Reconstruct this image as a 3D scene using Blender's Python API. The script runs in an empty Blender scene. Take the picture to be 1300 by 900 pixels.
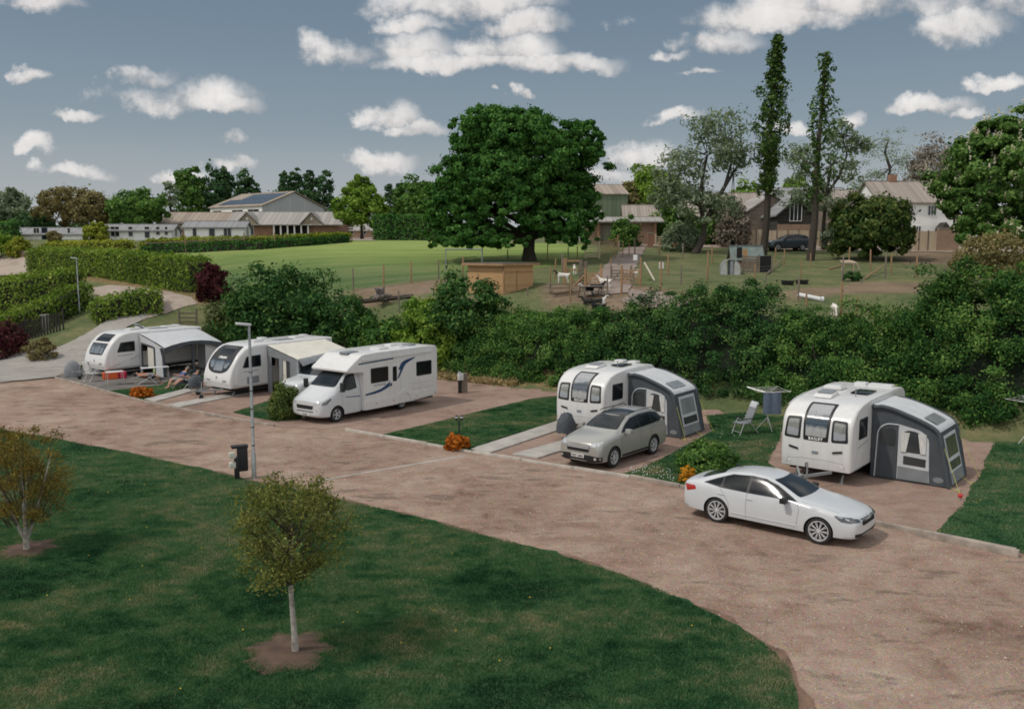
import bpy, bmesh, math, random
import numpy as np
from mathutils import Vector, Matrix
from mathutils.bvhtree import BVHTree
R = math.radians
random.seed(7)
rng = np.random.default_rng(7)
scene = bpy.context.scene
col = scene.collection

# ------------------------------------------------------------------ camera numbers
CAM_H, CAM_T, CAM_F = 7.4377, 0.11671, 1131.4
def ray(u, v):
    X = (u - 650) / CAM_F; Y = (450 - v) / CAM_F
    c, s = math.cos(CAM_T), math.sin(CAM_T)
    return (X, c + Y * s, -s + Y * c)
def smooth(a, b, x):
    t = np.clip((x - a) / (b - a), 0, 1)
    return t * t * (3 - 2 * t)
GT = [-50, 14.2, 15.0, 17.0, 19.0, 22, 27, 43, 70, 150, 400, 3000]
GZ = [0, 0, 0.25, 1.9, 3.2, 4.15, 5.0, 6.3, 7.2, 8.4, 9.6, 12]
LT = [-50, 2.0, 3.0, 7, 11, 15, 17.5, 20, 27, 43, 70, 150, 400, 3000]
LZ = [0, 0.0, 0.2, 1.3, 2.5, 3.5, 3.9, 4.2, 5.0, 6.3, 7.2, 8.4, 9.6, 12]
YT = [0, 60, 84, 96, 105, 125, 150, 200, 400, 3000]
YZ = [4.5, 4.7, 6.3, 7.25, 7.95, 8.75, 9.3, 10.2, 12, 16]
def gz(x, y):
    """height of the land"""
    x = np.asarray(x, float); y = np.asarray(y, float)
    t = 0.6 * (x - 12.5) + 0.8 * (y - 21.4)
    s = -0.8 * (x - 12.5) + 0.6 * (y - 21.4)
    w = smooth(51, 62, s)
    g = (1 - w) * np.interp(t, GT, GZ) + w * np.interp(t, LT, LZ)
    q = smooth(25, 40, t)
    return (1 - q) * g + q * np.interp(y, YT, YZ)
def G(u, v):
    """where the line of sight through a spot of the photo meets the land"""
    d = ray(u, v)
    k = np.concatenate([np.arange(8, 60, .1), np.arange(60, 600, .25)])
    h = CAM_H + d[2] * k - gz(d[0] * k, d[1] * k)
    i = np.argmax(h < 0)
    hit = h[i] < 0
    if not hit: i = int(np.argmin(h))
    k0 = k[i]
    if hit and i > 0:
        a, b = h[i - 1], h[i]
        k0 = k[i - 1] + (k[i] - k[i - 1]) * a / (a - b + 1e-9)
    return Vector((d[0] * k0, d[1] * k0, float(gz(d[0] * k0, d[1] * k0))))
def W(u, v, y):
    d = ray(u, v); k = y / d[1]
    return Vector((d[0] * k, y, CAM_H + d[2] * k))
def Z0(u, v, z=0.0):
    d = ray(u, v); k = (z - CAM_H) / d[2]
    return Vector((d[0] * k, d[1] * k, z))
def on(x, y, dz=0.0): return Vector((x, y, float(gz(x, y)) + dz))

def vnoise(x, y, sc, seed, octv=4):
    r = np.random.default_rng(seed); T = r.uniform(0, 1, (256, 256)); s = 0; a = 1; w = 0
    for o in range(octv):
        X = x / sc * 2**o + 71.3 * o; Y = y / sc * 2**o + 13.7 * o
        i = np.floor(X).astype(int); j = np.floor(Y).astype(int); f = X - i; g = Y - j
        f = f * f * (3 - 2 * f); g = g * g * (3 - 2 * g); q = lambda a_, b_: T[a_ % 256, b_ % 256]
        s = s + a * ((q(i, j) * (1-f) + q(i+1, j) * f) * (1-g) + (q(i, j+1) * (1-f) + q(i+1, j+1) * f) * g); w += a; a *= .55
    return s / w
# ------------------------------------------------------------------ objects
def tag(o, label=None, cat=None, group=None, kind=None):
    if label: o['label'] = label
    if cat: o['category'] = cat
    if group: o['group'] = group
    if kind: o['kind'] = kind
    return o
def empty(name, loc, rz, label, cat, group=None):
    o = bpy.data.objects.new(name, None); col.objects.link(o)
    o.location = loc; o.rotation_euler = (0, 0, rz); o.empty_display_size = .2
    return tag(o, label, cat, group)
def link(name, me, mat, parent=None, loc=None, rz=None):
    o = bpy.data.objects.new(name, me); col.objects.link(o)
    if mat is not None and not me.materials: me.materials.append(mat)
    if parent is not None: o.parent = parent
    if loc is not None: o.location = loc
    if rz is not None: o.rotation_euler = (0, 0, rz)
    return o
def kids(o): return [c for c in bpy.data.objects if c.parent == o]
def copy_tree(o, parent=None):
    c = o.copy(); col.objects.link(c)
    c.parent = parent
    for ch in kids(o): copy_tree(ch, c)
    return c

class MB:
    """collects simple shapes into one mesh"""
    def __init__(s): s.v = []; s.f = []
    def add(s, vs, fs):
        b = len(s.v); s.v += [tuple(p) for p in vs]; s.f += [tuple(i + b for i in f) for f in fs]; return s
    def box(s, c, d, rz=0, M=None):
        x, y, z = d[0] / 2, d[1] / 2, d[2] / 2
        p = [Vector(q) for q in [(-x,-y,-z),(x,-y,-z),(x,y,-z),(-x,y,-z),(-x,-y,z),(x,-y,z),(x,y,z),(-x,y,z)]]
        m = M if M is not None else Matrix.Rotation(rz, 3, 'Z')
        p = [m @ q + Vector(c) for q in p]
        return s.add(p, [(0,3,2,1),(4,5,6,7),(0,1,5,4),(1,2,6,5),(2,3,7,6),(3,0,4,7)])
    def bx(s, a, b):
        return s.box([(a[i] + b[i]) / 2 for i in range(3)], [abs(b[i] - a[i]) for i in range(3)])
    def tube(s, pts, rad, n=8, cap=True):
        pts = [Vector(p) for p in pts]
        if not hasattr(rad, '__len__'): rad = [rad] * len(pts)
        b = len(s.v); up = None
        for i, p in enumerate(pts):
            t = (pts[min(i + 1, len(pts) - 1)] - pts[max(i - 1, 0)])
            if t.length < 1e-9: t = Vector((0, 0, 1))
            t.normalize()
            if up is None:
                up = t.cross(Vector((0, 0, 1)))
                if up.length < .1: up = t.cross(Vector((1, 0, 0)))
            else: up = up - t * up.dot(t)
            up.normalize(); w = t.cross(up)
            for k in range(n):
                a = 2 * math.pi * k / n
                s.v.append(tuple(p + (up * math.cos(a) + w * math.sin(a)) * rad[i]))
        for i in range(len(pts) - 1):
            for k in range(n):
                s.f.append((b+i*n+k, b+i*n+(k+1)%n, b+(i+1)*n+(k+1)%n, b+(i+1)*n+k))
        if cap:
            s.f.append(tuple(b + k for k in range(n))[::-1]); e = b + (len(pts) - 1) * n
            s.f.append(tuple(e + k for k in range(n)))
        return s
    def bar(s, a, b, w, h=None):
        a, b = Vector(a), Vector(b); h = h or w; t = b - a; L = t.length
        if L < 1e-6: return s
        t.normalize(); y = Vector((0,0,1)).cross(t)
        if y.length < .05: y = Vector((1,0,0))
        y.normalize(); z = t.cross(y)
        M = Matrix((t, y, z)).transposed()
        return s.box((a + b) / 2, (L, w, h), M=M)
    def prism(s, pts, h0, h1, axis='z'):
        """polygon (2D) pushed along an axis"""
        def m(p, h):
            return (p[0], p[1], h) if axis == 'z' else ((p[0], h, p[1]) if axis == 'y' else (h, p[0], p[1]))
        n = len(pts); b = len(s.v)
        s.v += [m(p, h0) for p in pts] + [m(p, h1) for p in pts]
        s.f.append(tuple(b + i for i in range(n))[::-1]); s.f.append(tuple(b + n + i for i in range(n)))
        for i in range(n): s.f.append((b + i, b + (i+1) % n, b + n + (i+1) % n, b + n + i))
        return s
    def lathe(s, prof, n=24, M=None):
        b = len(s.v); M = M or Matrix.Identity(4)
        for r, h in prof:
            for k in range(n):
                a = 2 * math.pi * k / n
                s.v.append(tuple(M @ Vector((r * math.cos(a), r * math.sin(a), h))))
        for i in range(len(prof) - 1):
            for k in range(n):
                s.f.append((b+i*n+k, b+i*n+(k+1)%n, b+(i+1)*n+(k+1)%n, b+(i+1)*n+k))
        return s
    def ball(s, c, r, n=10, m=7, sc=(1,1,1)):
        b = len(s.v)
        for i in range(m + 1):
            ph = math.pi * i / m
            for k in range(n):
                a = 2 * math.pi * k / n
                s.v.append((c[0]+r*sc[0]*math.sin(ph)*math.cos(a), c[1]+r*sc[1]*math.sin(ph)*math.sin(a), c[2]+r*sc[2]*math.cos(ph)))
        for i in range(m):
            for k in range(n): s.f.append((b+i*n+k, b+(i+1)*n+k, b+(i+1)*n+(k+1)%n, b+i*n+(k+1)%n))
        return s
    def mesh(s, name, bevel=0, smooth=False, fix=True):
        me = bpy.data.meshes.new(name); me.from_pydata(s.v, [], s.f)
        bm = bmesh.new(); bm.from_mesh(me)
        if fix: bmesh.ops.recalc_face_normals(bm, faces=bm.faces)
        if bevel:
            es = [e for e in bm.edges if e.is_manifold and e.calc_face_angle(0) > .5]
            bmesh.ops.bevel(bm, geom=es, offset=bevel, segments=2, affect='EDGES', profile=.6, clamp_overlap=True)
        bm.to_mesh(me); bm.free()
        if smooth or bevel:
            me.polygons.foreach_set('use_smooth', [True] * len(me.polygons)); me.set_sharp_from_angle(angle=R(38))
        return me
    def build(s, name, mat, parent=None, bevel=0, smooth=False, loc=None, rz=None, fix=True):
        return link(name, s.mesh(name, bevel, smooth, fix), mat, parent, loc, rz)

# ------------------------------------------------------------------ materials
def nodes(name):
    m = bpy.data.materials.new(name); m.use_nodes = True
    nt = m.node_tree; nt.nodes.clear()
    out = nt.nodes.new('ShaderNodeOutputMaterial')
    return m, nt, out
def N(nt, t, **kw):
    n = nt.nodes.new(t)
    for k, v in kw.items():
        if k.startswith('i_'):
            key = k[2:]; key = int(key) if key.isdigit() else key.replace('_', ' ')
            n.inputs[key].default_value = v
        else: setattr(n, k, v)
    return n
def ramp(nt, stops, fac=None, interp='LINEAR'):
    r = nt.nodes.new('ShaderNodeValToRGB'); e = r.color_ramp.elements
    r.color_ramp.interpolation = interp
    e[0].position, e[0].color = stops[0][0], (*stops[0][1], 1)
    e[1].position, e[1].color = stops[-1][0], (*stops[-1][1], 1)
    for p, c in stops[1:-1]:
        x = e.new(p); x.color = (*c, 1)
    if fac is not None: nt.links.new(fac, r.inputs[0])
    return r
def mixc(nt, a, b, fac, mode='MIX'):
    m = nt.nodes.new('ShaderNodeMix'); m.data_type = 'RGBA'; m.blend_type = mode
    for i, x in ((0, fac), (6, a), (7, b)):
        if isinstance(x, (int, float)): m.inputs[i].default_value = x
        elif isinstance(x, tuple): m.inputs[i].default_value = (*x, 1) if len(x) == 3 else x
        else: nt.links.new(x, m.inputs[i])
    return m.outputs[2]
def noise(nt, scale, detail=4, rough=.55, co=None, dist=0, typ='ShaderNodeTexNoise'):
    n = nt.nodes.new(typ); n.inputs['Scale'].default_value = scale
    if 'Detail' in n.inputs: n.inputs['Detail'].default_value = detail
    if 'Roughness' in n.inputs: n.inputs['Roughness'].default_value = rough
    if 'Distortion' in n.inputs: n.inputs['Distortion'].default_value = dist
    if co is not None: nt.links.new(co, n.inputs['Vector'])
    return n.outputs[0]
def mth(nt, op, a, b=None, c=None, clamp=False):
    n = nt.nodes.new('ShaderNodeMath'); n.operation = op; n.use_clamp = clamp
    for i, x in enumerate((a, b, c)):
        if x is None: continue
        if isinstance(x, (int, float)): n.inputs[i].default_value = x
        else: nt.links.new(x, n.inputs[i])
    return n.outputs[0]
def maprange(nt, x, a, b, c=0, d=1):
    n = nt.nodes.new('ShaderNodeMapRange'); n.interpolation_type = 'SMOOTHSTEP'
    nt.links.new(x, n.inputs[0])
    for i, q in enumerate((a, b, c, d)): n.inputs[i + 1].default_value = q
    return n.outputs[0]
def bump(nt, h, strength=.3, dist=.02):
    b = nt.nodes.new('ShaderNodeBump'); b.inputs['Strength'].default_value = strength
    b.inputs['Distance'].default_value = dist; nt.links.new(h, b.inputs['Height']); return b.outputs[0]
MATS = {}
def mat(name, c, rough=.6, metal=0, var=.15, scale=3.0, bmp=0, bscale=40, spec=.5, coat=0, c2=None, alpha=None, stretch=None):
    """principled with a little dirt"""
    if name in MATS: return MATS[name]
    m, nt, out = nodes(name); L = nt.links.new
    p = N(nt, 'ShaderNodeBsdfPrincipled'); L(p.outputs[0], out.inputs[0])
    tc = N(nt, 'ShaderNodeTexCoord').outputs['Object']
    if stretch:
        mp = N(nt, 'ShaderNodeMapping'); mp.inputs['Scale'].default_value = stretch; L(tc, mp.inputs[0]); tc = mp.outputs[0]
    f = noise(nt, scale, 5, .6, tc)
    lo = tuple(max(0, x * (1 - var)) for x in c) if c2 is None else c2
    hi = tuple(min(1, x * (1 + var * .6)) for x in c) if c2 is None else c
    rp = ramp(nt, [(.3, lo), (.7, hi)], f)
    L(rp.outputs[0], p.inputs['Base Color'])
    p.inputs['Roughness'].default_value = rough; p.inputs['Metallic'].default_value = metal
    p.inputs['Specular IOR Level'].default_value = spec
    if coat: p.inputs['Coat Weight'].default_value = coat; p.inputs['Coat Roughness'].default_value = .06
    if bmp:
        L(bump(nt, noise(nt, bscale, 4, .6, tc), bmp, .02), p.inputs['Normal'])
    MATS[name] = m; return m
def boards(name, c1, c2, scale, axis='Z', gap=.08, rough=.8):
    """boards or corrugation running across one axis"""
    if name in MATS: return MATS[name]
    m, nt, out = nodes(name); L = nt.links.new
    p = N(nt, 'ShaderNodeBsdfPrincipled'); L(p.outputs[0], out.inputs[0]); p.inputs['Roughness'].default_value = rough
    tc = N(nt, 'ShaderNodeTexCoord').outputs['Object']
    sx = N(nt, 'ShaderNodeSeparateXYZ'); L(tc, sx.inputs[0])
    if axis == 'XY':
        a = mth(nt, 'ADD', sx.outputs[0], sx.outputs[1])
    else: a = sx.outputs['XYZ'.index(axis)]
    a = mth(nt, 'MULTIPLY', a, scale)
    fr = mth(nt, 'FRACT', a); fl = mth(nt, 'FLOOR', a)
    wn = N(nt, 'ShaderNodeTexWhiteNoise', noise_dimensions='1D'); L(fl, wn.inputs['W'])
    gr = noise(nt, 6, 5, .6, tc)
    v = mth(nt, 'ADD', mth(nt, 'MULTIPLY', wn.outputs[0], .5), mth(nt, 'MULTIPLY', gr, .6))
    cc = ramp(nt, [(.25, c2), (.8, c1)], v).outputs[0]
    edge = mth(nt, 'LESS_THAN', fr, gap)
    cc = mixc(nt, cc, tuple(x * .35 for x in c2), edge)
    L(cc, p.inputs['Base Color'])
    L(bump(nt, mth(nt, 'PINGPONG', fr, .5), .5, .03), p.inputs['Normal'])
    MATS[name] = m; return m
def leafmat(name, cols, trans=.3, rough=.55, tcol=None, gain=1.9):
    if name in MATS: return MATS[name]
    cols = [tuple(min(.8, x * gain) for x in c) for c in cols]
    m, nt, out = nodes(name); L = nt.links.new
    at = N(nt, 'ShaderNodeAttribute', attribute_name='v')
    n = len(cols)
    cr = ramp(nt, [(i / (n - 1), c) for i, c in enumerate(cols)], at.outputs['Fac']).outputs[0]
    p = N(nt, 'ShaderNodeBsdfPrincipled'); p.inputs['Roughness'].default_value = .7; p.inputs['Specular IOR Level'].default_value = .08
    t = N(nt, 'ShaderNodeBsdfTranslucent')
    L(cr, p.inputs['Base Color'])
    L(mixc(nt, cr, tcol or (.9, 1, .35), 1.0, 'MULTIPLY'), t.inputs['Color'])
    mx = N(nt, 'ShaderNodeMixShader'); mx.inputs[0].default_value = trans
    L(p.outputs[0], mx.inputs[1]); L(t.outputs[0], mx.inputs[2]); L(mx.outputs[0], out.inputs[0])
    MATS[name] = m; return m

# ------------------------------------------------------------------ foliage
def leaf_mesh(name, P, Nrm, size, val, aspect=1.6, bend=.25):
    """one small folded leaf clump per point"""
    n = len(P)
    Nrm = Nrm / (np.linalg.norm(Nrm, axis=1, keepdims=True) + 1e-9)
    r = rng.normal(size=(n, 3)); a = np.cross(Nrm, r); a /= np.linalg.norm(a, axis=1, keepdims=True) + 1e-9
    b = np.cross(Nrm, a)
    s = (size * rng.uniform(.6, 1.3, n))[:, None]
    L_, B_ = a * s * aspect * .5, b * s * .5
    # hexagonal leaf-like outline made of two quads sharing the midrib
    tip, tail = P + L_, P - L_
    up = Nrm * s * bend
    v = np.stack([tail, P + B_ + up - L_*.1, tip, P - B_ + up - L_*.1], 1).reshape(-1, 3)
    idx = np.arange(n)[:, None] * 4
    tri = np.concatenate([idx + [0, 1, 2], idx + [0, 2, 3]], 1).reshape(-1)
    me = bpy.data.meshes.new(name)
    me.vertices.add(4 * n); me.vertices.foreach_set('co', v.astype(np.float32).ravel())
    me.loops.add(6 * n); me.loops.foreach_set('vertex_index', tri.astype(np.int32))
    me.polygons.add(2 * n); me.polygons.foreach_set('loop_start', np.arange(0, 6 * n, 3, dtype=np.int32))
    me.update(calc_edges=True)
    at = me.attributes.new('v', 'FLOAT', 'FACE')
    at.data.foreach_set('value', np.repeat(np.clip(val, 0, 1), 2).astype(np.float32))
    return me
def clumps(C, rad, per, size, flat=.75, vbias=0, up=.25, fill=.35, noise_v=.22, shell=True):
    """leaves around clump centres: C (n,3), rad (n,), outward dirs from the crown middle"""
    C = np.asarray(C, float); n = len(C); rad = np.broadcast_to(rad, (n,))
    mid = C.mean(0); out = C - mid; out /= np.linalg.norm(out, axis=1, keepdims=True) + 1e-6
    out[:, 2] += up; out /= np.linalg.norm(out, axis=1, keepdims=True)
    k = per
    d = rng.normal(size=(n, k, 3)); d /= np.linalg.norm(d, axis=2, keepdims=True)
    if shell:
        dot = (d * out[:, None]).sum(2, keepdims=True)
        d = np.where(dot < -.35, d - 2 * dot * out[:, None], d)
    rr = rng.uniform(fill, 1, (n, k, 1)) ** .6 * (1 + .16 * rng.normal(size=(n, k, 1)))
    off = d * rr * rad[:, None, None] * rng.uniform(.68, 1.4, (n, 1, 3)); off *= np.where(rng.uniform(0, 1, (n, k, 1)) < .12, 1.5, 1); off[..., 2] *= flat
    P = C[:, None] + off
    Nn = d * .7 + out[:, None] * .4 + rng.normal(size=d.shape) * .45
    cv = rng.uniform(.2, .8, (n, 1)) * .55 + .2
    val = cv + rng.normal(size=(n, k)) * noise_v + vbias
    return P.reshape(-1, 3), Nn.reshape(-1, 3), np.full(n * k, size), val.reshape(-1)
def limb_skeleton(base, top, r0, targets, mb, wob=.06, n=8, spread=None):
    """trunk from base to top, then limbs bending out to targets"""
    base, top = Vector(base), Vector(top); H = (top - base).length
    pts = []; rad = []
    for i in range(n + 1):
        t = i / n
        p = base.lerp(top, t) + Vector((random.uniform(-1, 1), random.uniform(-1, 1), 0)) * wob * H * .15 * (0 if i in (0,) else 1)
        pts.append(p); rad.append(r0 * (1.35 if i == 0 else 1) * (1 - .72 * t))
    mb.tube(pts, rad, 8)
    for tg in targets:
        tg = Vector(tg)
        hz = min(.95, max(.25, (tg.z - base.z) / H * .55))
        i = max(1, min(n - 1, int(hz * n)))
        a = pts[i]; rr = rad[i] * random.uniform(.35, .55)
        m = a.lerp(tg, .5) + Vector((random.uniform(-.08, .08), random.uniform(-.08, .08), random.uniform(-.02, .12))) * (tg - a).length
        q = [a, a.lerp(m, .5) + (tg - a) * .03, m, m.lerp(tg, .55), tg]
        mb.tube(q, [rr, rr * .8, rr * .6, rr * .4, rr * .12], 6)
def crown_centres(c, r, n, lo=-.55, shell=(.62, 1.0), jitter=.12):
    """clump centres near the skin of an ellipsoid plus a few inside"""
    i = np.arange(n) + .5
    z = 1 - (1 - lo) * i / n; ph = i * 2.39996
    q = np.sqrt(np.clip(1 - z * z, 0, 1))
    d = np.stack([q * np.cos(ph), q * np.sin(ph), z], 1)
    k = rng.uniform(*shell, (n, 1)); d = d * k + rng.normal(size=d.shape) * jitter
    return np.asarray(c) + d * np.asarray(r)
def tree(name, base, label, cat, group, mats, lobes, per, size, r0, top=None, vb=0, crad=.2, nl=10, flat=.75, shell=True, lean=(0, 0), limb_to=None, fill=.35, noise_v=.22):
    """lobes: list of (centre rel. base, radii, n clumps)"""
    root = empty(name, base, 0, label, cat, group)
    Ps = []; C_all = []
    CC = [crown_centres(c, r, n) for c, r, n in lobes]; A_ = np.concatenate(CC)
    dn = np.sort(np.linalg.norm(A_[:, None] - A_[None], axis=2), axis=1)[:, min(3, len(A_) - 1)]
    lim = 1.75 * np.median(dn); i0 = 0
    for (c, r, n), C in zip(lobes, CC):
        k_ = dn[i0:i0 + n] < lim; i0 += n
        if len(A_) > 100: C = C[k_]       # no tuft hanging loose in the air
        n = len(C); C_all.append(C)
        if not n: continue
        rad = crad * (r[0] + r[1] + r[2]) / 3 * rng.uniform(.8, 1.35, n)
        Ps.append(clumps(C, rad, per, size, flat=flat, vbias=vb, shell=shell, fill=fill, noise_v=noise_v))
    P, Nn, s, v = [np.concatenate([a[i] for a in Ps]) for i in range(4)]
    me = leaf_mesh('crown', P, Nn, s, v)
    C = np.concatenate(C_all)
    mb = MB()
    H = C[:, 2].max()
    tp = top or (lean[0], lean[1], H * .82)
    sel = C[rng.choice(len(C), min(nl, len(C)), replace=False)]
    limb_skeleton((0, 0, -.15), tp, r0, [tuple(q) for q in sel], mb)
    mb.build('trunk', mats[0], root, smooth=True)
    link('crown', me, mats[1], root)
    return root
def hedge(name, path, width, height, label, cat, group, m, dens=60, size=.13, rough=.12, core=None, vb=0, wild=False):
    """clipped hedge along a ground path: solid dark core that blocks light and a skin of leaves"""
    pts = [Vector(p) for p in path]
    o0 = pts[0]; root = empty(name, o0, 0, label, cat, group)
    # dense stations
    st = []
    for a, b in zip(pts[:-1], pts[1:]):
        k = max(2, int((b - a).length / .6))
        st += [a.lerp(b, i / k) for i in range(k)]
    st.append(pts[-1])
    mb = MB(); n = len(st); prev = None
    P = []; Nn = []; V = []
    for i, p in enumerate(st):
        t = st[min(i + 1, n - 1)] - st[max(i - 1, 0)]; t.z = 0; t.normalize(); s = Vector((-t.y, t.x, 0))
        z = float(gz(p.x, p.y)); w = width / 2 * .8; h = height * .9
        ring = [p + s * w, p + s * w * .92, p - s * w * .92, p - s * w]
        zz = [z - .3, z + h, z + h, z - .3]
        vs = [tuple(Vector((r.x, r.y, q)) - o0) for r, q in zip(ring, zz)]
        b = len(mb.v); mb.v += vs
        if i: mb.f += [(b-4+k, b-4+(k+1)%4, b+(k+1)%4, b+k) for k in range(4)]
        if i in (0, n - 1): mb.f.append((b, b+1, b+2, b+3))
        if i < n - 1:
            L = (st[i+1] - p).length
            per = int(L * (2 * height + width) * dens) + 1
            u = rng.uniform(0, 2 * height + width, per); a = rng.uniform(0, 1, per)
            lump = .5 + .5 * math.sin(i * .7 + math.sin(i * .31) * 3)
            for uu, aa in zip(u, a):
                if uu < height: y, zq, nn = width / 2, uu, s
                elif uu < height + width: y, zq, nn = width / 2 - (uu - height), height, Vector((0, 0, 1))
                else: y, zq, nn = -width / 2, uu - height - width, -s
                q = p + t * L * aa
                q = q + s * y * (1 - .12 * (zq / height))
                j = rng.normal(size=3) * rough
                P.append((q.x - o0.x + j[0], q.y - o0.y + j[1], float(gz(q.x, q.y)) + zq + j[2] * .8 + .05 - o0.z))
                Nn.append((nn.x, nn.y, nn.z)); V.append(.35 + .3 * lump)
    for e, sg in ((0, -1), (n - 1, 1)):
        t = (st[1] - st[0]) if e == 0 else (st[-1] - st[-2]); t.z = 0; t.normalize(); t = t * sg; s = Vector((-t.y, t.x, 0))
        for _ in range(int(width * height * dens)):
            q = st[e] + t * .05 + s * random.uniform(-width / 2, width / 2); j = rng.normal(size=3) * rough
            P.append((q.x - o0.x + j[0], q.y - o0.y + j[1], float(gz(q.x, q.y)) + random.uniform(0, height) - o0.z)); Nn.append(tuple(t)); V.append(.5)
    P = np.array(P); Nn = np.array(Nn) + rng.normal(size=P.shape) * .55
    me = leaf_mesh('foliage', P, Nn, np.full(len(P), size), np.array(V) + rng.normal(size=len(P)) * .2 + vb)
    mb.build('dark_core', core, root)  # solid dark body added to block light inside the hedge
    link('foliage', me, m, root)
    return root
def bush(name, base, r, label, cat, group, m, stem, n=40, per=60, size=.1, crad=.3, vb=0, lo=-.2, flat=.8, extra=None, mid=.5, up=.25):
    """a shrub: several stems and clumps of leaves from the ground up"""
    root = empty(name, base, 0, label, cat, group)
    lobes = [((0, 0, r[2] * mid), r, n)] + (extra or [])
    Ps = []; Cs = []
    for c, rr, k in lobes:
        C = crown_centres(c, rr, k, lo=lo - .3); C = C[C[:, 2] > -.1] if len(C[C[:, 2] > -.1]) else C
        Cs.append(C); Ps.append(clumps(C, crad * sum(rr) / 3 * rng.uniform(.75, 1.3, len(C)), per, size, vbias=vb, flat=flat, up=up))
    P, Nn, s, v = [np.concatenate([a[i] for a in Ps]) for i in range(4)]
    link('foliage', leaf_mesh('foliage', P, Nn, s, v), m, root)
    C = np.concatenate(Cs); mb = MB()
    for q in C[rng.choice(len(C), min(9, len(C)), replace=False)]:
        a = Vector((random.uniform(-.012, .012), random.uniform(-.012, .012), -.1)); q = Vector(q)
        mb.tube([a, a.lerp(q, .5) + Vector((0, 0, .1)), q], [.03 * max(.4, r[2]), .02 * max(.4, r[2]), .004], 5)
    mb.build('stems', stem, root)
    return root

# ------------------------------------------------------------------ panels that follow a body
def bvh_of(ob):
    me = ob.data
    return BVHTree.FromPolygons([v.co.copy() for v in me.vertices], [tuple(p.vertices) for p in me.polygons])
def rpoly(pts, r=.06, n=4):
    """rounded corners for a 2D polygon"""
    out = []; k = len(pts)
    rr = r if hasattr(r, '__len__') else [r] * k
    for i in range(k):
        p = Vector(pts[i]); a = Vector(pts[i-1]) - p; b = Vector(pts[(i+1) % k]) - p
        d = min(rr[i], a.length * .48, b.length * .48)
        if d < 1e-4: out.append(tuple(p)); continue
        A = p + a.normalized() * d; B = p + b.normalized() * d
        for j in range(n + 1):
            t = j / n; out.append(tuple(A * (1-t)**2 + p * 2*t*(1-t) + B * t*t))
    return out
DIRS = {'L': ((0, 9, 0), (0, -1, 0), lambda a, b: (a, 9, b)), 'Rr': ((0, -9, 0), (0, 1, 0), lambda a, b: (a, -9, b)),
        'F': (0, (-1, 0, 0), lambda a, b: (20, a, b)), 'B': (0, (1, 0, 0), lambda a, b: (-20, a, b)), 'T': (0, (0, 0, -1), lambda a, b: (a, b, 20))}
def decal(bvh, pts, side, m, name, parent, off=.006, thick=.02, res=.09, smooth=True, label=None):
    bm = bmesh.new()
    f = bm.faces.new([bm.verts.new((p[0], p[1], 0)) for p in pts])
    xs = [p[0] for p in pts]; ys = [p[1] for p in pts]
    for ax, lo, hi in ((0, min(xs), max(xs)), (1, min(ys), max(ys))):
        k = int((hi - lo) / res)
        for i in range(1, k + 1):
            co = [0, 0, 0]; co[ax] = lo + (hi - lo) * i / (k + 1); no = [0, 0, 0]; no[ax] = 1
            bmesh.ops.bisect_plane(bm, geom=bm.verts[:] + bm.edges[:] + bm.faces[:], plane_co=co, plane_no=no)
    bmesh.ops.triangulate(bm, faces=[q for q in bm.faces if len(q.verts) > 4])
    _, d, fn = DIRS[side]; d = Vector(d); bad = []; nr = {}
    for v in bm.verts:
        h, n, i, dist = bvh.ray_cast(Vector(fn(v.co.x, v.co.y)), d)
        if h is None: bad.append(v); continue
        if n.dot(d) > 0: n = -n
        v.co = h + n * off; nr[v] = n
    if bad: bmesh.ops.delete(bm, geom=bad, context='VERTS')
    if not bm.faces: bm.free(); return None
    for q in bm.faces:
        q.normal_update()
    s = sum(q.normal.dot(d) * q.calc_area() for q in bm.faces)
    if s > 0: bmesh.ops.reverse_faces(bm, faces=bm.faces[:])
    if thick:
        be = [e for e in bm.edges if len(e.link_faces) == 1]; low = {}
        for e in be:
            for v in e.verts:
                if v not in low: low[v] = bm.verts.new(v.co - nr.get(v, -d) * thick)
        for e in be:
            lp = e.link_loops[0]; a, b = lp.vert, lp.link_loop_next.vert
            try: bm.faces.new((b, a, low[a], low[b]))
            except ValueError: pass
    me = bpy.data.meshes.new(name); bm.to_mesh(me); bm.free()
    if smooth:
        me.polygons.foreach_set('use_smooth', [True] * len(me.polygons)); me.set_sharp_from_angle(angle=R(40))
    o = link(name, me, m, parent)
    if label: o['label'] = label
    return o
def text_mesh(s, size, bold=0, spacing=1.0):
    cu = bpy.data.curves.new('lettering', 'FONT'); cu.body = s; cu.size = size; cu.align_x = 'CENTER'; cu.align_y = 'CENTER'
    cu.offset = bold; cu.space_character = spacing; cu.resolution_u = 2
    o = bpy.data.objects.new('lettering', cu); col.objects.link(o)
    bpy.context.view_layer.update()
    me = bpy.data.meshes.new_from_object(o.evaluated_get(bpy.context.evaluated_depsgraph_get()))
    bpy.data.objects.remove(o); bpy.data.curves.remove(cu)
    return me
def lettering(s, size, bvh, side, cx, cy, m, parent, name='lettering', off=.012, bold=.004, spacing=1.0, flip=None):
    """lettering laid on a body; cx, cy in the panel's own plane"""
    me = text_mesh(s, size, bold, spacing); me.name = name
    _, d, fn = DIRS[side]; sg = {'F': 1, 'B': -1, 'L': -1, 'Rr': 1, 'T': 1}[side]
    for v in me.vertices:
        a, b = cx + sg * v.co.x, cy + v.co.y
        h, n, i, dist = bvh.ray_cast(Vector(fn(a, b)), Vector(d))
        if h is None: h, n = Vector(fn(a, b)) * 0, Vector(d) * -1
        if n.dot(Vector(d)) > 0: n = -n
        v.co = h + n * off
    me.materials.clear()
    return link(name, me, m, parent)
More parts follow.
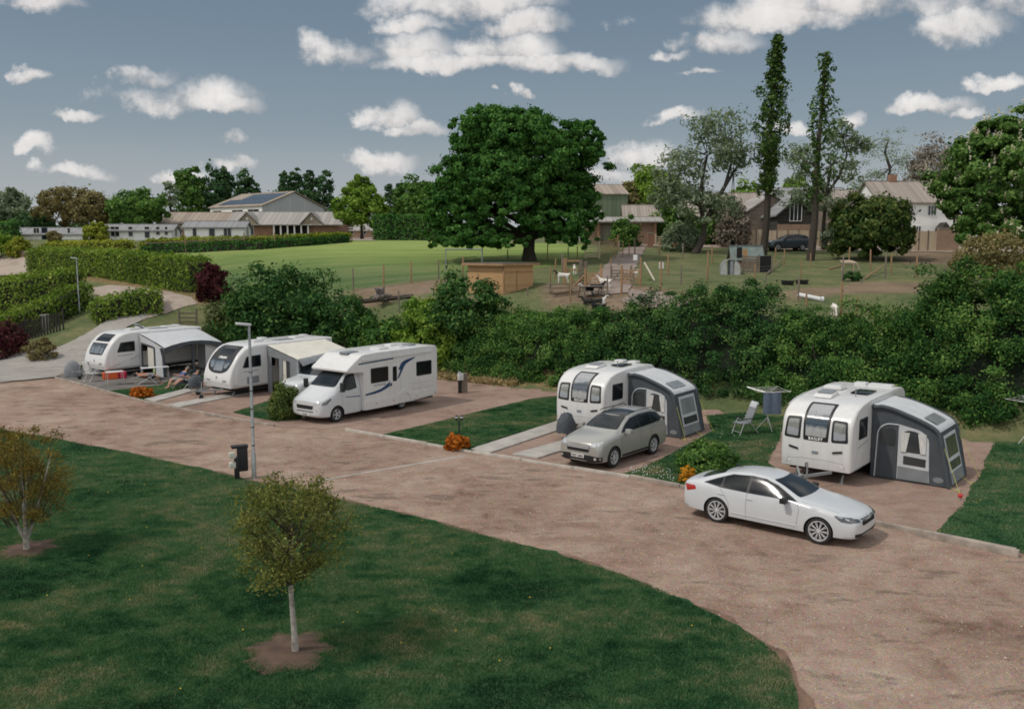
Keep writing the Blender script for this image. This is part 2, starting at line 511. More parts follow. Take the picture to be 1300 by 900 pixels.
# ------------------------------------------------------------------ shared materials
def paint(name, c, rough=.25, var=.05, metal=0):
    return mat(name, c, rough, metal, var, 1.2, coat=.5)
WHITE = paint('white_paint', (.55, .57, .59))
CARAVAN = mat('caravan_gloss_white', (.70, .70, .70), .3, 0, .16, 2.2, coat=.3, stretch=(2.2, 2.2, .35), c2=(.63, .627, .615))
CARGREY = mat('caravan_pale_grey', (.62, .63, .63), .35, 0, .05, 1.5, coat=.2)
SILVER = mat('champagne_silver', (.385, .385, .36), .32, .35, .06, 1.0, coat=.6)
BLUEGREY = mat('slate_blue_paint', (.06, .08, .10), .3, .3, .08, 1.0, coat=.6)
BLACK = mat('black_plastic', (.012, .013, .015), .5, 0, .2, 4)
RUBBER = mat('tyre_rubber', (.016, .016, .017), .8, 0, .25, 8)
UNDER = mat('underbody_black', (.008, .008, .009), .9, 0, .2, 4)
CHROME = mat('alloy_metal', (.60, .61, .63), .35, .25, .05, 6)
GREYMETAL = mat('galvanised_steel', (.34, .36, .37), .5, .6, .2, 9)
ALUTUBE = mat('aluminium_tube', (.6, .6, .6), .4, .6, .08, 6)
def glassmat(name, c, rough=.04, spec=.5):
    return mat(name, c, rough, 0, .3, 1.2, spec=spec, coat=.12)
GLASS = glassmat('dark_window_glass', (.008, .011, .014), .15, .3)
GLASSW = glassmat('windscreen_glass', (.014, .019, .023), .05, .28)
def blindmat(name, top, mid, low, z0, z1):
    """pane with the pleated blind and pale seat backs behind it"""
    if name in MATS: return MATS[name]
    m, nt, out = nodes(name); L = nt.links.new
    p = N(nt, 'ShaderNodeBsdfPrincipled'); L(p.outputs[0], out.inputs[0]); p.inputs['Roughness'].default_value = .12
    p.inputs['Coat Weight'].default_value = .8; p.inputs['Coat Roughness'].default_value = .03
    tc = N(nt, 'ShaderNodeTexCoord').outputs['Object']; sp = N(nt, 'ShaderNodeSeparateXYZ'); L(tc, sp.inputs[0])
    z = mth(nt, 'ADD', sp.outputs[2], mth(nt, 'MULTIPLY', mth(nt, 'SUBTRACT', noise(nt, 2.2, 3, .5, tc), .5), .35))
    f = maprange(nt, z, z0, z1)
    f.node.interpolation_type = 'LINEAR'
    cc = ramp(nt, [(0, low), (.38, low), (.46, mid), (.66, mid), (.74, top), (1, top)], f).outputs[0]
    cc = mixc(nt, cc, (.02, .025, .03), maprange(nt, noise(nt, 3.5, 4, .6, tc, 1.0), .52, .75, 0, .6))
    L(cc, p.inputs['Base Color']); MATS[name] = m; return m
LAMP = mat('lamp_lens', (.55, .57, .58), .08, .2, .4, 14, coat=1)
LAMPD = mat('dark_lamp_lens', (.09, .10, .11), .08, .2, .5, 18, coat=1)
REDL = mat('red_lamp_lens', (.40, .012, .012), .12, 0, .3, 10, coat=1)
AMBER = mat('amber_lens', (.5, .16, .02), .2, 0, .2, 10)
PLATE = mat('number_plate_white', (.70, .70, .68), .4, 0, .03, 4)
INK = mat('lettering_black', (.015, .015, .018), .5, 0, .1, 5)
INKW = mat('lettering_white', (.78, .78, .76), .5, 0, .1, 5)
NAVY = mat('navy_decal', (.02, .06, .14), .35, 0, .2, 3)
GREYDEC = mat('grey_decal', (.22, .24, .26), .4, 0, .1, 3)
SEAM = mat('panel_gap', (.10, .10, .105), .6, 0, .1, 4)
SEAMV = mat('caravan_panel_gap', (.34, .34, .34), .6, 0, .1, 4)
WOOD = mat('new_timber', (.34, .21, .11), .8, 0, .3, 2.5, bmp=.3, bscale=30, stretch=(3, 3, .6))
WOODG = mat('weathered_timber', (.19, .155, .12), .85, 0, .35, 3, bmp=.3, bscale=30, stretch=(3, 3, .6))
POSTW = mat('fence_post_timber', (.27, .165, .085), .85, 0, .3, 3, bmp=.3, bscale=25)
BARK = mat('tree_bark', (.055, .045, .035), .95, 0, .45, 4, bmp=.8, bscale=12, stretch=(3, 3, .7))
BARKP = mat('pale_birch_bark', (.50, .47, .42), .85, 0, .55, 7, bmp=.4, bscale=14, c2=(.16, .14, .12))
TWIG = mat('twigs_dark', (.03, .027, .018), .95, 0, .4, 4)
CONC = mat('concrete_strip', (.38, .36, .33), .9, 0, .25, 1.6, bmp=.35, bscale=25)
FABG = mat('charcoal_canvas', (.062, .073, .085), .85, 0, .22, 2.2, bmp=.35, bscale=5)
FABL = mat('pale_grey_canvas', (.50, .52, .54), .8, 0, .1, 2.0, bmp=.3, bscale=4)
FABC = mat('cream_canvas', (.62, .60, .53), .85, 0, .1, 2.0, bmp=.3, bscale=4)
FABM = mat('mid_grey_canvas', (.20, .215, .23), .85, 0, .15, 2.0, bmp=.3, bscale=5)
CURT = mat('curtain_white', (.66, .66, .64), .9, 0, .25, 9, stretch=(5, 5, .4))
VINYL = glassmat('clear_vinyl_window', (.05, .055, .058), .12)
VINYLG = glassmat('hazy_vinyl_window', (.24, .26, .27), .2)
YELLOW = mat('yellow_guy_line', (.48, .50, .10), .6, 0, .1, 4)

# ------------------------------------------------------------------ vehicle helpers
def sub_mesh(name, v, f, level=2, crease=None):
    me = bpy.data.meshes.new(name); me.from_pydata(v, [], f)
    bm = bmesh.new(); bm.from_mesh(me); bmesh.ops.recalc_face_normals(bm, faces=bm.faces)
    if crease:
        cl = bm.edges.layers.float.new('crease_edge')
        bm.verts.ensure_lookup_table()
        for e in bm.edges:
            k = tuple(sorted((e.verts[0].index, e.verts[1].index)))
            if k in crease: e[cl] = crease[k]
    bm.to_mesh(me); bm.free()
    o = bpy.data.objects.new(name, me); col.objects.link(o)
    md = o.modifiers.new('s', 'SUBSURF'); md.levels = level; md.render_levels = level
    return o
def bake(o):
    bpy.context.view_layer.update()
    dg = bpy.context.evaluated_depsgraph_get()
    me = bpy.data.meshes.new_from_object(o.evaluated_get(dg))
    o.modifiers.clear(); old = o.data; o.data = me; bpy.data.meshes.remove(old)
    return me
def loft_car(name, st, parent, m, wheels=(), wr=.36, arch=1.1, ww=.28, level=2):
    """st rows: x, zb, wl, wm, zm, wb, zbelt, wt, zedge, ztop"""
    v = []; f = []; n = len(st); H = 8; crease = {}
    def ring(r):
        x, zb, wl, wm, zm, wb, zbl, wt, ze, zt = r
        half = [(0, zb), (wl*.75, zb), (wl, zb + .07), (wm, zm), (wb, zbl), (wt, ze), (wt*.55, zt - (zt-ze)*.25), (0, zt)]
        full = half + [(-y, z) for y, z in half[-2:0:-1]]
        return [(x, y, z) for y, z in full]
    K = 14
    for r in st: v += ring(r)
    for i in range(n - 1):
        for k in range(K):
            f.append((i*K+k, i*K+(k+1)%K, (i+1)*K+(k+1)%K, (i+1)*K+k))
        for k, c in ((4, .45), (10, .45), (5, .35), (9, .35), (2, .5), (12, .5)):
            crease[tuple(sorted((i*K+k, (i+1)*K+k)))] = c
    for i, fl in ((0, 1), (n - 1, 0)):
        b = i * K
        q = [(b+0, b+1, b+13), ] + [(b+k, b+k+1, b+13-k, b+14-k) for k in range(1, 6)] + [(b+6, b+7, b+8)]
        f += q
    o = sub_mesh(name, v, f, level, crease)
    for x in wheels:
        mb = MB()
        c = []
        for s in (1, -1):
            y0, y1 = s * (st[len(st)//2][3] - ww - .08), s * 1.6
            pr = [(x + wr * arch * math.cos(a), wr + wr * arch * math.sin(a)) for a in [2 * math.pi * i / 32 for i in range(32)]]
            mb.prism(pr, y0, y1, 'y')
        cm = mb.mesh('cut'); cm.materials.append(m); cm.materials.append(UNDER)
        cm.polygons.foreach_set('material_index', [1] * len(cm.polygons))
        co = bpy.data.objects.new('cut', cm); col.objects.link(co)
        if not o.data.materials: o.data.materials.append(m); o.data.materials.append(UNDER)
        bm = o.modifiers.new('b', 'BOOLEAN'); bm.operation = 'DIFFERENCE'; bm.object = co; bm.solver = 'EXACT'
        o['_c'] = 1
        bake_me = bake(o)
        bpy.data.objects.remove(co)
    if o.modifiers: bake(o)
    if '_c' in o: del o['_c']
    me = o.data
    if not me.materials: me.materials.append(m)
    me.polygons.foreach_set('use_smooth', [True] * len(me.polygons)); me.set_sharp_from_angle(angle=R(48))
    o.parent = parent
    return o
def make_wheel(parent, x, y, r, w, side, spokes=10, rim=.72, two=True, rimmat=None, name='wheel'):
    """tyre lathe with the alloy as its child; side = +1 left"""
    M = Matrix.Rotation(R(-90 * side), 4, 'X')
    t = MB().lathe([(r*rim*.97, -w/2*.8), (r*.86, -w/2), (r*.96, -w/2*.86), (r, -w/2*.55), (r, w/2*.55), (r*.96, w/2*.86), (r*.86, w/2), (r*rim, w/2*.85), (r*rim*.95, w*.25), (r*rim*.95, -w*.4)], 40, M)
    o = t.build(name, RUBBER, parent, smooth=True, loc=(x, y, r), fix=True)
    b = MB()
    rr = r * rim
    b.lathe([(rr*1.0, w/2*.86), (rr*.94, w/2*.9), (rr*.90, w*.36), (rr*.88, w*.1)], 40, M)
    b.lathe([(rr*.22, w*.34), (rr*.19, w*.44), (rr*.0001, w*.45)], 16, M)
    for i in range(spokes):
        a = 2 * math.pi * i / spokes
        for d in ((-.09, .09) if two else (0,)):
            p = [(rr*.16, a), (rr*.93, a + d * (10 / spokes))]
            q = [M @ Vector((k * math.cos(t_), k * math.sin(t_), w * (.36 if j == 0 else .40))) for j, (k, t_) in enumerate(p)]
            b.bar(q[0], q[1], r * (.042 if two else .16), r * (.05 if two else .1))
    b.build('rim', rimmat or CHROME, o, smooth=True)
    d = MB().lathe([(rr*.9, w*.12), (rr*.0001, w*.12)], 28, M); d.build('brake_disc', UNDER, o)
    return o
def mirror_door(parent, x, y, z, s, m, sz=(.13, .22, .15)):
    b = MB().box((x, y + s * sz[1] * .55, z), sz); b.bar((x + .02, y - s * .05, z - .03), (x, y + s * sz[1] * .3, z - .02), .05, .04)
    return b.build('wing_mirror', m, parent, bevel=.035)
def extruded_body(name, prof, hw, parent, m, edge=.07, inset=None):
    """side outline (x,z) pushed to half width hw with rounded long edges"""
    n = len(prof); pts = [Vector(p) for p in prof]
    area = sum(pts[i-1].x * pts[i].y - pts[i].x * pts[i-1].y for i in range(n))
    sg = 1 if area > 0 else -1
    nor = []
    for i in range(n):
        t = (pts[(i+1) % n] - pts[i-1]).normalized(); nor.append(Vector((t.y, -t.x)) * sg)
    rows = []
    K = 6
    for j in range(K + 1):
        a = math.pi / 2 * j / K
        rows.append((-hw + edge * (1 - math.cos(a)), edge * (1 - math.sin(a))))
    rows2 = [(-y, d) for y, d in rows[::-1]]
    allr = rows + rows2
    v = []; f = []
    for y, d in allr: v += [(p.x - q.x * d, y, p.y - q.y * d) for p, q in zip(pts, nor)]
    R_ = len(allr)
    for i in range(R_ - 1):
        for k in range(n): f.append((i*n+k, i*n+(k+1)%n, (i+1)*n+(k+1)%n, (i+1)*n+k))
    f.append(tuple(range(n))); f.append(tuple((R_-1)*n + k for k in range(n))[::-1])
    me = bpy.data.meshes.new(name); me.from_pydata(v, [], f)
    bm = bmesh.new(); bm.from_mesh(me); bmesh.ops.recalc_face_normals(bm, faces=bm.faces); bmesh.ops.triangulate(bm, faces=[q for q in bm.faces if len(q.verts) > 4]); bm.to_mesh(me); bm.free()
    me.polygons.foreach_set('use_smooth', [True] * len(me.polygons)); me.set_sharp_from_angle(angle=R(40))
    return link(name, me, m, parent)
def curve_pts(ctrl, n=8):
    """smooth open curve through control points"""
    P = [Vector(p) for p in ctrl]; out = []
    for i in range(len(P) - 1):
        a = P[max(i-1, 0)]; b = P[i]; c = P[i+1]; d = P[min(i+2, len(P)-1)]
        for j in range(n):
            t = j / n
            out.append(tuple(.5 * ((2*b) + (c-a)*t + (2*a-5*b+4*c-d)*t*t + (3*b-a-3*c+d)*t**3)))
    out.append(tuple(P[-1])); return out
def cut_arch(o, x, r, zc, y0, m):
    mb = MB(); pr = [(x + r * math.cos(a), zc + r * math.sin(a)) for a in [2 * math.pi * i / 32 for i in range(32)]]
    for s in (1, -1): mb.prism(pr, s * y0, s * 1.8, 'y')
    cm = mb.mesh('cut'); cm.materials.append(m); cm.materials.append(UNDER)
    cm.polygons.foreach_set('material_index', [1] * len(cm.polygons))
    co = bpy.data.objects.new('cut', cm); col.objects.link(co)
    if len(o.data.materials) < 2: o.data.materials.append(UNDER)
    b = o.modifiers.new('b', 'BOOLEAN'); b.operation = 'DIFFERENCE'; b.object = co; b.solver = 'EXACT'
    bake(o); bpy.data.objects.remove(co)
    o.data.polygons.foreach_set('use_smooth', [True] * len(o.data.polygons)); o.data.set_sharp_from_angle(angle=R(40))
def strip(pts, w):
    """thin 2D band along a line"""
    a = [Vector(p) for p in pts]; up = []; dn = []
    for i, p in enumerate(a):
        t = (a[min(i+1, len(a)-1)] - a[max(i-1, 0)]).normalized(); nrm = Vector((-t.y, t.x)) * w / 2
        up.append(tuple(p + nrm)); dn.append(tuple(p - nrm))
    return up + dn[::-1]
# ------------------------------------------------------------------ white saloon
def saloon(loc, rz):
    t = empty('saloon_car', loc, rz, 'white saloon car with multi-spoke alloy wheels parked on the gravel road', 'car')
    st = [(2.45,.30,.60,.66,.46,.60,.60,.40,.66,.68), (2.36,.20,.76,.81,.46,.74,.70,.50,.74,.77), (2.10,.18,.86,.90,.54,.85,.80,.62,.85,.88),
          (1.5,.18,.92,.945,.60,.90,.90,.66,.96,.99), (1.02,.18,.92,.945,.60,.90,.955,.70,1.00,1.03), (.80,.18,.92,.945,.60,.89,.965,.69,1.10,1.14),
          (.15,.18,.92,.945,.60,.88,.975,.60,1.39,1.43), (-.45,.18,.92,.945,.60,.88,.985,.60,1.44,1.48), (-1.05,.18,.92,.945,.60,.88,1.0,.585,1.395,1.435),
          (-1.6,.18,.92,.945,.60,.88,1.02,.57,1.235,1.275), (-2.02,.19,.90,.92,.60,.86,1.03,.60,1.07,1.10), (-2.36,.22,.84,.88,.60,.79,.99,.52,1.04,1.06), (-2.47,.36,.70,.76,.60,.68,.90,.42,.95,.96)]
    b = loft_car('body', st, t, WHITE, wheels=(1.50, -1.34), wr=.345, arch=1.10, ww=.22)
    bv = bvh_of(b)
    # glass: front and rear door panes with a dark band between
    pa = [(.80,1.005), (.30,1.25), (-.06,1.352), (-.42,1.382), (-.42,1.0)]
    pb = [(-.50,1.0), (-.50,1.382), (-.95,1.340), (-1.20,1.265), (-1.20,1.02)]
    pc = [(-1.25,1.025), (-1.25,1.24), (-1.44,1.165), (-1.66,1.065)]
    trim = [(.90,.985), (.30,1.275), (-.05,1.375), (-.45,1.40), (-1.0,1.355), (-1.42,1.20), (-1.78,1.05), (-1.2,.995), (-.4,.98)]
    for s in ('L', 'Rr'):
        w = decal(bv, trim, s, BLACK, 'side_window', t, off=.005, thick=.012, res=.05)
        decal(bv, rpoly(pa, .03), s, GLASS, 'pane', w, off=.010, thick=.01, res=.05)
        decal(bv, rpoly(pb, .03), s, GLASS, 'pane', w, off=.010, thick=.01, res=.05)
        decal(bv, rpoly(pc, .03), s, GLASS, 'pane', w, off=.010, thick=.01, res=.05)
        k = 1 if s == 'L' else -1
        for x in (-.47,): decal(bv, strip([(x, .30), (x - .01, .62), (x, .985)], .009), s, SEAM, 'door_gap', t, off=.002, thick=0)
        decal(bv, strip([(.90, .985), (.98, .8), (.93, .42), (.86,.30)], .009), s, SEAM, 'door_gap', t, off=.002, thick=0)
        decal(bv, strip([(-1.30, 1.01), (-1.12, .82), (-.98, .62), (-.97, .34)], .009), s, SEAM, 'door_gap', t, off=.002, thick=0)
        for x in (-.30, -1.12):
            decal(bv, rpoly([(x, .815), (x, .845), (x - .20, .85), (x - .20, .82)], .012), s, WHITE, 'door_handle', t, off=.022, thick=.025, res=.05)
        decal(bv, [(.95, .36), (.95, .39), (-.90, .40), (-.90, .37)], s, WHITE, 'sill_strip', t, off=.012, thick=.02)
        decal(bv, rpoly([(2.30, .66), (2.26, .77), (1.92, .82), (1.86, .80), (2.05, .68)], .03), s, LAMPD, 'headlight', t, off=.006, thick=.01, res=.06)
        decal(bv, rpoly([(-2.02, .93), (-1.98, .83), (-2.28, .74), (-2.36, .92)], .03), s, REDL, 'tail_light', t, off=.006, thick=.01, res=.06)
        mirror_door(t, .62, k * .93, 1.0, k, WHITE if 0 else BLACK, (.16, .20, .13))
        make_wheel(t, 1.50, k * .80, .345, .23, k, spokes=10, rim=.76)
        make_wheel(t, -1.34, k * .80, .345, .23, k, spokes=10, rim=.76)
    decal(bv, rpoly([(-.66, 1.06), (-.51, 1.372), (.51, 1.372), (.66, 1.06)], .05), 'F', GLASSW, 'windscreen', t, off=.009, thick=.015, res=.05)
    decal(bv, rpoly([(-.56, 1.11), (-.47, 1.33), (.47, 1.33), (.56, 1.11)], .05), 'B', GLASS, 'rear_window', t, off=.009, thick=.015, res=.05)
    g = decal(bv, rpoly([(-.40, .56), (-.46, .72), (.46, .72), (.40, .56)], .04), 'F', BLACK, 'grille', t, off=.008, thick=.02)
    sl = MB()
    for i in range(14):
        y = -.38 + .76 * i / 13; sl.bar((2.455, y, .575), (2.43, y, .705), .012, .02)
    sl.build('grille_bar', mat('grille_bar_black', (.03, .03, .033), .3), t)
    decal(bv, rpoly([(-.50, .725), (-.48, .75), (.48, .75), (.50, .725)], .01), 'F', CHROME, 'grille_trim', t, off=.01, thick=.015)
    bd = MB().lathe([(.0001, .012), (.035, .012), (.045, .0)], 18, Matrix.Translation((2.44, 0, .765)) @ Matrix.Rotation(R(70), 4, 'Y')); bd.build('badge', CHROME, t)
    decal(bv, rpoly([(-.72, .30), (-.74, .40), (-.40, .37), (.40, .37), (.74, .40), (.72, .30), (.4, .27), (-.4, .27)], .03), 'F', BLACK, 'lower_intake', t, off=.006, thick=.01)
    for k in (1, -1):
        decal(bv, rpoly([(k*.80, .68), (k*.76, .77), (k*.50, .735), (k*.50, .66)], .02), 'F', LAMPD, 'headlight', t, off=.007, thick=.01, res=.06)
    decal(bv, strip([(1.95, -.70), (1.0, -.78)], .009), 'T', SEAM, 'bonnet_gap', t, off=.002, thick=0)
    decal(bv, strip([(1.95, .70), (1.0, .78)], .009), 'T', SEAM, 'bonnet_gap', t, off=.002, thick=0)
    decal(bv, strip([(-1.9, -.62), (-2.1, -.6), (-2.1, .6), (-1.9, .62)], .009), 'T', SEAM, 'boot_gap', t, off=.002, thick=0)
    fin = MB().prism([(-1.22, 1.42), (-1.02, 1.455), (-1.2, 1.50)], -.02, .02, 'y'); fin.build('roof_aerial', BLACK, t)
    return t

# ------------------------------------------------------------------ sport utility cars
def suv(loc, rz, label, m, st, ax, wr, spec, group=None, name='estate_car', plate=None, glassroof=False, rim_sp=7, detail=True):
    t = empty(name, loc, rz, label, 'car', group)
    b = loft_car('body', st, t, m, wheels=ax, wr=wr, arch=1.13, ww=.24)
    bv = bvh_of(b)
    hw = st[len(st)//2][3]
    for s in ('L', 'Rr'):
        k = 1 if s == 'L' else -1
        w = decal(bv, spec['trim'], s, BLACK, 'side_window', t, off=.005, thick=.012, res=.05)
        for q in spec['panes']: decal(bv, rpoly(q, .035), s, GLASS, 'pane', w, off=.010, thick=.01, res=.05)
        for q in spec['gaps']: decal(bv, strip(q, .010), s, SEAM, 'door_gap', t, off=.002, thick=0)
        for x, z in spec['handles']:
            decal(bv, rpoly([(x, z), (x, z + .03), (x - .2, z + .035), (x - .2, z + .005)], .012), s, m, 'door_handle', t, off=.022, thick=.025, res=.05)
        mirror_door(t, spec['mir'][0], k * hw * .96, spec['mir'][1], k, m, (.15, .22, .17))
        for x in ax: make_wheel(t, x, k * (hw - .125), wr, .235, k, spokes=rim_sp, rim=.66, two=True)
        decal(bv, spec['clad'], s, BLACK, 'sill_cladding', t, off=.012, thick=.02)
    for k in (1, -1):
        decal(bv, rpoly([(k * a, z) for a, z in spec['lamp']], .03), 'F', LAMP, 'headlight', t, off=.007, thick=.012, res=.06)
        decal(bv, rpoly([(k * a, z) for a, z in spec['tail']], .03), 'B', REDL, 'tail_light', t, off=.007, thick=.012, res=.06)
    decal(bv, rpoly(spec['ws'], .06), 'F', GLASSW, 'windscreen', t, off=.009, thick=.015, res=.05)
    decal(bv, rpoly(spec['rw'], .06), 'B', GLASS, 'rear_window', t, off=.009, thick=.015, res=.05)
    decal(bv, rpoly(spec['grille'], .03), 'F', BLACK, 'grille', t, off=.007, thick=.015)
    for z in spec['bars']: decal(bv, [(-spec['barw'], z), (-spec['barw'], z + .035), (spec['barw'], z + .035), (spec['barw'], z)], 'F', CHROME, 'grille_bar', t, off=.016, thick=.02)
    decal(bv, rpoly(spec['bumper'], .04), 'F', BLACK, 'lower_bumper', t, off=.012, thick=.02)
    for k in (1, -1):
        c = (spec['fog'][0] * k, spec['fog'][1])
        decal(bv, [(c[0] + .045 * math.cos(a), c[1] + .045 * math.sin(a)) for a in [i * math.pi / 7 for i in range(14)]], 'F', LAMP, 'fog_lamp', t, off=.02, thick=.015, res=.2)
    if plate:
        pl = decal(bv, [(-.26, spec['pz'] - .055), (-.26, spec['pz'] + .055), (.26, spec['pz'] + .055), (.26, spec['pz'] - .055)], 'F', PLATE, 'number_plate', t, off=.03, thick=.03, res=.3)
        lettering(plate, .10, bv, 'F', 0, spec['pz'], INK, pl, off=.036, bold=.003)
    if glassroof:
        decal(bv, rpoly([(.12, -.5), (.02, -.54), (-.62, -.52), (-.62, .52), (.02, .54), (.12, .5)], .05), 'T', GLASS, 'sunroof', t, off=.004, thick=.008)
    for k in (1, -1):
        r = MB().tube([(spec['rail'][0], k * .60, spec['rail'][2] - .05), (spec['rail'][0] - .1, k * .60, spec['rail'][2]), (spec['rail'][1] + .1, k * .58, spec['rail'][2]), (spec['rail'][1], k * .58, spec['rail'][2] - .08)], .015, 6)
        r.build('roof_rail', BLACK, t, smooth=True)
    return t
CRV = [(2.27,.32,.62,.70,.52,.62,.80,.42,.88,.90), (2.17,.22,.80,.86,.54,.78,.87,.55,.96,.98), (1.88,.2,.87,.91,.6,.84,.96,.63,1.04,1.07),
       (1.3,.2,.90,.925,.6,.88,1.04,.67,1.11,1.14), (.95,.2,.90,.925,.62,.89,1.07,.70,1.17,1.19), (.60,.2,.90,.925,.62,.88,1.08,.68,1.36,1.40),
       (.12,.2,.90,.925,.62,.88,1.09,.63,1.58,1.63), (-.6,.2,.90,.925,.62,.88,1.11,.63,1.64,1.69), (-1.4,.2,.90,.925,.62,.87,1.14,.62,1.64,1.70),
       (-1.98,.22,.89,.915,.62,.86,1.15,.58,1.52,1.58), (-2.20,.25,.87,.90,.62,.84,1.12,.56,1.26,1.30), (-2.28,.36,.78,.82,.62,.73,1.03,.45,1.08,1.09)]
CRVS = dict(trim=[(.84,1.12), (.42,1.365), (.06,1.51), (-.6,1.575), (-1.3,1.565), (-1.76,1.48), (-1.98,1.26), (-1.7,1.175), (-.5,1.135)],
            panes=[[(.70,1.15), (.38,1.34), (.05,1.475), (-.32,1.525), (-.32,1.155)], [(-.40,1.16), (-.40,1.535), (-1.18,1.515), (-1.18,1.185)], [(-1.25,1.19), (-1.25,1.525), (-1.68,1.45), (-1.88,1.26)]],
            gaps=[[(-.36,.34), (-.36,1.13)], [(.86,1.1), (.9,.8), (.84,.34)], [(-1.2,1.15), (-1.05,.75), (-.88,.5), (-.86,.34)]], handles=[(-.12,.94), (-.98,.97)],
            mir=(.62,1.16), clad=[(.86,.26), (.86,.38), (-.84,.38), (-.84,.26)], lamp=[(.78,.84), (.80,.98), (.50,.92), (.46,.80)], tail=[(.62,1.0), (.58,1.3), (.74,1.3), (.80,1.0)],
            ws=[(-.68,1.22), (-.55,1.565), (.55,1.565), (.68,1.22)], rw=[(-.6,1.2), (-.5,1.5), (.5,1.5), (.6,1.2)], grille=[(-.44,.62), (-.48,.84), (.48,.84), (.44,.62)],
            bars=[.74, .80], barw=.45, bumper=[(-.84,.32), (-.86,.48), (-.5,.52), (.5,.52), (.86,.48), (.84,.32), (.5,.28), (-.5,.28)], fog=(.68,.42), pz=.47, rail=(.05,-1.65,1.69))
DISC = [(2.30,.34,.66,.74,.56,.66,.86,.46,.94,.96), (2.2,.24,.82,.88,.58,.80,.95,.58,1.04,1.06), (1.9,.22,.88,.93,.64,.86,1.05,.66,1.11,1.13),
        (1.3,.22,.92,.945,.64,.90,1.10,.70,1.16,1.18), (.95,.22,.92,.945,.64,.90,1.12,.72,1.20,1.22), (.55,.22,.92,.945,.64,.90,1.13,.70,1.42,1.46),
        (.10,.22,.92,.945,.64,.90,1.14,.66,1.63,1.68), (-.6,.22,.92,.945,.64,.90,1.16,.66,1.68,1.73), (-1.5,.22,.92,.945,.64,.90,1.20,.66,1.68,1.72),
        (-2.05,.24,.91,.93,.64,.88,1.22,.62,1.58,1.62), (-2.22,.26,.89,.92,.64,.86,1.18,.60,1.28,1.32), (-2.30,.36,.80,.84,.64,.76,1.08,.5,1.12,1.14)]
DISCS = dict(CRVS, trim=[(.88,1.16), (.45,1.42), (.10,1.58), (-.6,1.63), (-1.9,1.60), (-2.05,1.3), (-1.7,1.24), (-.5,1.18)],
             panes=[[(.72,1.20), (.40,1.40), (.08,1.545), (-.32,1.59), (-.32,1.20)], [(-.40,1.21), (-.40,1.59), (-1.2,1.59), (-1.2,1.23)], [(-1.42,1.27), (-1.42,1.57), (-1.85,1.55), (-1.95,1.31)]],
             ws=[(-.72,1.25), (-.58,1.64), (.58,1.64), (.72,1.25)], lamp=[(.80,.90), (.82,1.03), (.52,.99), (.5,.88)], grille=[(-.46,.78), (-.5,.94), (.5,.94), (.46,.78)], bars=[.85], rail=(.05,-1.85,1.75))

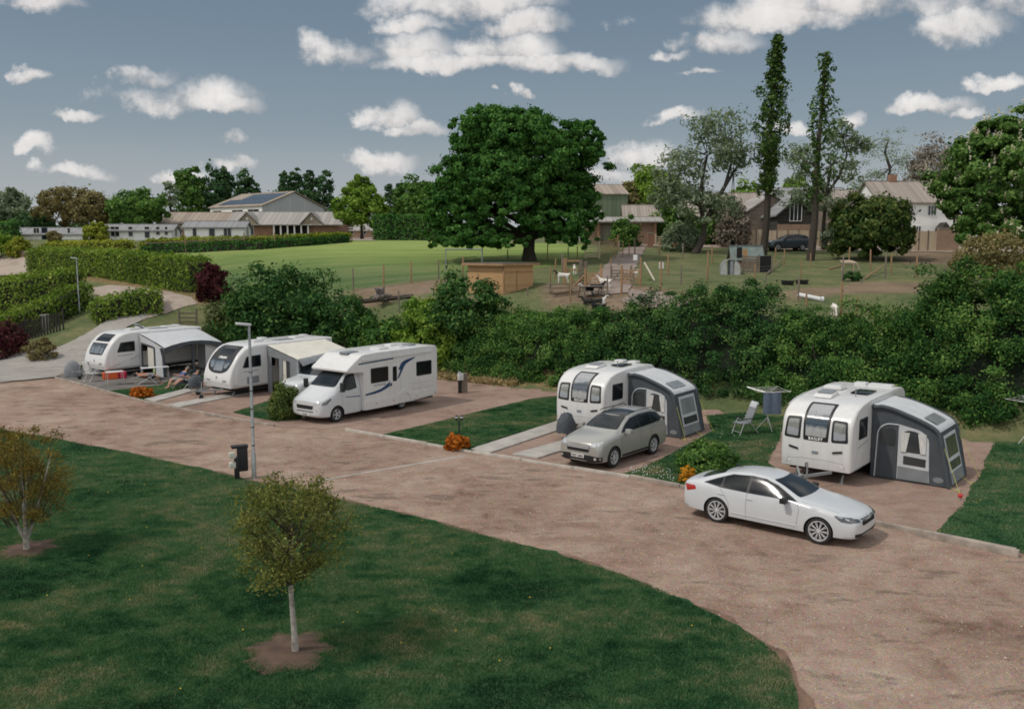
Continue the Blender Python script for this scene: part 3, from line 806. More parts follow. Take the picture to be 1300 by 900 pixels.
# ------------------------------------------------------------------ motorhome
def motorhome(loc, rz):
    t = empty('motorhome', loc, rz, 'white coachbuilt motorhome with navy swoosh stripes along its side', 'motorhome')
    cab = [(0,.36,.74,.84,.54,.78,.86,.52,.95,.97), (-.13,.24,.92,.98,.56,.90,.96,.62,1.05,1.08), (-.5,.22,1.0,1.03,.65,.98,1.12,.72,1.24,1.28), (-.98,.22,1.02,1.04,.7,1.0,1.26,.80,1.44,1.48),
           (-1.42,.22,1.02,1.04,.7,1.0,1.31,.80,1.86,1.90), (-1.78,.22,1.02,1.04,.7,1.0,1.33,.77,2.12,2.16), (-2.2,.22,1.02,1.04,.7,1.0,1.34,.78,2.20,2.23), (-2.6,.22,1.02,1.04,.7,1.0,1.34,.78,2.20,2.23)]
    b = loft_car('cab', cab, t, WHITE, wheels=(-.96,), wr=.345, arch=1.16, ww=.25)
    bv = bvh_of(b)
    prof = [(-2.42,.32), (-2.42,2.02), (-1.80,2.05), (-1.50,2.09), (-1.43,2.13), (-1.42,2.20), (-1.48,2.27), (-1.85,2.52), (-2.20,2.74), (-2.32,2.80), (-2.5,2.83), (-3.2,2.86), (-6.8,2.87), (-7.18,2.84), (-7.28,2.78), (-7.33,2.68), (-7.34,1.2), (-7.34,.56), (-7.28,.44), (-7.0,.40), (-5.6,.32)]
    c = extruded_body('coachwork', prof, 1.16, t, CARAVAN, .05)
    cut_arch(c, -4.98, .45, .36, .78, CARAVAN)
    cv = bvh_of(c)
    for s in ('L', 'Rr'):
        k = 1 if s == 'L' else -1
        w = decal(bv, rpoly([(-1.22,1.37), (-1.52,1.80), (-1.70,1.97), (-2.14,2.00), (-2.14,1.36), (-1.6,1.31)], .06), s, GLASS, 'cab_window', t, off=.010, thick=.015, res=.05)
        decal(bv, strip([(-1.22, 1.3), (-1.28, .9), (-1.22, .4)], .01), s, SEAM, 'door_gap', t, off=.002, thick=0)
        decal(bv, strip([(-2.24, 2.05), (-2.24, .4)], .01), s, SEAM, 'door_gap', t, off=.002, thick=0)
        decal(bv, rpoly([(-1.98,1.12), (-1.98,1.18), (-2.18,1.18), (-2.18,1.12)], .02), s, WHITE, 'door_handle', t, off=.022, thick=.02, res=.1)
        mm = MB().box((-1.12, k * 1.19, 1.52), (.12, .22, .40)); mm.bar((-1.2, k * 1.0, 1.36), (-1.12, k * 1.12, 1.40), .06, .05); mm.build('wing_mirror', BLACK, t, bevel=.04)
        for a, e, z0, z1 in ((-2.84,-3.95,1.48,2.16), (-5.82,-6.90,1.48,2.16)):
            w = decal(cv, rpoly([(a,z0), (a + .0,z1), (e,z1), (e + .0,z0)], .07), s, BLACK, 'side_window', t, off=.012, thick=.02, res=.3)
            decal(cv, rpoly([(a-.05,z0+.05), (a-.05,z1-.05), (e+.05,z1-.05), (e+.05,z0+.05)], .05), s, GLASS, 'pane', w, off=.016, thick=.004, res=.3)
        d = decal(cv, strip([(-4.02,.48), (-4.02,2.32), (-4.74,2.32), (-4.74,.48)], .012), s, SEAMV, 'door_frame', t, off=.003, thick=0)
        decal(cv, rpoly([(-4.24,1.42), (-4.24,2.10), (-4.50,2.10), (-4.50,1.42)], .05), s, GLASS, 'door_window', t, off=.014, thick=.02, res=.3)
        decal(cv, rpoly([(-4.08,1.22), (-4.08,1.36), (-4.16,1.36), (-4.16,1.22)], .02), s, BLACK, 'door_handle', t, off=.02, thick=.02, res=.3)
        sw = curve_pts([(-2.50,1.05), (-3.0,1.10), (-3.55,1.20), (-4.05,1.45)], 6); dn = curve_pts([(-4.05,1.22), (-3.5,1.05), (-3.0,.99), (-2.50,.97)], 6)
        decal(cv, sw + dn, s, NAVY, 'stripe', t, off=.004, thick=0, res=.4)
        decal(cv, [(-4.52,1.50), (-4.84,2.06), (-5.06,2.12), (-4.66,1.55)], s, NAVY, 'stripe', t, off=.004, thick=0, res=.4)
        decal(cv, curve_pts([(-4.60,1.92), (-4.93,2.28), (-5.75,2.42)], 6) + curve_pts([(-5.7,2.36), (-5.12,2.14), (-4.84,1.88)], 6), s, NAVY, 'stripe', t, off=.0045, thick=0, res=.4)
        decal(cv, strip([(-2.1, 2.42), (-4.3, 2.48)], .06), s, NAVY, 'stripe', t, off=.004, thick=0, res=.4)
        decal(bv, curve_pts([(-1.45,1.06), (-2.3,1.0)], 3) + [(-2.3,.955), (-1.45,1.03)], s, NAVY, 'stripe', t, off=.004, thick=0, res=.4)
        decal(cv, [(-2.5,.34), (-2.5,.70), (-4.45,.70), (-4.45,.34)], s, CARAVAN, 'skirt', t, off=.03, thick=.03, res=.6)
        decal(cv, [(-5.52,.42), (-5.52,.74), (-7.3,.74), (-7.3,.46)], s, CARAVAN, 'skirt', t, off=.03, thick=.03, res=.6)
        pr = [( -4.98 + r_ * math.cos(a), .345 + r_ * math.sin(a)) for r_, rg in ((.60, 1), (.452, -1)) for a in [(i if rg > 0 else 16 - i) * math.pi / 16 for i in range(17)]]
        decal(cv, pr, s, CARAVAN, 'wheel_arch', t, off=.035, thick=.035, res=.6)
        for a, e in ((-5.55,-6.2), (-6.3,-7.0)):
            decal(cv, strip([(a,.9), (a,1.16), (e,1.16), (e,.9), (a,.9)], .014), s, SEAMV, 'locker_door', t, off=.003, thick=0)
        decal(cv, [(-2.3, 2.52), (-2.3, 2.62), (-6.9, 2.64), (-6.9, 2.54)], s, CARAVAN, 'awning_case', t, off=.05, thick=.05, res=1)
        for x in (-3.1, -4.2, -5.75, -7.1): decal(cv, rpoly([(x,.52), (x,.56), (x-.08,.56), (x-.08,.52)], .01), s, AMBER, 'side_marker', t, off=.035, thick=.01, res=.5)
        make_wheel(t, -.96, k * .88, .345, .23, k, spokes=5, rim=.64, two=False)
        make_wheel(t, -4.98, k * .90, .345, .23, k, spokes=5, rim=.64, two=False)
        decal(bv, rpoly([(-.18,.80), (-.16,.92), (-.62,1.10), (-.66,1.04), (-.42,.86)], .03), s, LAMPD, 'headlight', t, off=.007, thick=.01, res=.08)
    decal(bv, rpoly([(-.80,1.50), (-.70,2.06), (.70,2.06), (.80,1.50)], .10), 'F', GLASSW, 'windscreen', t, off=.010, thick=.015, res=.05)
    for k in (1, -1):
        decal(bv, rpoly([(k*.92,.88), (k*.90,1.02), (k*.56,.93), (k*.54,.84)], .03), 'F', LAMP, 'headlight', t, off=.008, thick=.01, res=.08)
        decal(bv, [(k*.72 + .05 * math.cos(a), .60 + .05 * math.sin(a)) for a in [i * math.pi / 6 for i in range(12)]], 'F', LAMP, 'fog_lamp', t, off=.008, thick=.01, res=.3)
    decal(bv, rpoly([(-.56,.60), (-.60,.84), (.60,.84), (.56,.60)], .04), 'F', CHROME, 'grille_surround', t, off=.006, thick=.012)
    decal(bv, rpoly([(-.50,.63), (-.53,.79), (.53,.79), (.50,.63)], .03), 'F', BLACK, 'grille', t, off=.012, thick=.012)
    decal(bv, rpoly([(-.52,.50), (-.52,.54), (.52,.54), (.52,.50)], .01), 'F', BLACK, 'lower_intake', t, off=.006, thick=.01)
    pl = decal(bv, [(-.26,.36), (-.26,.47), (.26,.47), (.26,.36)], 'F', PLATE, 'number_plate', t, off=.02, thick=.02, res=.3)
    lettering('VX15 JBE', .09, bv, 'F', 0, .415, INK, pl, off=.026, bold=.003)
    bd = MB().prism([(-.05, .89), (0, .83), (.05, .89), (.035, .96), (-.035, .96)], -.04, -.02, 'x'); bd.build('badge', CHROME, t)
    lettering('AUTOCRUISE', .12, cv, 'L', -3.42, 1.36, GREYDEC, t, off=.006)
    # roof fittings
    for x, y, w, d, h, m in ((-2.55, .1, .75, .5, .10, GREYDEC), (-4.2, .35, .62, .62, .12, CARGREY), (-5.5, -.2, .42, .42, .12, CARGREY), (-6.2, .35, .5, .5, .1, GREYDEC), (-5.3, .62, .4, .3, .07, CARGREY)):
        rb = MB().box((x, y, 2.86 + h / 2 - .02 - (.05 if x > -3 else 0)), (w, d, h)); q = rb.build('rooflight', CARAVAN if m is CARGREY else m, t, bevel=.04)
        MB().box((x, y, 2.86 + h - .018 - (.05 if x > -3 else 0)), (w * .8, d * .8, .012)).build('rooflight_dome', m, q, bevel=.005)
    for i in range(5):
        MB().box((-2.28 - .0 * i, .36 - i * .13, 2.80), (.16, .05, .012)).build('roof_vent', BLACK, t)
    u = MB().bx((-7.2, -.95, .28), (-2.4, .95, .40)); u.build('chassis', UNDER, t)
    return t
# ------------------------------------------------------------------ touring caravans
BLIND_B = blindmat('window_blind_tall', (.34,.35,.36), (.05,.07,.09), (.36,.36,.36), 1.3, 2.5)
BLIND_S = blindmat('window_blind_side', (.30,.31,.30), (.22,.22,.20), (.30,.32,.35), 1.35, 2.15)
BLIND_W = blindmat('windscreen_blind', (.13,.15,.17), (.04,.055,.07), (.17,.20,.23), 1.15, 2.6)
def undercarriage(t, L, hw):
    MB().bx((-L + .25, -hw + .18, .30), (-.35, hw - .18, .44)).build('chassis', UNDER, t)
    for k in (1, -1):
        make_wheel(t, -L * .56, k * (hw - .14), .31, .19, k, spokes=9, rim=.66, two=False)
        for x in (-.55, -L + .5):
            j = MB(); j.bar((x, k * .75, .40), (x + .18, k * .75, .02), .05); j.box((x + .18, k * .75, .015), (.14, .14, .03)); j.build('corner_steady', GREYMETAL, t)
def hitch(t, cover=None, white=False):
    f = MB(); f.bar((.05, .55, .42), (1.12, .05, .42), .06, .09); f.bar((.05, -.55, .42), (1.12, -.05, .42), .06, .09); f.box((1.22, 0, .44), (.34, .09, .10)); f.build('a_frame', GREYMETAL, t)
    w = MB().tube([(.98, .12, .12), (.98, .12, .86)], .028, 8); w.tube([(.98, .12, .84), (1.1, .12, .90)], .012, 6); w.build('jockey_post', GREYMETAL, t, smooth=True)
    wl = MB().lathe([(.0001, -.045), (.09, -.045), (.11, -.03), (.11, .03), (.09, .045), (.0001, .045)], 16, Matrix.Translation((1.02, .12, .11)) @ Matrix.Rotation(R(90), 4, 'X')); wl.build('jockey_wheel', RUBBER, t, smooth=True)
    h = MB().tube([(.85, 0, .50), (.80, 0, .80)], .018, 6); h.build('brake_lever', BLACK, t)
    if cover:
        c = MB()
        prof = [(.34, .18, .40), (.42, .26, .62), (.40, .22, .86), (.22, .12, 1.04)]
        rings = []
        for i, (a, b, z) in enumerate([(.62, .30, .30), (.60, .30, .55), (.46, .24, .80), (.28, .17, .98), (.10, .08, 1.05)]):
            for k in range(14):
                q = 2 * math.pi * k / 14; w_ = 1 + .08 * math.sin(q * 3 + i * 2)
                c.v.append((.95 + a * math.cos(q) * w_ * .8, b * math.sin(q) * w_ * 1.2, z + .03 * math.sin(q * 5 + i)))
            if i: c.f += [((i-1)*14+k, (i-1)*14+(k+1)%14, i*14+(k+1)%14, i*14+k) for k in range(14)]
        c.f.append(tuple(56 + k for k in range(14)))
        c.build('hitch_cover', cover, t, smooth=True)
def caravan_tri(loc, rz, L, label, cover=None, group=None):
    """van with three front windows"""
    t = empty('caravan', loc, rz, label, 'caravan', group); hw = 1.14
    prof = [(-.10,.42)] + curve_pts([(-.02,.46), (.02,.75), (.03,1.2), (.0,1.7), (-.10,2.05), (-.38,2.32), (-.9,2.49), (-1.7,2.57), (-2.6,2.60)], 7) + curve_pts([(-L+.9,2.60), (-L+.35,2.56), (-L+.08,2.40), (-L,2.1), (-L+.02,1.4), (-L,.7), (-L+.08,.46)], 6) + [(-L+.2,.42)]
    b = extruded_body('body', prof, hw, t, CARAVAN, .11)
    cut_arch(b, -L*.56, .40, .31, .72, CARAVAN)
    bv = bvh_of(b)
    f = decal(bv, rpoly([(-.40,1.36), (-.45,2.47), (.45,2.47), (.40,1.36)], .05), 'F', NAVY if 0 else BLACK, 'front_window', t, off=.010, thick=.02, res=.07)
    decal(bv, rpoly([(-.33,1.50), (-.36,2.43), (.36,2.43), (.33,1.50)], .05), 'F', BLIND_B, 'pane', f, off=.018, thick=.006, res=.07)
    lettering('BAILEY', .115, bv, 'F', 0, 1.43, INKW, f, off=.022, bold=.006, spacing=1.35)
    for k in (1, -1):
        s = decal(bv, rpoly([(k*.50,1.37), (k*.49,2.08), (k*.97,2.06), (k*1.03,1.40)], .07), 'F', BLACK, 'side_front_window', t, off=.010, thick=.02, res=.12)
        decal(bv, rpoly([(k*.57,1.45), (k*.56,2.00), (k*.91,1.98), (k*.95,1.48)], .06), 'F', BLIND_S, 'pane', s, off=.018, thick=.006, res=.12)
        decal(bv, rpoly([(k*.55,1.02 - (0.0)), (k*.56,1.08), (k*.86,1.14), (k*.86,1.08)], .015), 'F', BLACK, 'grab_handle', t, off=.03, thick=.03, res=.2)
        decal(bv, [(k*.85 + .04*math.cos(a), .62 + .04*math.sin(a)) for a in [i*math.pi/6 for i in range(12)]], 'F', INKW, 'front_marker', t, off=.012, thick=.012, res=.3)
    decal(bv, rpoly([(-.11,.93), (-.11,1.03), (.11,1.03), (.11,.93)], .04), 'F', GREYDEC, 'badge', t, off=.008, thick=.008, res=.3)
    decal(bv, strip([(-.95,.52), (-.88,.72), (-.45,.76), (.45,.76), (.88,.72), (.95,.52)], .014), 'F', SEAMV, 'gas_locker_gap', t, off=.003, thick=0)
    for s, k in (('L', 1), ('Rr', -1)):
        xs = [(-.62,-1.45)] + ([(-L+1.5,-L+.6)] if L > 5 else [])
        for a, e in xs:
            w = decal(bv, rpoly([(a,1.42), (a-.02,2.08), (e,2.08), (e,1.42)], .06), s, BLACK, 'side_window', t, off=.012, thick=.02, res=.3)
            decal(bv, rpoly([(a-.06,1.47), (a-.07,2.03), (e+.05,2.03), (e+.05,1.47)], .05), s, GLASS, 'pane', w, off=.017, thick=.004, res=.3)
        decal(bv, strip([(-.42,.6), (-.42,2.2)], .012), s, SEAMV, 'panel_gap', t, off=.003, thick=0)
        decal(bv, rpoly([(-.85,.62), (-.85,1.0), (-1.35,1.0), (-1.35,.62)], .03), s, CARGREY, 'service_hatch', t, off=.012, thick=.015, res=.4)
        decal(bv, [(-.6,1.18), (-1.6,1.30), (-1.6,1.27), (-.6,1.15)], s, GREYDEC, 'stripe', t, off=.004, thick=0, res=.4)
        decal(bv, [(-.3,.42), (-.3,.50), (-L+.15,.50), (-L+.15,.42)], s, GREYDEC, 'skirt_strip', t, off=.014, thick=.02, res=.6)
        r = MB().tube([(p[0], k*(hw-.01), p[1]) for p in [(-.5,2.36), (-.95,2.48), (-1.7,2.56), (-L+.9,2.59), (-L+.3,2.5)]], .016, 6); r.build('awning_rail', CARGREY, t, smooth=True)
    # roof
    rl = MB(); rl.prism([(-1.25,2.56), (-1.45,2.66), (-2.05,2.72), (-2.1,2.58)], -.62, -.02, 'y'); q = rl.build('rooflight', CARAVAN, t, bevel=.03)
    MB().box((-1.76,-.32,2.715), (.52,.48,.015), M=Matrix.Rotation(R(5.5),3,'Y')).build('rooflight_dome', GREYDEC, q)
    if L > 5:
        rb = MB().box((-3.2,-.55,2.67), (.62,.62,.12)).build('rooflight', CARAVAN, t, bevel=.04); MB().box((-3.2,-.55,2.74), (.5,.5,.03)).build('rooflight_dome', CARGREY, rb, bevel=.01)
        MB().box((-2.9,.52,2.64), (.95,.58,.04)).build('solar_panel', GLASS, t, bevel=.008)
        for y in (-.2, .3, .7): MB().box((-L+.75,y,2.63), (.42,.42,.08)).build('roof_vent', CARGREY, t, bevel=.03)
    else:
        MB().box((-2.55,.42,2.64), (.85,.55,.04)).build('solar_panel', GLASS, t, bevel=.008)
        for y in (-.3, .35): MB().box((-L+.6,y,2.64), (.42,.42,.09)).build('roof_vent', CARGREY, t, bevel=.03)
    a = MB().tube([(-2.0,.55,2.58), (-2.0,.55,2.82)], .018, 6); a.box((-2.0,.55,2.83), (.05,.05,.03)); a.build('aerial', GREYDEC, t)
    rt = decal(bv, rpoly([(-.75,1.35), (-.72,2.05), (.72,2.05), (.75,1.35)], .1), 'B', BLACK, 'rear_window', t, off=.012, thick=.02, res=.3)
    for k in (1, -1): decal(bv, rpoly([(k*.86,.62), (k*.86,1.0), (k*1.02,1.0), (k*1.02,.62)], .04), 'B', REDL, 'tail_light', t, off=.012, thick=.015, res=.3)
    undercarriage(t, L, hw); hitch(t, cover)
    return t
def caravan_scoop(loc, rz, L, label, grey=True, split=False, cover=None, word=None, mover=False):
    """van with one big curved front window and sunroof"""
    t = empty('caravan', loc, rz, label, 'caravan'); hw = 1.13
    prof = [(-.12,.45)] + curve_pts([(-.03,.48), (.03,.75), (.0,1.05), (-.13,1.45), (-.34,1.82), (-.62,2.15), (-1.02,2.44), (-1.55,2.58), (-2.3,2.62)], 7) + curve_pts([(-L+.7,2.62), (-L+.12,2.58), (-L,2.42), (-L,1.4), (-L,.7), (-L+.06,.5)], 6) + [(-L+.2,.45)]
    b = extruded_body('body', prof, hw, t, CARAVAN, .13)
    cut_arch(b, -L*.56, .40, .31, .72, CARAVAN)
    bv = bvh_of(b)
    if split:
        f = decal(bv, rpoly([(-.72,1.32), (-.78,1.98), (.78,1.98), (.72,1.32)], [.2,.06,.06,.2]), 'F', BLACK, 'front_window', t, off=.010, thick=.02, res=.08)
        for a, c in ((-.64,-.30), (-.26,.26), (.30,.64)):
            decal(bv, rpoly([(a,1.40), (a,1.92), (c,1.92), (c,1.40)], .05), 'F', BLIND_W, 'pane', f, off=.016, thick=.005, res=.08)
        g = decal(bv, rpoly([(-.74,2.07), (-.66,2.46), (.66,2.46), (.74,2.07)], .1), 'F', BLACK, 'sunroof_window', t, off=.010, thick=.02, res=.06)
        decal(bv, rpoly([(-.62,2.11), (-.56,2.42), (.56,2.42), (.62,2.11)], .08), 'F', GLASSW, 'pane', g, off=.016, thick=.005, res=.06)
    else:
        f = decal(bv, rpoly([(-.36,1.20), (-.80,1.36), (-.95,1.75), (-.84,2.50), (.84,2.50), (.95,1.75), (.80,1.36), (.36,1.20)], [.2,.2,.2,.14,.14,.2,.2,.2]), 'F', BLACK, 'front_window', t, off=.010, thick=.02, res=.06)
        for a, c, e, g in ((-.80,-.42,-.62,-.42), (-.36,.36,-.36,.36), (.42,.80,.42,.62)):
            decal(bv, rpoly([(e,1.36 + (.10 if abs(e+g) > .1 else -.04)), (a,1.72), (a,1.86), (c,1.86), (c,1.72), (g,1.36 + (.10 if abs(e+g) > .1 else -.04))], .06), 'F', BLIND_W, 'pane', f, off=.016, thick=.005, res=.07)
        decal(bv, rpoly([(-.56,2.06), (-.50,2.46), (.50,2.46), (.56,2.06)], .08), 'F', GLASSW, 'sunroof_pane', f, off=.016, thick=.005, res=.06)
        if word: lettering(word, .13, bv, 'F', 0, 1.955, INKW, f, off=.022, bold=.008, spacing=1.1)
    decal(bv, [(.06*math.cos(a), .98 + .07*math.sin(a)) for a in [i*math.pi/7 for i in range(14)]], 'F', GREYDEC, 'badge', t, off=.008, thick=.008, res=.3)
    decal(bv, strip([(-.95,.62), (-.5,.72), (.5,.72), (.95,.62)], .016), 'F', SEAMV, 'gas_locker_gap', t, off=.003, thick=0)
    for k in (1, -1): decal(bv, rpoly([(k*.52,.80), (k*.52,.86), (k*.78,.88), (k*.78,.82)], .015), 'F', GREYDEC, 'grab_handle', t, off=.03, thick=.03, res=.2)
    for s, k in (('L', 1), ('Rr', -1)):
        if grey:
            decal(bv, curve_pts([(-.42,.55), (-.44,1.1), (-.62,1.6), (-.95,2.1), (-1.5,2.4)], 5) + [(-2.0,2.45), (-L+.15,2.45), (-L+.15,.55)], s, CARGREY if 1 else GREYDEC, 'side_panel', t, off=.004, thick=0, res=.5)
        w = decal(bv, rpoly([(-.75,1.45), (-1.0,2.02), (-1.9,2.06), (-1.9,1.45)], .07), s, BLACK, 'side_window', t, off=.014, thick=.02, res=.3)
        decal(bv, rpoly([(-.86,1.50), (-1.05,1.97), (-1.84,2.01), (-1.84,1.50)], .06), s, GLASS, 'pane', w, off=.019, thick=.004, res=.3)
        w = decal(bv, rpoly([(-L+1.7,1.45), (-L+1.7,2.05), (-L+.7,2.05), (-L+.7,1.45)], .07), s, BLACK, 'side_window', t, off=.014, thick=.02, res=.3)
        decal(bv, rpoly([(-1.0,.62), (-1.0,.98), (-1.75,.98), (-1.75,.62)], .04), s, GREYDEC if grey else CARGREY, 'service_hatch', t, off=.014, thick=.015, res=.4)
        decal(bv, [(-.8,1.28), (-1.75,1.30), (-1.75,1.26), (-.8,1.24)], s, GREYDEC, 'model_stripe', t, off=.006, thick=0, res=.4)
        decal(bv, [(-.3,.45), (-.3,.56), (-L+.1,.56), (-L+.1,.45)], s, CARAVAN if grey else NAVY, 'skirt', t, off=.014, thick=.02, res=.6)
    dr = decal(bv, rpoly([(-2.25,.55), (-2.25,2.28), (-2.95,2.28), (-2.95,.55)], .08), 'L', CARAVAN, 'door', t, off=.012, thick=.015, res=.5)
    decal(bv, rpoly([(-2.38,1.40), (-2.38,2.1), (-2.80,2.1), (-2.80,1.40)], .06), 'L', GLASS, 'door_window', dr, off=.018, thick=.006, res=.5)
    for x, y, w, d, h, m in ((-2.4,.1,.6,.6,.12,CARGREY), (-3.3,-.5,.4,.4,.14,CARGREY), (-L+1.8,.2,.7,.5,.12,CARAVAN), (-L+.9,-.3,.4,.4,.1,CARGREY), (-3.9,.5,1.1,.5,.05,GREYDEC)):
        q = MB().box((x,y,2.61+h/2), (w,d,h)).build('rooflight', m, t, bevel=.035)
    if mover:
        MB().box((-3.2,-.45,2.78), (.5,.55,.04), M=Matrix.Rotation(R(-38),3,'Y')).build('open_rooflight', GREYDEC, t, bevel=.01)
    undercarriage(t, L, hw); hitch(t, cover)
    return t

# ------------------------------------------------------------------ awnings (all drawn in the van's own frame, then moved)
def sheet_mesh(name, grid):
    v = [tuple(p) for r in grid for p in r]; n = len(grid[0])
    f = [(i*n+k, i*n+k+1, (i+1)*n+k+1, (i+1)*n+k) for i in range(len(grid)-1) for k in range(n-1)]
    me = bpy.data.meshes.new(name); me.from_pydata(v, [], f); me.polygons.foreach_set('use_smooth', [True]*len(f)); return me
class Frame:
    def __init__(s, loc, rz, c): s.c = Vector(c); s.M = Matrix.Rotation(rz, 4, 'Z'); s.o = Vector(loc) + s.M @ s.c; s.rz = rz
    def shift(s, me):
        me.transform(Matrix.Translation(-s.c)); return me
def panel_x(fr, t, pts, x, m, name, th=.02, parent=None):
    me = fr.shift(MB().prism(pts, x, x + th, 'x').mesh(name)); return link(name, me, m, parent or t)
def air_awning(loc, rz, x0, x1, label, door_open=False):
    fr = Frame(loc, rz, ((x0+x1)/2, 2.4, 0)); t = empty('awning', fr.o, rz, label, 'awning')
    prof = curve_pts([(1.15,2.43), (1.7,2.38), (2.3,2.20), (2.85,1.99), (3.12,1.83), (3.22,1.70)], 5)
    foot = 3.62
    grid = [[(x0 + .06 + (x1-x0-.12)*j/10, y, z + .018*math.sin(j*1.9)*math.sin(i*.5)) for j in range(11)] for i, (y, z) in enumerate(prof)]
    link('roof', fr.shift(sheet_mesh('roof', grid)), FABL, t)
    end = [(1.17,.03), (1.17,2.41)] + [(y, z-.015) for y, z in prof[2:]] + [(foot,.03)]
    def bul(y, z): return .10 * math.sin(max(0, min(1, (z)/2.2))*math.pi)*0
    for x, s in ((x0, 1), (x1, -1)):
        e = panel_x(fr, t, end, x - .01, FABG, 'end_panel')
        if s == 1:
            xx = x + .012
            d = panel_x(fr, t, rpoly([(1.30,.10), (1.36,1.62), (1.62,1.80), (1.98,1.80), (1.98,.10)], [.02,.25,.25,.02,.02]), xx, FABG, 'door_panel', .012)
            panel_x(fr, t, rpoly([(1.40,1.12), (1.42,1.66), (1.92,1.72), (1.92,1.12)], .14), xx + .013, VINYL, 'door_window', .008, d)
            o = rpoly([(1.30,.06), (1.36,1.62), (1.60,1.84), (2.0,1.84)], [0,.3,.2,0])
            tb = MB().tube([(xx+.02, y, z) for y, z in o], .022, 6); link('zip_edge', fr.shift(tb.mesh('zip_edge', smooth=True)), FABL, d)
            w = panel_x(fr, t, rpoly([(2.0,.08), (2.0,1.86), (2.70,1.72), (2.92,1.50), (2.98,.08)], [.02,.02,.2,.2,.02]), xx, FABL, 'window_panel', .012)
            panel_x(fr, t, rpoly([(2.10,.98), (2.13,1.62), (2.3,1.70), (2.6,1.66), (2.84,1.46), (2.84,.98)], .12), xx + .013, VINYL, 'window', .006, w)
            panel_x(fr, t, rpoly([(2.18,.58), (2.18,.86), (2.86,.82), (2.86,.56)], .02), xx + .013, VINYL, 'window', .006, w)
            panel_x(fr, t, [(2.02,.08), (2.02,.50), (2.96,.46), (2.96,.08)], xx + .013, FABM, 'mud_wall', .006, w)
            for a, k in ((2.12, 1), (2.83, -1)):
                c = MB()
                for i in range(5):
                    u = a + k * i * .052
                    c.tube([(xx+.028, u, 1.62 - i*.0), (xx+.03, u - k*i*.012, 1.3), (xx+.028, a + k*(i*.028), .99)], .026, 6)
                link('curtain', fr.shift(c.mesh('curtain', smooth=True)), CURT, w)
            lg = MB().lathe([(.0001,.004), (.16,.004), (.16,0)], 24, Matrix.Translation((xx, 3.25,.22)) @ Matrix.Rotation(R(90),4,'Y') @ Matrix.Diagonal((.55,1,1,1)))
            link('emblem', fr.shift(lg.mesh('emblem')), FABM, t)
    beam = [(1.2,2.36)] + prof[3:] + [(3.30,1.4), (foot-.05,.06)]
    for x in (x0+.05, x1-.05):
        b = MB().tube([(x, y, z-.03) for y, z in beam], .065, 8); link('air_beam', fr.shift(b.mesh('air_beam', smooth=True)), FABG, t)
    # outer wall, leaning in
    def wl(x, s): # s 0 bottom 1 top
        return (x, foot + (3.22-foot)*s, .03 + 1.69*s)
    def wpan(q, off, m, name, parent=None):
        n = Vector((0, 1.69, .40)).normalized()
        pts = [Vector(wl(a, s)) + n*off for a, s in q]
        mb = MB(); k = len(pts); mb.v = [tuple(p) for p in pts] + [tuple(p - n*.012) for p in pts]
        mb.f = [tuple(range(k)), tuple(range(k, 2*k))[::-1]] + [(i, (i+1)%k, k+(i+1)%k, k+i) for i in range(k)]
        return link(name, fr.shift(mb.mesh(name)), m, parent or t)
    wpan([(x0,0), (x0,1), (x1,1), (x1,0)], 0, FABG, 'outer_wall')
    a, e = x0-.28, x1+.28
    w = wpan([(a,.03), (a-.02,.92), (e+.02,.92), (e,.03)], .012, FABL, 'window_panel')
    wpan([(a-.12,.50), (a-.13,.86), (e+.13,.86), (e+.12,.50)], .02, VINYLG if not door_open else VINYL, 'window', w)
    wpan([(a-.12,.27), (a-.12,.43), (e+.12,.43), (e+.12,.27)], .02, VINYL, 'window', w)
    wpan([(a-.02,.03), (a-.02,.23), (e+.02,.23), (e+.02,.03)], .02, FABM, 'mud_wall', w)
    # roof pane
    i0 = [p for p in prof if 2.62 < p[0] < 3.05]
    g = [[(x, y, z+.03) for x in (x0-.35, (x0+x1)/2-.1, x1+.55)] for y, z in i0]
    link('roof_window', fr.shift(sheet_mesh('roof_window', g)), VINYLG, t)
    # guy lines and pegs
    for p, q in (((x0,3.3,1.45), (x0+.35,3.95,.02)), ((x1,3.3,1.45), (x1-.1,4.0,.02)), ((x0,foot,.05), (x0+.25,foot+.25,.02)), (((x0+x1)/2,3.55,.3), ((x0+x1)/2,4.0,.02))):
        gl = MB().tube([p, q], .007, 5); gl.box(q, (.02,.02,.12)); link('guy_line', fr.shift(gl.mesh('guy_line')), YELLOW, t)
    return t
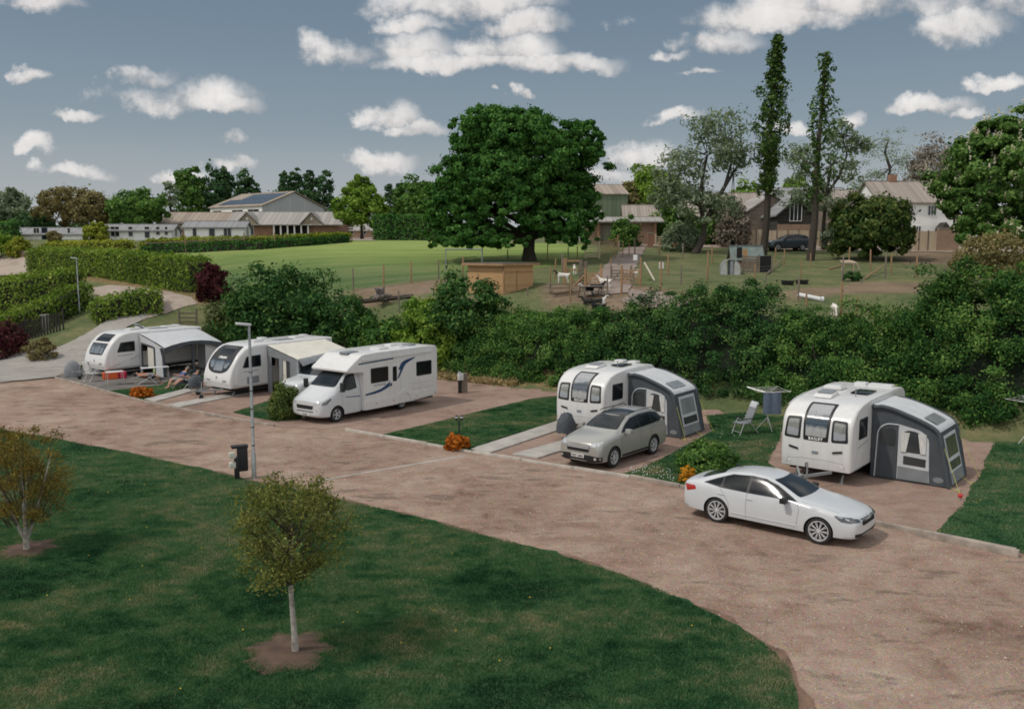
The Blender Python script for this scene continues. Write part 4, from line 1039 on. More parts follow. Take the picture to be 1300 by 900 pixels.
def porch_awning(loc, rz, x0, x1, label):
    """pale roof, charcoal arched open front"""
    fr = Frame(loc, rz, ((x0+x1)/2, 2.5, 0)); t = empty('awning', fr.o, rz, label, 'awning')
    def h(u): return 1.0 - (2*u-1)**2
    def roofz(u, y): # u along the van
        e = 1.78 + .26*h(u)
        k = (y-1.14)/2.4; return 2.46*(1-k) + e*k + .05*math.sin(k*math.pi)
    grid = [[(x0+(x1-x0)*j/16, 1.14+2.5*i/10, roofz(j/16, 1.14+2.5*i/10) + .012*math.sin(j*2.3+i)) for j in range(17)] for i in range(11)]
    link('roof', fr.shift(sheet_mesh('roof', grid)), FABL, t)
    val = [[(x0+(x1-x0)*j/16, 3.64+.02*i, roofz(j/16,3.64) - i*.10 - .10*(1-h(j/16))*i) for j in range(17)] for i in range(3)]
    link('roof_edge', fr.shift(sheet_mesh('roof_edge', val)), FABG, t)
    for u in (0, .5, 1):
        x = x0+(x1-x0)*u; y = 3.5
        p = MB().tube([(x, y+.08,.02), (x, y, 1.2), (x + (.12 if u==0 else -.12 if u==1 else 0), y-.03, roofz(u,3.5)-.06)], [.09,.08,.07], 8); link('post', fr.shift(p.mesh('post', smooth=True)), FABG, t)
    # near end with an open doorway: side posts, header and canvas beside the door
    sd = MB(); sd.prism([(1.17,.03), (1.17,2.40), (1.35,2.36), (1.35,.03)], x0-.01, x0+.02, 'x'); sd.prism([(2.75,.03), (2.75,1.96), (3.5,1.72), (3.5,.03)], x0-.01, x0+.02, 'x')
    sd.prism([(1.35,1.95), (1.35,2.36), (2.75,1.97), (2.75,1.72)], x0-.01, x0+.02, 'x'); link('end_panel', fr.shift(sd.mesh('end_panel')), FABL, t)
    e2 = MB().tube([(x0+.03, y, z) for y, z in rpoly([(1.42,.06), (1.42,1.90), (2.68,1.74), (2.68,.06)], [0,.2,.2,0])], .05, 8); link('door_edge', fr.shift(e2.mesh('door_edge', smooth=True)), FABG, t)
    db = MB().prism([(2.0,.55), (2.0,1.72), (2.62,1.64), (2.62,.55)], x0+.01, x0+.025, 'x'); link('inner_door_blind', fr.shift(db.mesh('inner_door_blind')), FABC, t)
    far = MB().prism([(1.17,.03), (1.17,2.40), (3.5,1.72), (3.5,.03)], x1-.02, x1+.01, 'x'); link('far_end_panel', fr.shift(far.mesh('far_end_panel')), FABL, t)
    half = MB().bx(((x0+x1)/2-.9, 3.46,.02), (x1+.05, 3.49, 1.72)); link('front_panel', fr.shift(half.mesh('front_panel')), FABL, t)
    hd = MB().bx(((x0+x1)/2-.95, 3.495,.02), (x1+.05, 3.51, .42)); link('mud_wall', fr.shift(hd.mesh('mud_wall')), FABG, t)
    return t
def sunshade_awning(loc, rz, x0, x1, label):
    """cream roof with a peaked front canopy over dark windows"""
    fr = Frame(loc, rz, ((x0+x1)/2, 2.3, 0)); t = empty('awning', fr.o, rz, label, 'awning')
    n = 16
    def e(u): return 1.92 + .16*(1-abs(2*u-1))
    grid = [[(x0+(x1-x0)*j/n, 1.14+2.35*i/8, 2.50*(1-i/8) + e(j/n)*(i/8) + .01*math.sin(j*2+i*3)) for j in range(n+1)] for i in range(9)]
    link('roof', fr.shift(sheet_mesh('roof', grid)), FABC, t)
    can = [[(x0+(x1-x0)*j/n, 3.49+.42*i/5, e(j/n) - (.10+.22*abs(2*j/n-1))*i/5 + .05*math.sin(i*.6)) for j in range(n+1)] for i in range(6)]
    link('canopy', fr.shift(sheet_mesh('canopy', can)), FABM, t)
    sd = MB(); sd.prism([(1.17,.03), (1.17,2.44), (1.5,2.36), (1.5,.03)], x0-.01, x0+.02, 'x'); sd.prism([(2.95,.03), (2.95,2.0), (3.49,1.88), (3.49,.03)], x0-.01, x0+.02, 'x')
    sd.prism([(1.5,1.92), (1.5,2.36), (2.95,2.0), (2.95,1.76)], x0-.01, x0+.02, 'x'); sd.prism([(2.1,.03), (2.1,1.9), (2.35,1.86), (2.35,.03)], x0-.01, x0+.02, 'x'); link('end_panel', fr.shift(sd.mesh('end_panel')), FABM, t)
    ins = MB().prism([(2.35,.5), (2.35,1.86), (2.6,1.8), (2.6,.5)], x0-.03, x0-.02, 'x'); link('inner_curtain', fr.shift(ins.mesh('inner_curtain')), FABC, t)
    w = MB().prism([(2.6,.55), (2.6,1.80), (2.93,1.74), (2.93,.55)], x0-.03, x0-.02, 'x'); link('window', fr.shift(w.mesh('window')), VINYL, t)
    fw = MB().bx((x0, 3.49,.03), (x1, 3.52, 1.88)); f = link('front_panel', fr.shift(fw.mesh('front_panel')), FABM, t)
    L = abs(x1-x0); k = 4
    for i in range(k):
        a = x0-.14 - i*(L-.2)/k; b = a-(L-.2)/k+.16
        q = MB().bx((a,3.52,.75), (b,3.53,1.70)); link('window', fr.shift(q.mesh('window')), VINYL, t)
    for x in [x0 - L*i/4 for i in range(5)]:
        pb = MB().bx((x-.05,3.525,.03), (x+.05,3.55,1.9)); link('frame_pole', fr.shift(pb.mesh('frame_pole')), FABL, t)
    far = MB().prism([(1.17,.03), (1.17,2.44), (3.49,1.88), (3.49,.03)], x1-.02, x1+.01, 'x'); link('far_end_panel', fr.shift(far.mesh('far_end_panel')), FABM, t)
    return t

# ------------------------------------------------------------------ people
SKIN = mat('skin', (.46, .27, .19), .6, 0, .08, 5)
def skin_body(name, joints, bones, mat_, parent, level=1, root=0):
    """joints: (pos, radius) grown into one surface"""
    me = bpy.data.meshes.new(name); me.from_pydata([j[0] for j in joints], bones, [])
    o = bpy.data.objects.new(name, me); col.objects.link(o)
    o.modifiers.new('k', 'SKIN'); sd = me.skin_vertices[0].data
    for i, j in enumerate(joints):
        r = j[1]; sd[i].radius = (r, r) if not hasattr(r, '__len__') else r
    sd[root].use_root = True
    s = o.modifiers.new('s', 'SUBSURF'); s.levels = 2; s.render_levels = 2
    bake(o); o.data.name = name
    o.data.polygons.foreach_set('use_smooth', [True]*len(o.data.polygons))
    o.data.materials.append(mat_); o.parent = parent
    return o
def recliner(loc, rz, label, shirt, shorts, hair, back=45, legs_up=.30, arm_out=.0, lie=False):
    """person leaning back; x points to the feet. seat height .38"""
    t = empty('person', loc, rz, label, 'person')
    bk = R(back); up = Vector((-math.cos(bk), 0, math.sin(bk))); fw = Vector((math.sin(bk), 0, math.cos(bk)))
    hip = Vector((0, 0, .46)); ch = hip + up*.30; sh = hip + up*.50; nk = hip + up*.58; hd = nk + up*.13 + Vector((.03,0,.02))
    J = [(hip, .14), (hip + up*.15, .125), (ch, .145), (sh, .12), (nk, .055), (hd - up*.03, .085), (hd + up*.07, .085)]
    B = [(0,1), (1,2), (2,3), (3,4), (4,5), (5,6)]
    for k in (1, -1):
        b = len(J)
        hp = hip + Vector((.03, k*.09, 0)); kn = hip + Vector((.44, k*.12, .12 if not lie else .03)); an = Vector((.84, k*.12, .30 if legs_up else .1)); toe = an + Vector((.10, k*.02, .12))
        if not legs_up: kn = hip + Vector((.42, k*.12, .03)); an = Vector((.58, k*.13, .09)); toe = an + Vector((.17, k*.03, -.04))
        J += [(hp, .095), (hp.lerp(kn,.5), .078), (kn, .058), (kn.lerp(an,.4), .056), (an, .035), (toe, .032)]
        B += [(0,b), (b,b+1), (b+1,b+2), (b+2,b+3), (b+3,b+4), (b+4,b+5)]
        a = len(J); s = sh + Vector((0, k*.19, 0)) - up*.03; el = s - up*.22 + Vector((.08, k*.08 + k*arm_out, .02)); wr = el + Vector((.21, -k*.06, .05)); hn = wr + Vector((.07, -k*.02, .0))
        J += [(s, .062), (el, .042), (wr, .028), (hn, .030)]
        B += [(3,a), (a,a+1), (a+1,a+2), (a+2,a+3)]
        for q, dy in enumerate((-.03, -.01, .01, .03)):
            c = len(J); J += [(hn + Vector((.05, dy, .005)), .010), (hn + Vector((.085 - .008*abs(q-1), dy*1.1, -.012)), .008)]
            B += [(a+3,c), (c,c+1)]
        c = len(J); J += [(wr + Vector((.05, -k*.045, .01)), .011), (wr + Vector((.08, -k*.055, 0)), .009)]; B += [(a+2,c), (c,c+1)]
    b = skin_body('body', J, B, SKIN, t)
    # shirt and shorts hug the body
    SJ = [(hip + up*.06, .150), (hip + up*.15, .150), (ch, .168), (sh - up*.01, .142)]; SB = [(0,1), (1,2), (2,3)]
    for k in (1, -1):
        a = len(SJ); s = sh + Vector((0, k*.19, 0)) - up*.03; el = s - up*.22 + Vector((.08, k*.08 + k*arm_out, .02))
        SJ += [(s, .080), (s.lerp(el,.6), .066)]; SB += [(3,a), (a,a+1)]
    skin_body('shirt', SJ, SB, shirt, t)
    PJ = [(hip, .155)]; PB = []
    for k in (1, -1):
        hp = hip + Vector((.03, k*.09, 0)); kn = hip + Vector((.44, k*.12, .12 if not lie else .03))
        if not legs_up: kn = hip + Vector((.42, k*.12, .03))
        a = len(PJ); PJ += [(hp, .112), (hp.lerp(kn,.55), .094), (hp.lerp(kn,.85), .086)]; PB += [(0,a), (a,a+1), (a+1,a+2)]
    skin_body('shorts', PJ, PB, shorts, t)
    h = MB().ball(hd + up*.06 - fw*.02, .105, 14, 8, (1,.92,1)); h.build('hair', hair, t, smooth=True)
    f = MB(); c = hd + fw*.07 + up*.01
    f.ball(c + fw*.02 - up*.01, .018, 8, 5)
    f.build('nose', SKIN, t, smooth=True)
    g = MB()
    for k in (1, -1): g.ball(hd + fw*.072 + up*.035 + Vector((0,k*.035,0)), .021, 8, 5, (.8,1.2,.8))
    g.build('sunglasses', BLACK, t, smooth=True)
    mth_ = MB().ball(hd + fw*.078 - up*.045, .014, 8, 5, (.6,1.8,.5)); mth_.build('mouth', mat('lips', (.30,.12,.10), .6), t, smooth=True)
    e = MB()
    for k in (1, -1): e.ball(hd + up*.02 + Vector((0,k*.09,0)), .024, 8, 5, (.8,.5,1.2))
    e.build('ear', SKIN, t, smooth=True)
    return t
def lounger_chair(loc, rz, label, fab, back=45, foot=True):
    t = empty('reclining_chair', loc, rz, label, 'chair')
    bk = R(back); up = Vector((-math.cos(bk), 0, math.sin(bk)))
    hip = Vector((-.14, 0, .34))
    s = MB().bar(hip, (.36, 0, .36), .52, .035); s.build('seat', fab, t, bevel=.012)
    s = MB().bar(hip, hip + up*.82, .52, .035); s.build('backrest', fab, t, bevel=.012)
    if foot: MB().bar((.36,0,.36), (.78,0,.22), .48, .03).build('footrest', fab, t, bevel=.012)
    f = MB()
    for k in (1, -1):
        f.tube([(.42, k*.28, .02), (-.12, k*.28, .56), hip + up*.5 + Vector((0,k*.28,0))], .016, 6); f.tube([(-.55, k*.28, .02), (.30, k*.28, .54)], .016, 6); f.tube([(-.32, k*.28,.55), (.32,k*.28,.55)], .022, 6)
    f.build('frame', ALUTUBE, t, smooth=True)
    return t
# ------------------------------------------------------------------ land, road, pitches
def poly_mask(poly, x, y):
    p = np.asarray(poly, float); n = len(p); ins = np.zeros(np.shape(x), bool)
    j = n - 1
    for i in range(n):
        xi, yi = p[i]; xj, yj = p[j]
        c = ((yi > y) != (yj > y)) & (x < (xj - xi) * (y - yi) / (yj - yi + 1e-12) + xi)
        ins ^= c; j = i
    return ins
def edge_dist(poly, x, y):
    p = np.asarray(poly, float); d = np.full(np.shape(x), 1e9)
    for a, b in zip(p, np.roll(p, -1, 0)):
        ab = b - a; t = np.clip(((x-a[0])*ab[0] + (y-a[1])*ab[1]) / (ab@ab + 1e-9), 0, 1)
        d = np.minimum(d, np.hypot(x-a[0]-t*ab[0], y-a[1]-t*ab[1]))
    return d
def sd(poly, x, y): return np.where(poly_mask(poly, x, y), 1, -1) * edge_dist(poly, x, y)
def gpoly(px): return [tuple(G(*p)[:2]) for p in px]
def zpoly(px): return [tuple(Z0(*p)[:2]) for p in px]
FIELD = gpoly([(185,322),(300,312),(430,305),(560,306),(740,310),(758,318),(742,326),(700,338),(600,346),(520,358),(445,372),(300,380),(262,350),(200,330)])
BARE = [gpoly(p) for p in ([(730,372),(760,352),(800,362),(860,372),(885,392),(820,395),(760,392)], [(1000,372),(1090,358),(1180,360),(1185,372),(1080,372),(1010,380)],
        [(445,368),(560,356),(590,352),(590,365),(540,372),(460,392)], [(1140,318),(1215,320),(1215,335),(1150,335)], [(690,362),(760,362),(770,378),(700,392)])]
TAN = [gpoly(p) for p in ([(0,377),(70,384),(110,390),(85,396),(0,392)], [(45,345),(130,355),(250,372),(256,384),(190,366),(130,352),(60,345)], [(45,346),(250,366),(258,385),(200,370),(120,356)])]
xs = np.concatenate([np.linspace(-1600,-130,16), np.arange(-120,100,.9), np.linspace(108,1600,16)])
ys = np.concatenate([np.linspace(-80,2,8), np.arange(6,140,.9), np.geomspace(143,2600,26)])
X, Y = np.meshgrid(xs, ys); Zg = gz(X, Y)
und = .10*np.sin(X*.31+np.sin(Y*.17)*2)*np.sin(Y*.23+1.3)
tt = .6*(X-12.5)+.8*(Y-21.4)
Zg = Zg + und*smooth(20,28,tt)*0
nx, ny = len(xs), len(ys)
idx = np.arange(nx*ny).reshape(ny, nx)
F_ = np.stack([idx[:-1,:-1], idx[:-1,1:], idx[1:,1:], idx[1:,:-1]], -1).reshape(-1,4)
me = bpy.data.meshes.new('ground')
me.from_pydata(np.stack([X,Y,Zg],-1).reshape(-1,3).tolist(), [], F_.tolist())
me.polygons.foreach_set('use_smooth', [True]*len(me.polygons))
def vattr(me, name, val):
    a = me.attributes.new(name, 'FLOAT', 'POINT'); a.data.foreach_set('value', np.asarray(val, np.float32).ravel())
x_, y_ = X.ravel(), Y.ravel()
vattr(me, 'field', smooth(-1.5, 1.5, sd(FIELD, x_, y_)))
vattr(me, 'sunny', smooth(27, 47, tt.ravel()+ .12*(x_<-8)*(-8-x_)*1.6))  # painted light: far field bright, near field dimmed as under a cloud
vattr(me, 'bare', np.max([smooth(-2.5, 1.5, sd(p, x_, y_)) for p in BARE], 0))
vattr(me, 'tan', np.max([smooth(-1.6, .4, sd(p, x_, y_)) for p in TAN] + [.8*smooth(13.5,14.6,tt.ravel())*(1-smooth(17,19,tt.ravel()))*(smooth(-24,-18,x_))*(1-smooth(3,9,x_))], 0))
def att(nt, n): return N(nt, 'ShaderNodeAttribute', attribute_name=n).outputs['Fac']
def ground_mat():
    m, nt, out = nodes('meadow_ground'); L = nt.links.new
    p = N(nt, 'ShaderNodeBsdfPrincipled'); L(p.outputs[0], out.inputs[0]); p.inputs['Roughness'].default_value = .95; p.inputs['Specular IOR Level'].default_value = .1
    co = N(nt, 'ShaderNodeTexCoord').outputs['Object']
    n1 = noise(nt, .35, 6, .65, co); n2 = noise(nt, 2.5, 6, .7, co); n3 = noise(nt, .09, 4, .6, co); n4 = noise(nt, 9, 5, .75, co)
    mp = N(nt, 'ShaderNodeMapping'); mp.inputs['Scale'].default_value = (.05, .5, 1); mp.inputs['Rotation'].default_value = (0,0,R(12)); L(co, mp.inputs[0])
    st = noise(nt, 1.0, 4, .6, mp.outputs[0])
    f = mth(nt, 'ADD', mth(nt, 'MULTIPLY', n1, .45), mth(nt, 'ADD', mth(nt, 'MULTIPLY', n2, .35), mth(nt, 'MULTIPLY', n4, .2)))
    pen = ramp(nt, [(.34,(.055,.085,.036)), (.48,(.115,.140,.062)), (.57,(.175,.170,.085)), (.66,(.26,.205,.12))], f).outputs[0]
    ff = mth(nt, 'ADD', mth(nt, 'MULTIPLY', st, .5), mth(nt, 'ADD', mth(nt, 'MULTIPLY', n2, .2), mth(nt, 'MULTIPLY', n3, .3)))
    fld = ramp(nt, [(.35,(.155,.235,.06)), (.5,(.235,.31,.09)), (.62,(.32,.355,.125))], ff).outputs[0]
    bare = ramp(nt, [(.35,(.13,.095,.06)), (.55,(.24,.18,.125)), (.7,(.30,.235,.17))], f).outputs[0]
    tan = ramp(nt, [(.36,(.09,.085,.04)), (.5,(.21,.155,.075)), (.62,(.30,.225,.12))], f).outputs[0]
    fld_shade = ramp(nt, [(.35,(.050,.100,.036)), (.5,(.085,.140,.050)), (.62,(.14,.18,.075))], ff).outputs[0]  # cloud shade on the near field, put into the grass colour
    fld = mixc(nt, fld_shade, fld, att(nt, 'sunny'))
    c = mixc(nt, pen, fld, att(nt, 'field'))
    c = mixc(nt, c, bare, maprange(nt, mth(nt, 'ADD', att(nt, 'bare'), mth(nt, 'SUBTRACT', n2, .5)), .35, .85))
    c = mixc(nt, c, tan, maprange(nt, mth(nt, 'ADD', att(nt, 'tan'), mth(nt, 'SUBTRACT', n2, .5)), .35, .85))
    L(c, p.inputs['Base Color'])
    L(bump(nt, n4, .6, .15), p.inputs['Normal'])
    return m
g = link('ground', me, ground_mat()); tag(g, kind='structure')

def road_mat(name, stops, dark=.35, patch=None):
    m, nt, out = nodes(name); L = nt.links.new
    p = N(nt, 'ShaderNodeBsdfPrincipled'); L(p.outputs[0], out.inputs[0]); p.inputs['Roughness'].default_value = .95; p.inputs['Specular IOR Level'].default_value = .15
    co = N(nt, 'ShaderNodeTexCoord').outputs['Object']
    big = noise(nt, .22, 5, .6, co, .6); mid = noise(nt, 1.1, 7, .68, co, .3); fine = noise(nt, 14, 6, .75, co); grit = noise(nt, 55, 3, .7, co)
    mp = N(nt, 'ShaderNodeMapping'); mp.inputs['Rotation'].default_value = (0,0,R(-37)); mp.inputs['Scale'].default_value = (2.6,.28,1); L(co, mp.inputs[0])
    mp2 = N(nt, 'ShaderNodeMapping'); mp2.inputs['Rotation'].default_value = (0,0,R(37)); mp2.inputs['Scale'].default_value = (.45,1.2,1); L(co, mp2.inputs[0])
    trk = noise(nt, .8, 5, .62, mp2.outputs[0], .5)
    f = mth(nt, 'ADD', mth(nt, 'MULTIPLY', mid, .42), mth(nt, 'ADD', mth(nt, 'MULTIPLY', big, .30), mth(nt, 'ADD', mth(nt, 'MULTIPLY', fine, .14), mth(nt, 'MULTIPLY', trk, .20))))
    c = ramp(nt, stops, f).outputs[0]
    # dark worn streaks along the way and stone speckle
    dk = maprange(nt, mth(nt, 'ADD', trk, mth(nt, 'MULTIPLY', mth(nt, 'SUBTRACT', mid, .5), .6)), .56, .70, 0, dark)
    c = mixc(nt, c, tuple(x*.42 for x in stops[0][1]), dk)
    sp = N(nt, 'ShaderNodeTexVoronoi'); sp.inputs['Scale'].default_value = 26; L(co, sp.inputs['Vector'])
    c = mixc(nt, c, sp.outputs['Color'], .16, 'OVERLAY')
    c = mixc(nt, c, ramp(nt, [(.30,(.45,.45,.45)), (.5,(1,1,1)), (.72,(1.4,1.36,1.32))], grit).outputs[0], .75, 'MULTIPLY')
    L(c, p.inputs['Base Color'])
    h = mth(nt, 'ADD', mth(nt, 'MULTIPLY', fine, .6), mth(nt, 'ADD', mth(nt, 'MULTIPLY', grit, .4), mth(nt, 'MULTIPLY', mid, 1.2)))
    L(bump(nt, h, .55, .05), p.inputs['Normal'])
    return m
ROADM = road_mat('pink_gravel_road', [(.41,(.145,.092,.068)), (.485,(.26,.178,.138)), (.57,(.345,.256,.203)), (.67,(.46,.37,.305))], .6)
PITCHM = road_mat('red_pitch_gravel', [(.42,(.19,.128,.102)), (.5,(.27,.188,.152)), (.6,(.34,.25,.205)), (.68,(.41,.32,.27))], .25)
GREYG = road_mat('grey_pitch_gravel', [(.42,(.105,.098,.092)), (.5,(.16,.15,.14)), (.6,(.22,.205,.19)), (.68,(.28,.26,.24))], .2)
LANEM = road_mat('pale_lane_gravel', [(.42,(.25,.20,.165)), (.5,(.34,.28,.235)), (.6,(.42,.36,.305)), (.68,(.50,.435,.375))], .2)
DRIVEM = road_mat('drive_gravel', [(.42,(.17,.135,.115)), (.5,(.24,.195,.17)), (.6,(.30,.25,.22)), (.68,(.36,.31,.28))], .2)
TARM = road_mat('grey_lane_tarmac', [(.42,(.22,.208,.19)), (.5,(.30,.283,.26)), (.6,(.36,.343,.315)), (.68,(.43,.41,.38))], .2)
def wobble_poly(poly, step=.35, amp=.12, seed=1):
    r = random.Random(seed); out = []
    n = len(poly); ph = [r.uniform(0, 6) for _ in range(4)]; s = 0
    for i in range(n):
        a = Vector(poly[i]); b = Vector(poly[(i+1) % n]); L = (b-a).length
        if L > 60: out.append(tuple(a)); continue
        k = max(1, int(L/step)); t = (b-a)/max(L,1e-6); nn = Vector((-t.y, t.x))
        for j in range(k):
            s += L/k
            d = math.sin(s*1.3+ph[0])*.5 + math.sin(s*3.1+ph[1])*.3 + math.sin(s*7.7+ph[2])*.25 + r.uniform(-.3,.3)
            out.append(tuple(a.lerp(b, j/k) + nn*d*amp))
    return out
def sheet(name, poly, z, m, step=None, drape=False, kind='structure', amp=0, seed=1, dome=0):
    if amp: poly = wobble_poly(poly, amp=amp, seed=seed)
    bm = bmesh.new(); bm.faces.new([bm.verts.new((p[0], p[1], 0)) for p in poly])
    if step:
        for ax in (0, 1):
            lo = min(p[ax] for p in poly); hi = max(p[ax] for p in poly); k = int((hi-lo)/step)
            for i in range(1, k+1):
                co = [0,0,0]; co[ax] = lo+(hi-lo)*i/(k+1); no = [0,0,0]; no[ax] = 1
                bmesh.ops.bisect_plane(bm, geom=bm.verts[:]+bm.edges[:]+bm.faces[:], plane_co=co, plane_no=no)
    bmesh.ops.triangulate(bm, faces=[f for f in bm.faces if len(f.verts) > 4])
    for v in bm.verts: v.co.z = z + (float(gz(v.co.x, v.co.y)) if drape else 0)
    for f in bm.faces:
        f.normal_update()
        if f.normal.z < 0: f.normal_flip()
    me = bpy.data.meshes.new(name); bm.to_mesh(me); bm.free()
    o = link(name, me, m)
    if kind: o['kind'] = kind
    return o
# road: the whole level yard in front of the bank
KL = [(-26.6,51.4),(-17.7,42.95),(-13.03,39.24),(-10.09,37.2)]
KR = [(-6.9,36.3),(-1.45,32.24),(3.88,28.58),(9.56,23.88),(12.43,21.25)]
road = [(-48,62),(-30,53.5)] + KL + KR + [(14.5,19.6),(40,4),(40,-6),(-60,-6),(-60,62)]
sheet('access_road', road, .006, ROADM)
pit = [(p[0]+.02, p[1]+.02) for p in KL] + KR + [(14.5,19.6),(30,8),(48,14),(40,26),(19,37.2),(11.2,42.3),(2.2,48),(-3.5,52.2),(-10,57.5),(-19,63),(-23,60),(-29,53.6)]
sheet('pitch_gravel', pit, .012, PITCHM)
sheet('grey_gravel_pitch', zpoly([(72,481),(140,497),(214,489),(262,468),(215,450),(100,455),(66,470)]), .018, GREYG, amp=.08, seed=4)
LAWN = zpoly([(-120,523),(-60,534),(0,545),(100,563),(200,583),(300,606),(400,628),(500,650),(600,676),(700,702),(790,730),(850,755),(905,780),(950,805),(985,830),(1003,850),(1012,880),(1014,910),(1005,960),(950,1060),(700,1400),(-400,1400),(-500,700)])
def turf_mat(name, stops):
    m, nt, out = nodes(name); L = nt.links.new
    p = N(nt, 'ShaderNodeBsdfPrincipled'); L(p.outputs[0], out.inputs[0]); p.inputs['Roughness'].default_value = .95; p.inputs['Specular IOR Level'].default_value = .1
    co = N(nt, 'ShaderNodeTexCoord').outputs['Object']
    n1 = noise(nt, .45, 6, .62, co, .4); n2 = noise(nt, 3.2, 6, .7, co); n3 = noise(nt, 18, 4, .7, co)
    f = mth(nt, 'ADD', mth(nt, 'MULTIPLY', n1, .55), mth(nt, 'ADD', mth(nt, 'MULTIPLY', n2, .25), mth(nt, 'MULTIPLY', n3, .2)))
    L(ramp(nt, stops, f).outputs[0], p.inputs['Base Color']); L(bump(nt, n3, .9, .06), p.inputs['Normal'])
    return m
TURF = turf_mat('lawn_turf', [(.36,(.016,.050,.021)), (.47,(.030,.082,.035)), (.56,(.062,.112,.05)), (.66,(.15,.14,.075))])
sheet('lawn', LAWN, .02, TURF, amp=.16, seed=2)
VERGE = mat('trodden_soil_edge', (.17,.105,.072), .95, 0, .5, 2.5, bmp=.8, bscale=14)
cx_ = np.mean(LAWN[:16],0)
sheet('verge_soil', [tuple(np.array(p)+(np.array(p)-cx_)/np.linalg.norm(np.array(p)-cx_)*(.10+.26*abs(math.sin(i*1.7)))) for i, p in enumerate(LAWN)], .0135, VERGE, amp=.20, seed=77)
SOIL = mat('bare_soil_ring', (.105,.066,.046), .95, 0, .45, 3, bmp=.8, bscale=12)
GRASS = {}
for i, (nm, px) in enumerate([('right', [(1188,679),(1300,703),(1420,735),(1420,548),(1330,545),(1262,562),(1246,600),(1222,640)]), ('middle', [(786,604.5),(868,619),(1010,648),(1004,612),(975,588),(990,555),(1000,520),(895,528),(905,546),(880,562),(845,580),(815,594)]),
        ('left', [(481,554),(602,574),(606,566),(704,535.5),(716,512),(708,503),(674,507)]), ('bush', [(295,524),(352,536),(385,532),(372,512),(346,508)]), ('orange', [(136,497),(188,510),(192,504),(246,493),(262,478),(238,470),(206,489)])]):
    P_ = zpoly(px); GRASS[nm] = P_
    sheet('grass_strip', P_, .026, TURF, amp=.10, seed=10+i)
for i, px in enumerate([[(597,571.5),(620,577),(716,545),(707,536)], [(650,578),(683,583),(745,563),(735,555)], [(183,508),(197,511),(246,497.5),(238,494)], [(212,515),(228,518),(322,499),(310,497)]]):
    z = zpoly(px)
    mb = MB().prism([tuple(p) for p in z], .0, .07); o = mb.build('concrete_strip', CONC, None, bevel=.015); o['kind'] = 'structure'
# thin pale dividers set in the gravel
for i, (a, b) in enumerate([((400,611),(592,578))]):
    A = Z0(*a); B = Z0(*b); t = (B-A).normalized(); n = Vector((-t.y,t.x,0))*.07
    sheet('road_joint', [tuple((A+n)[:2]), tuple((B+n)[:2]), tuple((B-n)[:2]), tuple((A-n)[:2])], .012, CONC)
def kerb(pts, w, h, name, m):
    mb = MB()
    for a, b in zip(pts[:-1], pts[1:]):
        a = Vector((*a,0)); b = Vector((*b,0)); L = (b-a).length; k = max(1, int(L/1.8)); t = (b-a).normalized()
        for i in range(k):
            p = a.lerp(b, i/k) + t*.012; q = a.lerp(b, (i+1)/k) - t*.012
            dz = random.uniform(-.02,.02)
            mb.bar(p + Vector((0,0,h/2+dz-.03)), q + Vector((0,0,h/2+dz-.03+random.uniform(-.012,.012))), w, h)
    o = mb.build(name, m, None, bevel=.012); o['kind'] = 'structure'; return o
KERBM = mat('timber_kerb', (.34,.29,.245), .9, 0, .4, 2.5, bmp=.6, bscale=10)
KERBP = mat('pale_kerb', (.46,.42,.37), .9, 0, .25, 2.5, bmp=.5, bscale=10)
kerb(KL, .09, .14, 'kerb', KERBM); kerb(KR[:3], .10, .13, 'kerb', KERBP); kerb(KR[2:] , .12, .16, 'kerb', KERBM)
K2 = [tuple(Z0(1165,677)[:2]), tuple(Z0(1296,705)[:2])]
kerb([(p[0]-.12,p[1]-.14) for p in K2], .16, .22, 'kerb', KERBM)
# lane up the hill, yard road in front of the farm, drive
lane = gpoly([(-60,456),(30,449),(75,441),(108,426),(133,410),(146,396),(142,384),(120,374),(118,366),(140,362),(190,367),(232,375),(252,386),(226,393),(187,404),(157,418),(132,440),(104,464),(70,480),(-60,492)])
lo = gpoly([(-60,456),(30,449),(75,441),(108,426),(133,410),(150,398),(160,388),(205,386),(187,404),(157,418),(132,440),(104,464),(70,480),(-60,492)])
sheet('hill_lane', lane, .05, LANEM, step=1.0, drape=True, amp=.15, seed=20)
sheet('lane_tarmac', lo, .075, TARM, step=1.0, drape=True, amp=.1, seed=21)
sheet('upper_lane', gpoly([(-60,326),(36,324),(48,338),(40,349),(-60,352)]), .06, LANEM, step=1.2, drape=True, amp=.1, seed=22)
sheet('drive', gpoly([(801,311),(822,311),(812,330),(802,350),(800,372),(745,376),(752,352),(775,330)]), .05, DRIVEM, step=1.0, drape=True, amp=.15, seed=23)
sheet('farm_yard', gpoly([(740,309),(800,312.5),(870,314),(960,317),(1040,319),(1160,320),(1340,322),(1340,314),(1160,313),(1040,312.5),(960,311),(870,309),(800,307),(740,305)]), .055, LANEM, step=1.0, drape=True, amp=.1, seed=24)
sheet('gateway_gravel', gpoly([(438,306),(476,306),(478,300),(436,300)]), .06, LANEM, step=1.5, drape=True)
sheet('pen_path', gpoly([(800,368),(840,372),(880,382),(874,395),(820,392),(790,384)]), .05, DRIVEM, step=1.0, drape=True, amp=.2, seed=25)

